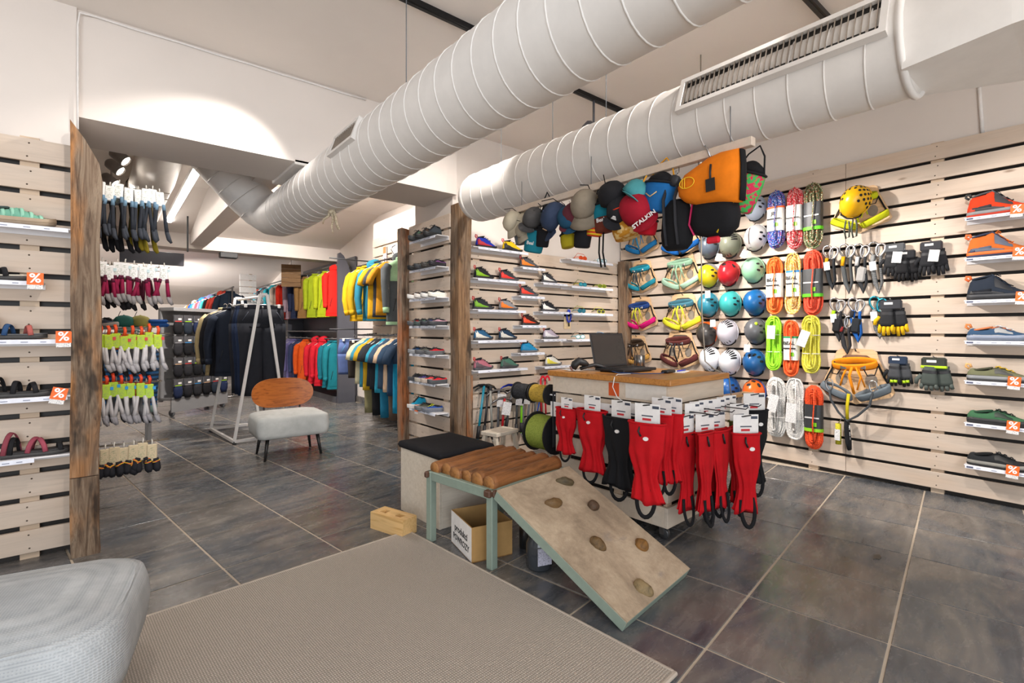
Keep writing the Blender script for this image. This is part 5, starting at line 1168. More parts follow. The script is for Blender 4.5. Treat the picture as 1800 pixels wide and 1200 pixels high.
for k, (px, py, an) in enumerate(((1262, 452, 20), (1307, 446, 28), (1243, 517, 0), (1252, 568, 0), (1312, 612, 5))):
    p = onX(px, py, XR - .20); t = thing('price_tag', ['white price tag hanging over the mustard helmet', 'white price tag between the olive helmet and the mint one', 'white price tag on the teal helmet', 'white price tag above the dark orange fronted helmet', 'small black and white tag under the dark grey helmet'][k], 'price tag', (XR - .19, p.y, p.z), WR, rot=(0, R(an), WR))
    MB().box((0, 0, 0), (.055, .0015, .07)).build('tag_card', CARD, t); MB().tube([(0, 0, .035), (0, .05, .07), (0, .19, .09)], .0012, 4).build('tag_string', BLACK, t)

ROPE = [(1364, 386, .50, .150, '#2a50a8', '#c8dcf0', '#d04040', '#e4e2de', 'JB', 'royal blue rope coil with a white paper sleeve in the top row', None, '#e86a30'),
        (1397, 384, .52, .135, '#cf2430', '#f2d8d4', None, '#d9d7d3', None, 'red and white flecked rope coil in the top row', None, None),
        (1430, 380, .54, .150, '#5a6a40', '#e8e0c8', '#c8402c', '#3f4144', None, 'speckled brown green rope coil with a grey sleeve in the top row', '#5fd01c', None),
        (1362, 502, .50, .145, '#ee6a20', '#f08a44', None, '#e9e8e4', 'BEAL', 'plain orange rope coil with a lettered white sleeve in the second row', None, None),
        (1396, 499, .52, .130, '#e0a848', '#f2e4c0', None, '#e9e8e4', 'BEAL', 'sand yellow rope coil with a lettered white sleeve', None, '#2a8ad0'),
        (1429, 497, .54, .155, '#e8492c', '#ee6a4c', None, '#4a4c4e', None, 'coral red rope coil with a grey sleeve in the second row', '#5fd01c', None),
        (1362, 603, .47, .140, '#8fd41c', '#a8e840', None, None, None, 'lime green rope coil tied with white bands', None, None),
        (1392, 612, .48, .130, '#e8561c', '#f07a3c', None, '#e9e8e4', 'BEAL', 'deep orange rope coil between the lime and the yellow ones', None, '#2a9a60'),
        (1427, 605, .48, .150, '#d0c838', '#e0dc70', None, None, None, 'yellow rope coil with hanging paper booklets', None, None),
        (1365, 715, .52, .170, '#d8d6d2', '#7a7a7c', None, None, None, 'thick white rope coil on the left of the white pair', None, None),
        (1399, 718, .52, .150, '#d8d6d2', '#85858a', None, None, None, 'thick white rope coil on the right of the white pair', None, None),
        (1431, 733, .52, .145, '#e8501c', '#b02c10', None, '#333538', None, 'orange rope coil with a dark sleeve in the bottom row', '#8ac81c', None)]
for px, py, h, w_, c1, c2, c3, sl_, tx, lab, bn, bt in ROPE:
    p = onX(px, py, XR - .05)
    tg_ = None
    if 'lime green' in lab: tg_ = [(.0, .10, .07, .12, R(3))]
    if 'booklets' in lab: tg_ = [(-.04, .05, .075, .14, R(20))]
    if 'left of the white' in lab: tg_ = [(.0, .04, .08, .16, R(12))]
    if 'right of the white' in lab: tg_ = [(-.01, -.03, .085, .17, R(3))]
    if 'royal' in lab: tg_ = None
    rope(lab, (XR - .003, p.y, p.z), WR, c1, c2, c3, h * 1.02, w_ * 1.22, sl_, tx, band=bn, bandtop=bt, tags=tg_, n=10 if 'white rope' not in lab and 'thick' not in lab else 12)

HARN = [(1127, 420, '#1c6ea8', '#1c6ea8', '#2a86b8', 'blue harness on a wood form behind the crimson cap', 1.0), (1196, 418, '#1b62b0', '#1b62b0', '#20407a', 'bright blue harness behind the black backpack', 1.05),
        (1126, 486, '#1f7f94', '#1f7f94', '#22303a', 'teal harness on a wood form beside the corner post', .95), (1197, 479, '#8fb59a', '#a5c8b0', '#8fb59a', 'mint green harness on a wood form', 1.05),
        (1125, 552, '#233f7c', '#d81b78', '#c8c830', 'navy and pink harness on a wood form', 1.0), (1199, 550, '#3f6f80', '#dcd832', '#dcd832', 'teal grey harness with yellow leg loops', 1.05),
        (1117, 616, '#3a2c20', '#c0924c', '#2a2624', 'tan and black harness behind the laptop', .9), (1194, 615, '#5a2c2a', '#5a2c2a', '#26262a', 'maroon harness behind the pen cup', 1.05)]
for px, py, b_, l_, w_, lab, s_ in HARN:
    p = onX(px, py, XR - .04); harness(lab, (XR - .002, p.y, p.z), WR, b_, l_, w_, s_ * 1.06)
p = onX(1510, 368, XR - .05); harness('lime yellow harness behind the big perforated yellow helmet', (XR - .002, p.y, p.z), WR, '#b8bc18', '#b8bc18', '#c8cc20', 1.0)
p = onX(1497, 352, XR - .18); helmet('large yellow perforated helmet on the upper right slats', (XR - .085, p.y, p.z), WR, '#e8b010', None, 'mesh', 1.02, roll=R(18), pitch=R(-10))
t = thing('chin_cords', 'grey looped cords hanging below the yellow perforated helmet', 'cord', (XR - .13, onX(1492, 400, XR - .13).y, onX(1492, 400, XR - .13).z), WR)
for dx in (-.02, .03): MB().tube([(dx, 0, .06), (dx - .012, 0, -.02), (dx, 0, -.085), (dx + .022, 0, -.075), (dx + .026, 0, 0), (dx + .02, 0, .05)], .0065, 6).build('cord_loop', mat('#4c544c', 'rope', '#2c302c'), t)
p = onX(1503, 662, XR - .05); hh = harness('bright orange harness with plywood form in the lower right area', (XR - .002, p.y, p.z), WR, '#f09018', '#6a747c', '#f09018', 1.22)
t = thing('safety_lanyard', 'black forked lanyard with karabiners hanging from the orange harness', 'lanyard', (XR - .11, onX(1490, 700, XR - .11).y, onX(1490, 700, XR - .11).z), WR)
b = MB(); b.tube([(-.13, 0, .06), (-.12, -.005, -.02), (-.06, -.01, -.12), (.0, -.01, -.18), (.07, -.01, -.13), (.15, -.005, -.04), (.17, 0, .07)], .009, 8); b.build('webbing_arms', mat('#2c3034', 'stripes', '#4c5258', s=40), t)
b = MB(); carab(b, (-.13, 0, .10), .05, .09, .006); b.build('karabiner', STEEL, t); b = MB(); carab(b, (.17, 0, .11), .05, .09, .006); b.build('karabiner', STEEL, t)
MB().tube([(.01, -.01, .04), (.0, -.012, -.06), (.0, -.01, -.18)], .012, 6, flat=(1, .3)).build('yellow_strap', mat('#c8b41c', 'fabric'), t)
t = thing('energy_absorber', 'black lettered absorber pouch with yellow cord packet under the orange harness', 'absorber', (XR - .06, onX(1481, 745, XR - .06).y, onX(1481, 745, XR - .06).z), WR)
MB().tube([(.03, 0, .06), (.035, -.01, -.02), (.045, -.01, -.14), (.05, 0, -.20)], [.03, .04, .042, .028], 10, flat=(1, .5), up=(0, 1, 0)).build('pouch', mat('#202124', 'fabric'), t)
tx = text('<BEAL', .055, WHITE, t, (.045, -.026, -.075), rot=(PI / 2, R(-92), 0), bold=.0008)
MB().tube([(-.03, 0, .0), (-.03, 0, -.17)], .022, 8).build('cord_packet', mat('#c9c020', 'rope', '#9c9420'), t); MB().box((-.03, -.024, -.09), (.04, .002, .09)).build('paper_wrap', CARD, t)
MB().tube([(.02, .04, .05), (.0, 0, .06), (-.03, 0, .0)], .004, 6).build('hook', STEEL, t)

LAN = [(1458, 440, '#2f3236', '#c89018', None, .34, 'lanyard with orange tipped karabiners right of the coral rope'), (1487, 437, '#55585a', '#e0a010', None, .38, 'lanyard with an amber strap and two karabiners'), (1512, 437, '#303236', '#c8c8c8', '#a8a6a4', .37, 'dark lanyard with a pale grey absorber'),
       (1539, 434, '#3a3d40', 'ribbed', None, .38, 'ribbed black lanyard with lime stitching left of the black gloves'), (1470, 532, '#2a2a2e', '#9ac818', '#232326', .33, 'lanyard with a green strap and black pouch in the lower row'), (1503, 532, '#1c5aa8', '#2a2a2e', '#262a30', .33, 'royal blue lanyard with a black lettered pouch'),
       (1541, 530, '#4a5052', 'ribbed', None, .30, 'ribbed grey lanyard with a turquoise karabiner'), (1484, 560, '#343438', '#8c2c2c', None, .30, 'thin dark red flecked lanyard between the green and the blue ones')]
for px, py, w1, w2, ab, L, lab in LAN:
    p = onX(px, py, XR - .03); lanyard(lab, (XR - .002, p.y, p.z + .02), WR, w1, w2, ab, L, cm=mat('#3aa0b8', 'metal') if 'turquoise' in lab else None, card=2 if w2 == 'ribbed' else (1 if 'lanyard with orange' in lab or 'green strap' in lab else False))
GL = [(1573, 428, '#2b2c2f', None, '#55585c', None, None, False, 'dark grey work gloves with a paper tag left of the black pair', True, 1.0), (1637, 424, '#26272b', None, '#3a3b40', None, None, False, 'black work gloves on the top right hook', True, 1.0),
      (1566, 527, '#2a2b2e', '#e0b418', '#3a3b40', None, None, False, 'black gloves with yellow fingers', False, 1.1), (1578, 626, '#4a4c50', '#26272a', '#2c3a50', None, '#b8e020', False, 'grey gloves with lime finger bands', False, .92), (1642, 628, '#4c5450', '#5c6460', '#3a3d38', '#b8e020', None, True, 'fingerless grey gloves with a lime band', False, 1.12)]
for px, py, pm, fg, cd, bnd, tip, half, lab, pap, s_ in GL:
    p = onX(px, py, XR - .04); gloves(lab, (XR - .002, p.y, p.z), WR, pm, fg, cd, bnd, tip, half, s_, pap)
p = onX(1592, 440, XR - .03); gloves('second dark glove pair tucked behind the grey work gloves', (XR - .002, p.y, p.z), WR, '#1d1d20', None, '#2b2c30', s=.95)

# ------------------------------------------------------------------ left wall sandals
LY = YL - .12
SH = [(0, 124, 404, None, (.0, .98), 'white shelf under the mint sandal'), (0, 76, 497, 62, (0, .95), 'white shelf under the flat black sandal'), (0, 127, 598, 112, (0, .92), 'white shelf under the red and blue sandal'), (0, 126, 696, 104, (0, .96), 'white shelf under the black trekking sandal'), (0, 130, 804, None, (0, .64), 'white shelf under the maroon striped sandal')]
for k, (a, e_, y, tg, stp, lab) in enumerate(SH):
    p1 = onY(e_, y - (6 if k == 4 else 0), LY); x0 = p1.x - .42
    shelf(lab, (x0, YL, p1.z + .006), 0, .42, .12, tagx=None if tg is None else (onY(tg, y, LY - .01).x - x0), tag_tilt=R((0, 0, 0, 14, 0)[k]), strip=stp, group='shoe shelves of the left wall', brand=True)
def sx(px): return onY(px, 600, LY + .06).x
SZ = [onY(124, 404, LY).z, onY(76, 497, LY).z, onY(127, 598, LY).z, onY(126, 696, LY).z, onY(130, 798, LY).z]
s1 = shoe('mint green closed toe sandal on the topmost left shelf', (sx(98) - .145, LY + .06, SZ[0] + .008), 0, 'low', .29, '#6fa893', '#8f7f6c', '#a3907a', None, '#8f7f6c', strap=('#8fc4ae', (.3, .42, .54, .66, .78)), lining='#3c4a48', group='sandals on the left wall', name='sandal', cat='sandal', pull='#8fc4ae')
BK = '#232326'
sandal('flat black sandal with a pale footbed on the second left shelf', (sx(52) - .14, LY + .06, SZ[1] + .008), 0, .27, '#c9c2b4', ((BK, .2, .06, .07), (BK, .45, .1, .05), (BK, .72, -.12, .045)))
sandal('red and blue strapped sandal on the third left shelf', (sx(86) - .14, LY + .06, SZ[2] + .008), 0, .27, '#55565a', (('#a8444c', .12, .16, .10), ('#31507a', .42, .1, .055), ('#b0605a', .78, -.1, .05), ('#a8444c', .3, -.06, .09)))
sandal('black trekking sandal on the fourth left shelf', (sx(100) - .14, LY + .06, SZ[3] + .008), 0, .27, '#2c2c2e', ((BK, .15, .14, .085), (BK, .42, .08, .06), (BK, .74, -.14, .05), (BK, .1, .2, .06)))
sandal('black sandal with maroon stripes on the lowest left shelf', (sx(126) - .145, LY + .06, SZ[4] + .008), 0, .29, '#2e2c2e', (('#8c4450', .12, .2, .105), ('#1f1f22', .2, .1, .08), ('#a04c5c', .42, .22, .07), ('#a04c5c', .66, -.2, .065), ('#232326', .86, -.05, .035)))

# ------------------------------------------------------------------ climbing shoe wall
CYL = YS - .11
CSH = [(838, 928, 440, 'top left'), (921, 958, 472, 'under the orange heeled grey shoe'), (838, 923, 493, 'under the green and the red shoe'), (957, 997, 499, 'under the white slipper in the third column'), (918, 957, 522, 'under the red velcro shoe'),
       (838, 924, 546, 'under the green and the orange shoe'), (956, 1000, 549, 'under the white laced shoe'), (920, 960, 573, 'under the orange red shoe'), (838, 925, 599, 'under the two blue and white shoes'), (958, 995, 597, 'under the grey white shoe'),
       (917, 957, 621, 'under the bright blue shoe'), (838, 927, 650, 'under the pink and the dark green shoe'), (959, 1003, 644, 'under the yellow white shoe'),
       (1003, 1077, 460, 'topmost sunglasses shelf'), (1004, 1077, 506, 'second sunglasses shelf'), (1006, 1077, 552, 'third sunglasses shelf'), (1005, 1077, 597, 'lowest sunglasses shelf')]
CZ = {}
for a, e_, y, lab in CSH:
    p0, p1 = onY(a - 6, y, CYL), onY(e_, y, CYL); zz = onY((a + e_) / 2, y, CYL).z + .008; CZ[(a, y)] = zz
    L = p1.x - p0.x; two = L > .4
    shelf('narrow white shelf ' + lab + (' of the climbing shoe wall' if 'top left' in lab or 'sunglasses' in lab else ''), (p0.x, YS, zz), 0, L, .11, strip=(.08, 1.0), group='small shelves of the climbing shoe wall', z_lip=.024)
CS = [(855, 440, 838, '#2236a8', '#17171a', '#b02030', 'blue and red climbing shoe on the top left shelf'), (901, 440, 838, '#e0b818', '#17171a', '#17171a', 'black and yellow climbing shoe beside the blue one'), (931, 472, 921, '#55565a', '#3c3c40', '#f0821c', 'grey climbing shoe with an orange heel'),
      (851, 493, 838, '#2a2a2e', '#222225', '#8ac020', 'black climbing shoe with a lime side in the second row'), (895, 493, 838, '#3c3d42', '#4a4b50', '#e02c24', 'grey climbing shoe with a red side in the second row'), (966, 499, 957, '#3c3d42', '#4a4b50', '#eceae6', 'white and grey climbing slipper in the third column'),
      (930, 522, 918, '#46474c', '#55565a', '#e83a28', 'red and grey velcro climbing shoe'), (850, 546, 838, '#323338', '#35363a', '#7ab428', 'green heeled climbing shoe in the third row'), (894, 546, 838, '#8c8d92', '#4c4d52', '#f07c1c', 'orange heeled climbing shoe in the third row'), (967, 549, 956, '#2c2d32', '#4a4b50', '#f0eeea', 'white climbing shoe with black laces'),
      (933, 573, 920, '#3a2420', '#26262a', '#e84a24', 'orange red climbing shoe in the second column'), (850, 599, 838, '#2f5f86', '#3c3d42', '#dcdad2', 'blue climbing shoe with an ivory heel at the left'), (893, 599, 838, '#28425c', '#35363a', '#e0ded6', 'navy climbing shoe with an ivory heel'), (969, 597, 958, '#b8aec0', '#55565a', '#e4e2e8', 'lilac grey climbing shoe in the third column'),
      (931, 621, 917, '#1f86b8', '#6a6b70', '#1f86b8', 'bright blue climbing shoe in the second column'), (850, 650, 838, '#b06a78', '#46464c', '#5a4c54', 'dusty pink climbing shoe on the lowest left shelf'), (896, 650, 838, '#4f7a6a', '#3c3d42', '#4a5652', 'dark green climbing shoe on the lowest left shelf'), (973, 644, 959, '#e4e4de', '#6a6b70', '#e8dc50', 'white and yellow climbing shoe by the counter')]
for px, y, a, up, sole, acc, lab in CS:
    p = onY(px, y, CYL + .05); shoe(lab, (p.x, CYL + .05, CZ[(a, y)] + .001), R(rnd.uniform(-6, 6)), 'climb', .225, up, sole, None, acc, toe=sole, lace='#222222', lining='#2a2a2e', pull='#c81e2c' if 'white' not in lab else '#55565a', group='climbing shoes of the middle wall', name='climbing_shoe')
def glasses(lab, loc, c, l_, c2=None, cord=None):
    t = thing('sports_glasses', lab, 'glasses', loc, R(rnd.uniform(-10, 10)), 'sports glasses on the small shelves')
    m = mat(c, 'gloss')
    for s_ in (-1, 1):
        MB().ell((s_ * .033, -.03 + .010, .022), (.031, .008, .018), 14, 6).build('lens', mat(l_, 'gloss', rough=.1), t)
        MB().tube([(s_ * .033 + .033 * math.cos(a), -.026 + .006, .022 + .020 * math.sin(a)) for a in [2 * PI * k / 16 for k in range(16)]], .0032, 6, closed=True).build('rim', m, t)
        MB().tube([(s_ * .066, -.018, .03), (s_ * .072, .02, .03), (s_ * .068, .06, .02)], .0035, 6).build('temple', mat(c2 or c, 'gloss'), t)
    MB().tube([(-.006, -.022, .028), (0, -.025, .031), (.006, -.022, .028)], .003, 6).build('bridge', m, t)
    if cord: MB().tube([(-.068, .05, .022), (-.04, .02, .075), (.0, -.03, .06), (.04, -.02, .045), (.068, .05, .022)], .0025, 5).build('cord', mat(cord, 'plain'), t)
GS = [(1022, 460, 1003, '#e8551c', '#c84820', None, '#e0502a', 'orange sports glasses on the topmost glasses shelf'), (1056, 460, 1003, '#1b94a8', '#e8eef0', '#e8eef0', None, 'turquoise and white sports glasses on the topmost glasses shelf'),
      (1022, 506, 1004, '#1b7a90', '#2f9ab0', '#c8c020', '#4c7030', 'teal glasses with a lime cord on the second glasses shelf'), (1056, 506, 1004, '#9aa81c', '#5c6a20', None, None, 'lime framed glasses on the second glasses shelf'),
      (1020, 552, 1006, '#1f7f94', '#206a80', None, '#b8c828', 'teal glasses with a yellow cord on the third glasses shelf'), (1054, 552, 1006, '#d0d838', '#4c4c44', '#3c3c3c', '#d0d838', 'yellow and dark glasses on the third glasses shelf'),
      (1018, 597, 1005, '#2aa0b0', '#e8f0f0', None, '#5c6064', 'pale turquoise glasses on the lowest glasses shelf'), (1058, 597, 1005, '#2a8ac8', '#2a8ac8', None, '#2a8ac8', 'sky blue glasses behind the laptop lid')]
for px, y, a, c, l_, c2, cd, lab in GS:
    p = onY(px, y, CYL + .05); glasses(lab, (p.x, CYL + .05, CZ[(a, y)] + .003), c, l_, c2, cd)
p = onY(1000, 547, YS - .03); t = thing('ascender', 'blue rope ascender hanging on its paper card between the shelves', 'ascender', (p.x, YS, p.z), 0)
MB().box((.0, -.006, -.10), (.10, .002, .17)).build('paper_card', mat('#e0c8a0', 'plain'), t); b = MB(); carab(b, (0, -.03, -.06), .06, .11, .009); b.build('handle', mat('#2440c0', 'plain'), t)
MB().box((0, -.03, -.005), (.035, .02, .05), bev=.006).build('cam_block', mat('#2440c0', 'plain'), t); MB().tube([(0, -.03, -.11), (.0, -.032, -.16)], .007, 6).build('webbing', BLKFAB, t); MB().tube([(0, 0, .03), (0, -.035, .03)], .003, 5).build('hook', STEEL, t)

# ice axes and poles under the climbing shoes
def axe(lab, px, py, L, shaft, lean, head='#8f9094', pick=True, bag=None, strap=None, off=.06):
    p = onY(px, py, YS - off); t = thing('ice_axe', lab, 'ice axe', (p.x, YS - off, p.z), 0, 'ice axes and poles under the climbing shoes', rot=(0, R(lean), 0))
    MB().tube([(0, 0, .0), (0, 0, -L * .97)], .013, 8, flat=(1, .7)).build('shaft', mat(shaft, 'plain', rough=.35), t)
    MB().tube([(0, 0, -L * .97), (0, 0, -L * 1.04)], [.009, .002], 8).build('spike', STEEL, t)
    MB().tube([(0, 0, -L * .72), (0, 0, -L * .95)], .0165, 8).build('grip', DARK, t)
    if pick: MB().tube([(.10, 0, -.035), (.06, 0, -.006), (.0, 0, .006), (-.06, 0, .0), (-.12, 0, -.03), (-.15, 0, -.055)], [.006, .012, .014, .011, .008, .003], 6, flat=(1, .45)).build('axe_head', mat(head, 'metal'), t)
    else: MB().box((0, 0, .01), (.03, .03, .04), bev=.006).build('pole_head', DARK, t)
    if strap: MB().tube([(0, -.015, -.02), (.03, -.02, -.12), (.0, -.02, -.25)], .008, 6, flat=(1, .3)).build('leash', mat(strap, 'fabric'), t)
    if bag: MB().box((.01, -.03, -.09), (.10, .004, .12), rot=(0, R(6), 0)).build('paper_pouch', mat(bag, 'print'), t)
    MB().tube([(0, .0, .0), (0, off * .9, .0)], .003, 5).build('hook', STEEL, t)
axe('teal shafted ice axe nearest the old post', 851, 678, .50, '#16809a', 9, '#3a3c40')
axe('black shafted ice axe beside the teal one', 859, 678, .50, '#232428', 7, '#55575a', off=.05)
axe('thin grey cord wrapped pole right of the teal axe', 862, 684, .48, '#8a8a84', -3, pick=False)
axe('grey ice axe with a white paper pouch', 877, 686, .50, '#5c5e62', 2, bag='#dcdcdc')
axe('twin red shafted ice axe with lime tips', 887, 700, .37, '#b01620', 6, bag='#e6e6e8', off=.10)
axe('slanting dark grey ice axe with a blue head', 902, 678, .42, '#4c4f54', 13, '#2438b8')
axe('dark ice axe with a silver head right of the red one', 910, 684, .46, '#3f4146', 3, bag='#c8c8cc')
axe('slim pole with a lime green grip', 917, 690, .40, '#7ed01c', 1, pick=False)
axe('long grey ice axe beside the black cord spool', 921, 682, .46, '#74777c', 3, bag='#d8d8da')
axe('slanted grey ice axe behind the black cord spool', 933, 684, .46, '#6a6d72', 8, '#2438b8')
axe('rightmost dark ice axe with a blue leash', 943, 686, .42, '#5a5d62', 5, strap='#2858c0')
p = onY(957, 664, YS - .05)
t = thing('sling_bundle', 'bright red webbing sling bundle hanging above the mustard spool', 'sling', (p.x, YS - .05, p.z), 0)
for dx in (-.03, .03): MB().tube([(dx + .03 * math.cos(a) , -.01, -.03 + .045 * math.sin(a)) for a in [PI * k / 10 for k in range(11)]] + [(dx - .03, -.01, -.12), (dx - .02, -.01, -.36)], .012, 6, flat=(1, .3)).build('webbing', mat('#e0283a', 'fabric'), t)
MB().tube([(0, .05, .02), (0, -.01, .02)], .003, 5).build('hook', STEEL, t)
axe('teal shafted axe partly behind the mustard spool', 951, 690, .38, '#1a7f9c', 1, pick=False, off=.05)

# ------------------------------------------------------------------ small shoes on the narrow wall
KR = [(426, .0), (477, 0), (527.5, 0), (574, 0), (622.5, 0), (670, 0), (718, 0)]
KC = [[('#55705f', '#3a3c40', 'boot'), ('#4c3c34', '#26282a', 'boot'), ('#3c4248', '#26282a', 'boot')],
      [('#33363c', '#1f2022', 'low'), ('#8fb0ac', '#3a3c40', 'low'), ('#3a6f68', '#44403c', 'low'), ('#7a4c84', '#2c2a30', 'low')],
      [('#f07c1c', '#e8e6e2', 'low'), ('#5a86b4', '#e8e2dc', 'low'), ('#2b2c30', '#e2e0dc', 'low'), ('#e4dfd4', '#ece8de', 'low')],
      [('#b02c34', '#55565a', 'low'), ('#6f8f80', '#3c4a48', 'low'), ('#3c3f6a', '#2c2e34', 'low'), ('#c89aa8', '#3a3c40', 'low')],
      [('#2f5486', '#8a8c90', 'low'), ('#6a6c62', '#55565a', 'low'), ('#c8202c', '#5c5e60', 'low')],
      [('#2c2f38', '#46484c', 'low'), ('#544a8c', '#b0a89c', 'low'), ('#e04a4c', '#b8a89c', 'low'), ('#d82c34', '#4a4c50', 'low')],
      [('#1f9ac0', '#e0dcd8', 'boot'), ('#4c4c3c', '#6a6c6e', 'low'), ('#2c50a0', '#6a6e78', 'low')]]
KN = ['top', 'second', 'third', 'fourth', 'fifth', 'sixth', 'bottom']
CN = {'#55705f': 'grey green', '#4c3c34': 'brown topped', '#3c4248': 'dark grey', '#33363c': 'black', '#8fb0ac': 'pale aqua', '#3a6f68': 'teal and orange', '#7a4c84': 'purple', '#f07c1c': 'orange', '#5a86b4': 'light blue', '#2b2c30': 'black and white', '#e4dfd4': 'cream white', '#b02c34': 'dark red', '#6f8f80': 'sage', '#3c3f6a': 'indigo', '#c89aa8': 'pink', '#2f5486': 'blue', '#6a6c62': 'khaki', '#c8202c': 'bright red', '#2c2f38': 'black', '#544a8c': 'violet', '#e04a4c': 'coral', '#d82c34': 'red and grey', '#1f9ac0': 'turquoise', '#4c4c3c': 'olive brown', '#2c50a0': 'royal blue'}
for k, (y, _) in enumerate(KR):
    z = EYE + (HOR - y) * 4.634 / FPX + .008
    shelf('white shelf holding the %s row of small shoes' % KN[k], (XK, 4.22, z), WR, .50, .12, strip=(0, .93), group='shelves of the small shoe wall', tagx=(.15 if k in (6, ) else None))
    if k in (3, 6): pass
    n = len(KC[k])
    for i, (c, so_, kd) in enumerate(KC[k]):
        yy = 4.15 - (.125 if n == 4 else .145) * i - (.04 if (k == 4 and i == 2) else 0)
        shoe('%s small shoe on the %s shelf between the old posts' % (CN[c], KN[k]), (XK - .085, yy, z + .001), R(180 + rnd.uniform(-4, 12)) + (R(-25) if k == 6 and i == 2 else 0), kd, .19, c, so_, so_, None, toe=so_ if kd == 'boot' else None, lace='#3a3a3c' if c != '#2c50a0' else '#c8d030', lining='#2a2c30', group='small shoes between the old posts', name='small_shoe')

# ------------------------------------------------------------------ lath with caps and chalk bags
LX = 2.10
lt = thing('hanging_lath', 'long pale wooden lath under the right duct carrying caps and bags', 'lath', (LX, 1.765, 1.995))
MB().box((0, 0, 0), (.035, 1.60, .038), bev=.002).build('lath_board', PINE, lt)
for y in (-.7, .1, .7): MB().tube([(0, y, .019), (0, y, .185)], .002, 5).build('hanging_wire', GREY, lt)
for k in range(16): MB().tube([(0, -.75 + k * .1, -.019), (0, -.75 + k * .1, -.045), (-.015, -.75 + k * .1, -.055), (-.02, -.75 + k * .1, -.04)], .002, 5).build('screw_hook', STEEL, lt)
def lx(px, py, X=LX): p = onX(px, py, X); return p
def RT(x=0, y=0, z=0): return (R(x), R(y), WR + R(z))
CAPS = [('hat', 905, 392, '#b8ad98', None, RT(62, 10, -20), .75, 'beige sun hat at the far left of the lath'), ('hat', 922, 408, '#a09684', None, RT(50, -20, 10), .6, 'pale stone hat below the dark grey cap'), ('cap', 937, 388, '#4a4848', None, RT(48, 30, 30), .8, 'dark grey cap near the left end of the lath'), ('cap', 980, 385, '#2e3a52', None, RT(66, 12, -25), .95, 'navy cap with a small brown emblem'), ('cap', 1002, 388, '#1f4a66', None, RT(50, -20, 30), .8, 'petrol blue cap with a pale strap'),
        ('cap', 1010, 380, '#5a2630', None, RT(60, 30, 0), .75, 'maroon cap beside the taupe hat'), ('hat', 1031, 365, '#84796a', None, RT(62, 12, 10), .95, 'taupe sun hat in the middle of the lath'), ('cap', 1080, 352, '#1c1c20', '#e8401c', RT(30, -25, 45), .95, 'black cap with an orange red brim edge'), ('cap', 1090, 372, '#242428', None, RT(60, 25, 30), .85, 'black cap with a white triangle emblem'),
        ('cap', 1113, 348, '#4a9298', None, RT(20, 40, 50), .9, 'aqua cap lifted above the crimson one'), ('cap', 1122, 375, '#9a1428', None, RT(50, -35, 30), 1.0, 'crimson cap with a white lettered band')]
for kd, px, py, c, br, ro, s_, lab in CAPS:
    p = lx(px, py, LX - .03); h = cap(lab, p, ro, c, br, kd, s_ * .95, logo='#8a6a4a' if 'emblem' in lab and 'navy' in lab else ('#e8e8e8' if 'triangle' in lab else None))
    if 'lettered' in lab: text('STALKIN', .035, WHITE, h, (0, -.118, .035), bold=.001)
BAG = [(943, 405, '#1c7a8c', None, .066, .14, 'teal chalk bag with white print at the left of the lath', 'Beal', '#1c1c1f', RT(0, 12, 20)), (962, 372, '#3a7a84', None, .045, .09, 'small aqua chalk bag beside the navy cap', None, '#1c1c1f', RT(0, 0, 10)), (914, 400, '#6a6e72', None, .05, .11, 'grey shiny chalk bag under the beige hat', None, '#1c1c1f', RT(0, -10, 0)), (956, 400, '#18181c', None, .05, .12, 'black chalk bag behind the teal one', None, '#18181c', RT(0, 10, 0)),
       (997, 412, '#a8981c', None, .048, .08, 'mustard green chalk bag dangling under the navy cap', None, '#18181c', RT(0, -8, 0)), (1027, 392, '#1c1c20', None, .055, .14, 'black chalk bag under the taupe hat', None, '#1c1c1f', RT(0, 8, 0)), (1061, 360, '#16788c', '#6a3226', .066, .15, 'teal and brown chalk bag in the middle of the lath', 'Beal', '#1c1c1f', RT(0, -6, 10)),
       (1048, 390, '#c8341c', None, .05, .08, 'yellow red striped chalk bag behind the brown one', None, '#d8b018', RT(0, 12, 0)), (1100, 390, '#b07818', None, .085, .085, 'mustard plush chalk bag beside the crimson cap', None, '#8a5a14', RT(0, -15, 0)), (1140, 388, '#c01428', None, .05, .07, 'small red chalk bag right of the crimson cap', None, '#d8381c', RT(0, 10, 0)),
       (1163, 322, '#1a62a0', None, .085, .14, 'blue chalk bag with a yellow drawcord', None, '#e8a018', RT(0, 14, 0)), (1318, 305, '#c83a5c', None, .075, .17, 'colourful patterned chalk bag at the right end of the lath', None, '#1c1c1f', RT(0, 22, 0))]
for px, py, c, lo, r_, h_, lab, tx, cd, ro in BAG:
    p = lx(px, py, LX + (.12 if 'colourful' in lab else 0)); pat = None
    if 'striped' in lab: pat = mat('#d8401c', 'stripes', '#e8c020', s=16)
    if 'patterned' in lab: pat = mat('#c8244c', 'mesh2', '#3aa850', s=45)
    if 'plush' in lab: pat = mat('#b87c18', 'mesh2', '#d8b878', s=25)
    t = chalkbag(lab, p, ro, c, lo, s=1.0, r=r_, h=h_, txt=tx, cord=cd, pat=pat)
    if 'yellow drawcord' in lab: MB().tube([(-.075, -.03, .03), (-.085, -.055, -.05), (-.08, -.05, -.15)], .004, 6).build('drawcord', mat('#e8a018', 'plain'), t); MB().tube([(.03, -.066, -.05), (.0, -.07, -.075), (-.03, -.066, -.06)], .003, 5).build('print', mat('#d8b880', 'plain'), t)
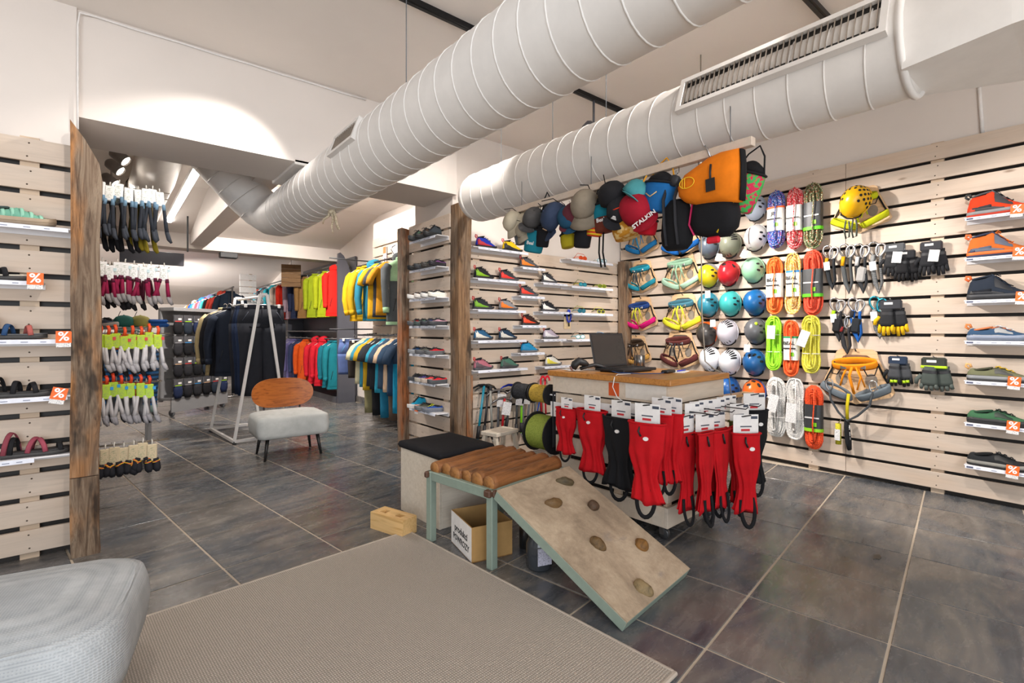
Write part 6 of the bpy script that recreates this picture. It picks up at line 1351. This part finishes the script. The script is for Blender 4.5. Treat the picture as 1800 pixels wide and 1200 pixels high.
# black backpack
p = lx(1190, 330); bp = thing('small_backpack', 'black mesh backpack with long straps hanging from the lath', 'backpack', (LX, p.y, p.z), WR, 'caps and chalk bags hanging from the wooden lath')
MB().rings([[(.075 * k * math.cos(a), .05 * k * math.sin(a), z) for a in [2 * PI * i / 20 for i in range(20)]] for z, k in ((-.06, .5), (-.09, .85), (-.14, 1.0), (-.22, 1.08), (-.27, 1.0), (-.295, .7))]).build('pack_body', BLKFAB, bp)
for dx in (-.03, .03): MB().tube([(dx, -.02, .03), (dx - .008, -.055, -.06), (dx, -.06, -.18), (dx + .006, -.05, -.28)], .010, 6, flat=(1, .3)).build('shoulder_strap', mat('#2f2f33', 'fabric'), bp)
MB().lathe([(0, -.012), (.026, -.012), (.026, .012), (0, .012)], 16, (0, -.02, .03), 'y').build('round_buckle', DARK, bp); MB().tube([(0, 0, .05), (0, -.01, .08)], .003, 5).build('hook', STEEL, bp)
# orange boulder bag and black pouch
p = lx(1250, 318, LX - .02); ob = thing('orange_bag', 'large orange bag with a yellow oval mark and black tag', 'bag', (LX - .02, p.y, p.z), WR, 'caps and chalk bags hanging from the wooden lath')
out = [(-.155, .0), (-.15, -.045), (-.12, -.075), (-.06, -.10), (.0, -.105), (.08, -.115), (.135, -.12), (.14, .0), (.14, .105), (.06, .11), (.0, .10), (-.06, .075), (-.12, .05)]
rr = []
for yk, sc_ in ((-.045, .80), (-.05, .6), (-.03, .97), (0, 1.0), (.03, .97), (.045, .75)):
    pass
rr = [[(a * q, y_, b_ * q) for a, b_ in out] for y_, q in ((-.052, .55), (-.046, .8), (-.025, .97), (0, 1.0), (.025, .97), (.045, .8), (.05, .5))]
MB().rings(rr).build('bag_body', mat('#e07812', 'fabric'), ob)
MB().tube([(.14, 0, -.115), (.146, -.002, -.05), (.146, 0, .04), (.14, 0, .1)], .012, 8, flat=(.6, 2)).build('dark_edge', BLKFAB, ob)
MB().tube([(-.085 + a, -.056 - .002, .0 + b_) for a, b_ in ellipse(.036, .024, 24)], .0022, 5, closed=True).build('oval_mark', mat('#f0c020', 'plain'), ob)
for dx in (-.012, .0): MB().tube([(-.095 + dx, -.059, .022), (-.095 + dx, -.059, -.022)], .002, 5).build('oval_bar', mat('#f0c020', 'plain'), ob)
MB().box((.03, -.062, -.035), (.042, .003, .055), rot=(0, R(-3), 0)).build('black_tag', BLACK, ob); MB().tube([(.028, -.054, .055), (.028, -.060, .02), (.03, -.062, -.01)], .005, 6).build('zip_puller', BLACK, ob)
MB().tube([(0, 0, .1), (-.02, 0, .15), (-.03, 0, .165)], .004, 6).build('hook', STEEL, ob)
p = lx(1258, 385, LX - .0); kb = thing('black_pouch', 'black pouch with a pink edge under the large orange bag', 'bag', (LX + .0, p.y, p.z), WR, 'caps and chalk bags hanging from the wooden lath')
out = [(-.10, .085), (.05, .09), (.10, .06), (.11, -.0), (.10, -.05), (.06, -.085), (-.03, -.08), (-.09, -.06), (-.115, -.01)]
MB().rings([[(a * q, y_, b_ * q) for a, b_ in out] for y_, q in ((-.05, .5), (-.045, .8), (-.02, .98), (0.01, 1.0), (.03, .8), (.035, .5))]).build('pouch_body', BLKFAB, kb)
MB().tube([(-.102, -.02, .085), (-.118, -.02, -.01), (-.093, -.02, -.06)], .005, 6).build('pink_edge', mat('#e02c6c', 'plain'), kb); MB().tube([(.10, -.02, .07), (.06, -.04, -.02), (.03, -.045, -.07)], .004, 6).build('yellow_edge', mat('#e8c020', 'plain'), kb)
MB().tube([(0, 0, .08), (0, .0, .19)], .004, 6).build('carry_cord', BLKFAB, kb); MB().box((.0, -.02, -.095), (.06, .02, .03), bev=.006).build('red_flap', mat('#d82838', 'fabric'), kb)
for px, py, L, lab in ((1057, 445, .14, 'black webbing strap ends dangling under the brown chalk bag'), (991, 430, .08, 'small black hang tag under the mustard chalk bag')):
    p = lx(px, py - 20); t = thing('dangling_strap', lab, 'strap', p, WR)
    if 'tag' in lab: MB().box((0, 0, -.04), (.025, .003, .055)).build('tag_card', BLACK, t); MB().tube([(0, 0, -.012), (0, 0, .05)], .001, 4).build('tag_string', BLACK, t)
    else:
        for dx in (-.012, .015): MB().tube([(dx, 0, .05), (dx + .004, -.01, -.06), (dx + .012, 0, -L)], .006, 6, flat=(1, .3)).build('webbing', BLKFAB, t)
# ------------------------------------------------------------------ socks on the back of the left wall
SKY = 3.95
sr = thing('sock_rack', 'wire display rack with prongs carrying the sock rows behind the charred post', 'rack', (-.128, SKY + .03, 0))
rows_z = [onY(230, 330, SKY).z, onY(230, 466, SKY).z, onY(230, 586, SKY).z, onY(230, 672, SKY).z, onY(230, 780, SKY).z]
for k, z in enumerate(rows_z):
    for dz, dy in ((0, -.02), (-.015, .10)): MB().tube([(0, dy, z + dz), (.45 - .04 * (k == 3), dy, z + dz)], .003, 6).build('wire_bar', mat('#b8b0a4', 'metal'), sr)
    for i in range(7): MB().tube([(.03 + i * .06, .1, z), (.03 + i * .06, -.04, z), (.03 + i * .06, -.05, z + .012)], .002, 5).build('prong', mat('#b8b0a4', 'metal'), sr)
MB().box((.004, .07, 1.18), (.006, .26, 1.95)).build('wall_plate', GREY, sr)
def spos(px, k, dy=0): p = onY(px, 500, SKY + dy); return (p.x, SKY + dy, rows_z[k])
RW = [([178, 194, 210, 226, 242, 256, 268, 280], 0, dict(c='#2f333b', foot='#3c4048', card='#ececea', L=.225, topc='#6d8ca4', w_=.019), 'navy and light blue long sock pair', 'top'),
      ([180, 193, 207, 221, 236, 251, 266, 288], 1, dict(c='#8c1c42', foot='#8f8a8a', card='#f0efee', L=.145, topc='#5c2038', w_=.020, card2='#c8dce0'), 'maroon sock pair with grey foot', 'second'),
      ([176, 190, 204, 219, 233, 248, 262, 276], 2, dict(c='#c9c6c8', foot='#a8a6aa', card='#b4cf2c', L=.13, strap='#e8501c', card2='#d04040', w_=.020), 'pale grey sock pair with a lime card', 'third'),
      ([174, 186, 200, 214, 229, 246, 262], 3, dict(c='#bdbabc', foot='#8d8b90', card='#a8c838', L=.15, strap='#d8401c', card2='#2a90d0', w_=.020), 'light grey sock pair with a lime and blue card', 'fourth'),
      ([185, 202, 218, 234, 250, 266], 4, dict(c='#222228', card='#c9b898', short=True, topc='#c83030', s=1.2), 'black ankle sock pair on a kraft card', 'bottom')]
for pxs, k, kw, nm, rn in RW:
    for i, px in enumerate(pxs):
        sockpair('%s, %s from left, %s row' % (nm, ORD[i], rn), spos(px, k, -.005 * (i % 2)), R(rnd.uniform(-8, 8)), seed=k * 20 + i, group='socks of the %s row' % rn, **kw)
for i, px in enumerate((186, 204, 222, 240, 257)):
    sockpair('dark sock pair, %s from left, behind the top row' % ORD[i], spos(px, 0, .10), R(rnd.uniform(-8, 8)), seed=90 + i, c='#2a2620' if i < 3 else '#4c4218', foot='#15151a' if i < 3 else '#8a7a20', card='#2c2c30', L=.29, group='socks behind the top row', w_=.022)
    sockpair('dark maroon sock pair, %s from left, behind the second row' % ORD[i], spos(px, 1, .10), R(rnd.uniform(-8, 8)), seed=95 + i, c='#4c1428', foot='#2c2a2e', card='#8a6a50', L=.17, group='socks behind the second row', w_=.021)
    sockpair('grey sock pair, %s from left, behind the third row' % ORD[i], spos(px, 2, .10), R(rnd.uniform(-8, 8)), seed=99 + i, c='#6a6a70', foot='#3c3c42', card='#e05a20', L=.16, group='socks behind the third row', w_=.021)
    sockpair('grey sock pair, %s from left, behind the fourth row' % ORD[i], spos(px, 3, .10), R(rnd.uniform(-8, 8)), seed=104 + i, c='#77777c', foot='#3c3c42', card='#d84a20', L=.16, group='socks behind the fourth row', w_=.021)

# ------------------------------------------------------------------ clothes on the pale slat wall
def gp(px, py, Y): return onY(px, py, Y)
cr = thing('clothes_rail', 'dark wall rails carrying the yellow and green tops', 'clothes rail', (XC, 0, 0))
for (y0, y1, z, out_) in ((5.0, 6.75, 2.10, .23), (5.0, 6.75, 1.14, .23)):
    MB().tube([(-out_, y0, z), (-out_, y1, z)], .011, 8).build('rail_tube', DARK, cr)
    for y in (y0 + .1, y1 - .1, (y0 + y1) / 2): MB().tube([(0, y, z + .02), (-out_, y, z)], .009, 6).build('rail_arm', DARK, cr)
for y, z in ((6.8, 2.02), (6.8, 1.05)):
    MB().tube([(-.62, y - .02, z + .17), (.0, y - .02, z + .17)], .009, 6).build('front_arm', DARK, cr)
RX = XC - .23
tops = [(6.60, RX, '#d0a414', dict(panel='#44505e', sleeve='#d0a414', hood=False, L=.74, c2='#c89a10'), 'yellow jacket with a slate front on the upper rail', 'jacket'), (6.42, RX, '#caa01c', dict(hood=False, L=.72), 'second yellow jacket right behind the slate fronted one', 'jacket'), (6.22, RX + .02, '#2f7f98', dict(hood=True, L=.74, yoke='#2f5f8c'), 'teal hooded jacket beside the yellow ones', 'jacket'),
        (5.98, RX - .02, '#e0a81c', dict(L=.72), 'mustard yellow tee on the upper rail', 'tee_shirt'), (5.86, RX, '#3c4048', dict(L=.70), 'dark slate tee beside the mustard one', 'tee_shirt'), (5.76, RX, '#c88a1c', dict(L=.68), 'ochre tee left of the mint hoodie', 'tee_shirt'), (5.42, RX, '#565b5e', dict(yoke='#a8cfa4', L=.80, hood=True, arm_out=.0), 'grey hoodie with a mint green yoke', 'jacket')]
for i, (Y, X, c, kw, lab, kd) in enumerate(tops):
    t = garment(lab, (X, Y, 2.07), R(-14 if i != 6 else -8), c, kd, seed=i, w_=.35 if i != 6 else .40, group='tops on the upper rail of the pale wall', **({'c2': '#a8cfa4'} | kw if i == 6 else kw))
sh_ = trousers('slate blue hiking shorts on the lower rail', (RX - .06, 6.72, 1.10), R(-12), '#4a5a86', .50, .40, short=True, group='shorts and tees of the lower rail', name='shorts', side='#3aa0c0')
trousers('black and brown shorts beside the slate blue ones', (RX, 6.55, 1.08), R(-10), '#2c2622', .52, .38, short=True, group='shorts and tees of the lower rail', name='shorts')
tc = [('#c9c2a0', 'cream'), ('#3a8aa4', 'sea blue'), ('#c8a024', 'mustard'), ('#2c333c', 'charcoal'), ('#26282e', 'black'), ('#2f9ab8', 'turquoise'), ('#3a5068', 'dusty navy'), ('#e0c0a0', 'peach'), ('#2f4660', 'deep blue')]
for i, (c, nm) in enumerate(tc):
    garment('%s tee hanging in the lower tee row' % nm, (RX + .01 * (i % 2), 6.42 - i * .12, 1.11), R(-10 + 3 * (i % 3)), c, 'tee_shirt', L=.62 + .03 * (i % 3), w_=.36, seed=20 + i, group='shorts and tees of the lower rail')
    if i in (1, 3, 5, 7): trousers('long %s trousers under the lower tee row' % ('khaki', '', 'black', '', 'blue')[(i - 1)] if i < 6 else 'long brown trousers under the lower tee row', (RX + .06, 6.36 - i * .12, 1.0), R(-8), {1: '#8a8460', 3: '#1c1c20', 5: '#1f7090', 7: '#5c4c40'}[i], .88, .34, group='shorts and tees of the lower rail')
garment('navy and turquoise long top nearest the reddish post', (RX - .03, 5.20, 1.12), R(-5), '#0f86ac', 'tee_shirt', L=.86, w_=.40, yoke='#2c4058', sleeve='#2c4058', seed=33, group='shorts and tees of the lower rail')
# emblem board and small sign on the slat wall
p = onX(697, 445, XC - .06)
em = thing('emblem_board', 'white angular emblem board above the mint hoodie', 'sign', (XC - .03, p.y, p.z), WR)
MB().prism([(-.20, .12), (-.10, .135), (0, .12), (.10, .135), (.20, .12), (.13, 0), (.06, -.06), (.045, -.13), (0, -.16), (-.045, -.13), (-.06, -.06), (-.13, 0)], -.02, 0).build('emblem_plate', WHITE, em)
b = MB()
for s_ in (-1, 1): b.tube([(s_ * .05, -.022, .115), (s_ * .14, -.022, .10), (s_ * .17, -.022, .07), (s_ * .09, -.022, .0)], .006, 5); b.box((s_ * .03, -.022, -.09), (.02, .004, .012))
tag(b.build('emblem_lines', BLACK, em), kind='stuff')
p = onX(675, 465, XC - .03)
sg2 = thing('vertical_sign', 'narrow vertical sign with orange ends left of the emblem board', 'sign', (XC - .012, p.y, p.z), WR)
MB().box((0, -.004, 0), (.10, .008, .50), bev=.002).build('sign_plate', mat('#e4e2ea', 'plain'), sg2); MB().box((0, -.0095, .20), (.09, .002, .09)).build('orange_field', mat('#e87a4c', 'plain'), sg2); MB().box((0, -.0095, -.01), (.03, .002, .2)).build('print_bar', mat('#5c6080', 'print'), sg2)

# ------------------------------------------------------------------ grey wall unit with jackets
GM = mat('#4b4c54', 'gloss', rough=.35)
gu = thing('wall_unit', 'tall anthracite clothes unit with curved end panel along the far wall', 'wall unit', (3.28, 8.11, 0))
out = [(-.34, 0), (-.34, 2.47), (-.30, 2.49), (-.24, 2.44), (-.16, 2.28), (-.10, 2.05), (-.07, 1.8), (-.05, 0)]
MB().prism(out, 0, .05).build('end_panel', GM, gu)
for k, (y0, y1, h) in enumerate(((.05, 2.9, 2.46), (3.1, 8.7, 2.35))):
    MB().box((-.02, (y0 + y1) / 2, h / 2), (.03, y1 - y0, h)).build('back_panel', GM, gu)
MB().box((-.19, .05 + 4.3, 1.19), (.3, 8.5, .025)).build('mid_shelf', mat('#3a3b40', 'gloss'), gu); MB().box((-.17, 2.95, 1.2), (.33, .04, 2.4)).build('divider', GM, gu); MB().box((-.19, 4.4, .05), (.3, 8.6, .1)).build('plinth', GM, gu)
for y in (.3, 1.4, 2.6, 3.6, 5.0): 
    for z in (2.30, 1.06): MB().tube([(-.03, y, z), (-.30, y, z)], .009, 6).build('rail_arm', STEEL, gu)
for z in (2.30, 1.06): MB().tube([(-.30, .1, z), (-.30, 8.5, z)], .014, 8).build('rail_tube', mat('#a8a8aa', 'metal'), gu)
JX = 3.28 - .30
def jy(px): r_ = (px - 900) / FPX; d = JX / (r_ * cA + sA); return d * (-r_ * sA + cA)
tj = [(583, '#cf2018', 'red jacket nearest the grey end panel'), (564, '#a8b41c', 'lime green jacket on the right of the lime pair'), (548, '#a0b020', 'lime green jacket on the left of the lime pair'), (529, '#9a7444', 'tan brown jacket left of the lime pair'), (519, '#2c3450', 'navy jacket between the tan and lilac ones'), (508, '#b49aa8', 'lilac pink jacket on the upper far rail'), (497, '#d82c18', 'bright red hooded jacket behind the lilac one'), (484, '#d0c0b0', 'beige jacket on the upper far rail'), (474, '#2aa0b0', 'turquoise jacket beside the white rack top'), (466, '#c8ccd0', 'pale grey jacket far along the upper rail'), (459, '#3a3c44', 'dark jacket far along the upper rail'), (453, '#2a98b0', 'aqua jacket at the far end of the upper rail'), (446, '#b84c3c', 'brick red jacket at the far end of the upper rail')]
for i, (px, c, lab) in enumerate(tj): garment(lab, (JX + (.02 * (i % 2)), jy(px + 8), 2.24), R(-10 - 5 * (i % 3)), c, 'jacket', L=.80, w_=.36, arm_out=.0, seed=50 + i, hood=i in (0, 6), group='jackets on the upper rail of the grey unit')
bj = [(583, '#14707c', 'petrol jacket nearest the end panel on the lower rail'), (572, '#156878', 'second petrol jacket on the lower rail'), (560, '#c81c2c', 'crimson jacket on the right of the lower red pair'), (546, '#cc1f30', 'crimson jacket on the left of the lower red pair'), (529, '#e05a1c', 'orange jacket on the lower rail'), (517, '#3a4468', 'dark blue jacket between orange and lilac on the lower rail'), (508, '#7a74a8', 'lilac blue jacket on the lower rail'), (499, '#8c86b0', 'pale violet jacket behind the chair back')]
for i, (px, c, lab) in enumerate(bj): garment(lab, (JX + (.02 * (i % 2)), jy(px + 10), 1.03), R(-12 - 5 * (i % 3)), c, 'jacket', L=.80, w_=.36, arm_out=.02, seed=70 + i, hood=i in (2, 3), group='jackets on the lower rail of the grey unit')
p = onX(480, 470, 2.6); ws = thing('wooden_sign', 'small weathered plank sign above the far jackets', 'sign', (2.7, 9.9, 2.24), R(-20))
for k in range(5): MB().box((0, 0, -.17 + k * .085), (.34, .02, .082), bev=.002).build('plank', mat('#8a6a48', 'wood', '#5c4430', rough=.8), ws)
MB().tube([(0, .02, .2), (0, .02, .76)], .004, 6).build('sign_wire', DARK, ws)
p2 = thing('white_slat_post', 'short stack of white boards standing above the far jackets', 'board stack', (2.5, 12.6, 0))
for k in range(17): MB().box((0, 0, .1 + k * .145), (.34, .03, .125)).build('board', WHITE, p2)
MB().box((.06, .03, 1.25), (.06, .03, 2.5)).build('batten', PINE_B, p2)
# free standing far rack with many coloured jackets
fr = thing('far_clothes_rack', 'chrome clothes rack deep in the back room', 'clothes rack', (1.75, 12.6, 0))
MB().tube([(0, -2.6, 1.98), (0, 2.6, 1.98)], .014, 8).build('rail_tube', STEEL, fr)
for y in (-2.5, 0, 2.5):
    MB().tube([(0, y, 0.02), (0, y, 1.98)], .014, 8).build('upright', STEEL, fr); MB().tube([(-.3, y, .02), (.3, y, .02)], .014, 8).build('foot', STEEL, fr)
fc = [('#e8e6e2', 'white'), ('#c08a3c', 'amber'), ('#2450a8', 'royal blue'), ('#2a78d0', 'bright blue'), ('#6a6a70', 'stone grey'), ('#a82c34', 'wine red'), ('#4a4c6c', 'slate violet'), ('#3fb8b8', 'aqua'), ('#26262a', 'black'), ('#b84030', 'terracotta'), ('#c84438', 'coral red'), ('#1d2a3a', 'midnight blue')]
for i, (c, nm) in enumerate(fc): garment('%s jacket on the chrome rack deep in the back room' % nm, (1.75, 14.9 - i * .42, 1.92), R(-30), c, 'jacket', L=.75, seed=110 + i, hood=i % 3 == 0, group='jackets on the far chrome rack')

# ------------------------------------------------------------------ white A frame rack with trousers
WM = mat('#dedcda', 'gloss', rough=.4)
ar = thing('trouser_rack', 'white A shaped steel rack carrying dark trousers', 'clothes rack', (0, 0, 0))
F1a, F1b, F2a, F2b = Vector((1.04, 5.90, .0)), Vector((1.58, 5.96, .0)), Vector((.96, 6.84, .0)), Vector((1.5, 6.9, .0))
T1, T2 = Vector((1.30, 5.95, 1.60)), Vector((1.22, 6.86, 1.60))
for a, b_ in ((F1a, T1), (F1b, T1 + Vector((.07, 0, 0))), (F2a, T2), (F2b, T2 + Vector((.07, 0, 0)))): MB().tube([a + Vector((0, 0, .03)), b_], .014, 4).build('leg', WM, ar)
for a, b_ in ((T1, T1 + Vector((.07, 0, 0))), (T2, T2 + Vector((.07, 0, 0))), (F1a, F2a), (F1a, F1b), (F2a, F2b)): MB().tube([a + Vector((0, 0, .03 if a.z < 1 else 0)), b_ + Vector((0, 0, .03 if b_.z < 1 else 0))], .014, 4).build('bar', WM, ar)
MB().tube([T1 + Vector((.035, 0, -.02)), T2 + Vector((.035, 0, -.02))], .014, 8).build('hanging_bar', WM, ar)
for p in (F1a, F1b, F2a, F2b): MB().lathe([(0, 0), (.02, 0), (.02, .012), (.006, .016), (.006, .03)], 12, p).build('foot_pad', BLACK, ar)
tr = [(6.07, '#23252c', 'charcoal trousers at the front of the white rack', '#4a5060'), (6.16, '#1d2c48', 'navy trousers second on the white rack', '#1c7a90'), (6.30, '#1a2740', 'dark navy trousers third on the white rack', '#1c7a90'), (6.44, '#24262e', 'black trousers fourth on the white rack', '#333')]
for i, (y, c, lab, sd_) in enumerate(tr):
    trousers(lab, (1.35 - .01 * i, y, 1.50), R(-7 + 2 * i), c, 1.02, .44, seed=i, group='trousers on the white rack', side=sd_ if len(sd_) == 7 else '#333333')
for i, (y, c, lab) in enumerate(((6.56, '#1f2634', 'dark navy jacket on the back half of the white rack'), (6.66, '#1b1c22', 'black jacket on the back half of the white rack'), (6.76, '#b8a67c', 'sand beige jacket at the back end of the white rack'))):
    garment(lab, (1.16 - .03 * i, y, 1.47), R(-25), c, 'jacket', L=.80, w_=.46, seed=140 + i, hood=False, group='jackets on the white rack')

# ------------------------------------------------------------------ gondola with glove packs
gn = thing('display_gondola', 'grey metal display gondola on wheels full of packed gloves', 'display stand', (.70, 8.30, 0), R(37))
GRM = mat('#8a8a8c', 'gloss', rough=.4); GW = .98
MB().box((GW / 2, .22, .86), (GW, .03, 1.30)).build('back_board', GRM, gn); MB().box((GW / 2, .10, 1.50), (GW, .26, .05), bev=.004).build('top_cap', mat('#9a9a9c', 'gloss'), gn)
MB().box((GW / 2, .02, .16), (GW, .02, .2)).build('base_panel', GRM, gn); MB().box((GW / 2, .22, .24), (GW, .42, .03)).build('base_shelf', GRM, gn)
for x in (.02, GW - .02): MB().box((x, .22, .85), (.03, .05, 1.3)).build('upright', GRM, gn)
for x in (.05, GW - .05):
    for y in (.06, .36): MB().lathe([(0, -.012), (.045, -.012), (.045, .012), (0, .012)], 16, (x, y, .045), 'x').build('wheel', GREY, gn)
PK = ['#1c1c20', '#232328', '#28303c', '#2c2c30', '#1f2a4a']
nm_r = ['top', 'second', 'third', 'bottom']
for r_ in range(4):
    for q in range(6):
        c = PK[(r_ * 3 + q * 2) % 5]; acc = ['#c83c3c', '#9ac820', '#8a8a90', '#3a8ac8', '#c8a080'][(r_ * 2 + q) % 5]
        lx_, z = .09 + q * .16, 1.42 - r_ * .30
        v = gn.matrix_basis @ Vector((lx_, .02, z))
        t = thing('glove_pack', '%s dark glove pack from the left in the %s row of the grey gondola' % (ORD[q], nm_r[r_]), 'gloves', (gn.location.x + lx_ * math.cos(R(37)) - .02 * math.sin(R(37)), gn.location.y + lx_ * math.sin(R(37)) + .02 * math.cos(R(37)), z), R(37), 'glove packs on the gondola'); t.scale = (1.15, 1.15, 1.15)
        MB().box((0, -.02, -.045), (.13, .03, .09), bev=.006).build('header_card', mat('#4c4c50', 'gloss'), t); MB().box((.01, -.037, -.05), (.045, .002, .022)).build('white_label', WHITE, t); MB().box((-.01, -.037, -.078), (.09, .002, .010)).build('colour_stripe', mat(acc, 'plain'), t)
        MB().rings([[(a, -.02 + b_, zz) for a, b_ in ellipse(w_, d_, 14)] for zz, w_, d_ in ((-.085, .05, .02), (-.13, .062, .03), (-.19, .058, .03), (-.235, .04, .022))]).build('folded_gloves', mat(c, 'fabric'), t)
        MB().tube([(0, .19, .0), (0, -.03, .0), (0, -.045, .012)], .003, 5).build('hook', STEEL, t)

# ------------------------------------------------------------------ shelf unit behind the socks
su = thing('shoe_shelf_unit', 'low grey shelf unit with shoes and caps behind the sock rack', 'shelf unit', (-.88, 5.55, 0))
MB().box((.60, .22, 1.22), (1.2, .44, .022), bev=.003).build('top_shelf', GRM, su); MB().box((.60, .22, .5), (1.2, .44, .022)).build('low_shelf', GRM, su); MB().box((.60, .22, .06), (1.2, .44, .04)).build('bottom_shelf', GRM, su)
for x in (.02, 1.18):
    for y in (.03, .41): MB().box((x, y, .61), (.03, .03, 1.2)).build('upright', GRM, su)
MB().tube([(.02, .02, 1.18), (.02, -.15, 1.18), (1.2, -.15, 1.18)], .008, 6).build('hanging_bar', STEEL, su)
it = [('shoe', -.28, '#c8c4c4', '#e8e4e0', 'white sneaker at the left on the low grey shelf unit'), ('shoe', -.14, '#8a6a68', '#c8c0bc', 'dusty rose sneaker on the low grey shelf unit'), ('shoe', .0, '#4a5668', '#dcd8d4', 'slate sneaker on the low grey shelf unit'), ('cap', .12, '#3f8078', None, 'sea green cap on the low grey shelf unit'), ('cap', .24, '#b0a860', None, 'straw yellow cap on the low grey shelf unit'), ('box', .36, '#2a5ca8', None, 'blue folded fleece on the low grey shelf unit')]
for kd, x, c, c2, lab in it:
    if kd == 'shoe': shoe(lab, (x, 5.72, 1.232), R(-60), 'low', .26, c, c2, c2, None, group='goods on the low grey shelf unit', name='sneaker')
    elif kd == 'cap': cap(lab, (x, 5.72, 1.235), (0, 0, R(30)), c, None, 'cap', .95, group='goods on the low grey shelf unit')
    else:
        t = thing('folded_fleece', lab, 'clothes', (x, 5.74, 1.232), R(8), 'goods on the low grey shelf unit'); MB().box((0, 0, .02), (.17, .2, .036), bev=.015).build('fold', mat(c, 'fabric'), t); MB().box((0, 0, .056), (.16, .19, .034), bev=.015).build('fold', mat(c, 'fabric'), t)
garment('petrol striped down jacket with a grey green hood behind the lime sock cards', (.14, 5.40, 1.15), R(-5), '#1d5a90', 'jacket', L=.62, w_=.34, seed=160, hood=True, sleeve='#6f8f8c', c2='#7f9a94', arm_out=.0)
bj_ = [o for o in bpy.data.objects if o.get('label', '').startswith('petrol striped')][0]
for o in bj_.children:
    if o.name.startswith('body'): o.data.materials[0] = mat('#1d5a90', 'stripes', '#16304c', s=8)
    if o.name.startswith('sleeve'): o.data.materials[0] = mat('#1d5a90', 'stripes', '#16304c', s=8)
    if o.name.startswith(('hood', 'collar')): o.data.materials[0] = mat('#7f9e98', 'stripes', '#5a7a76', s=10)
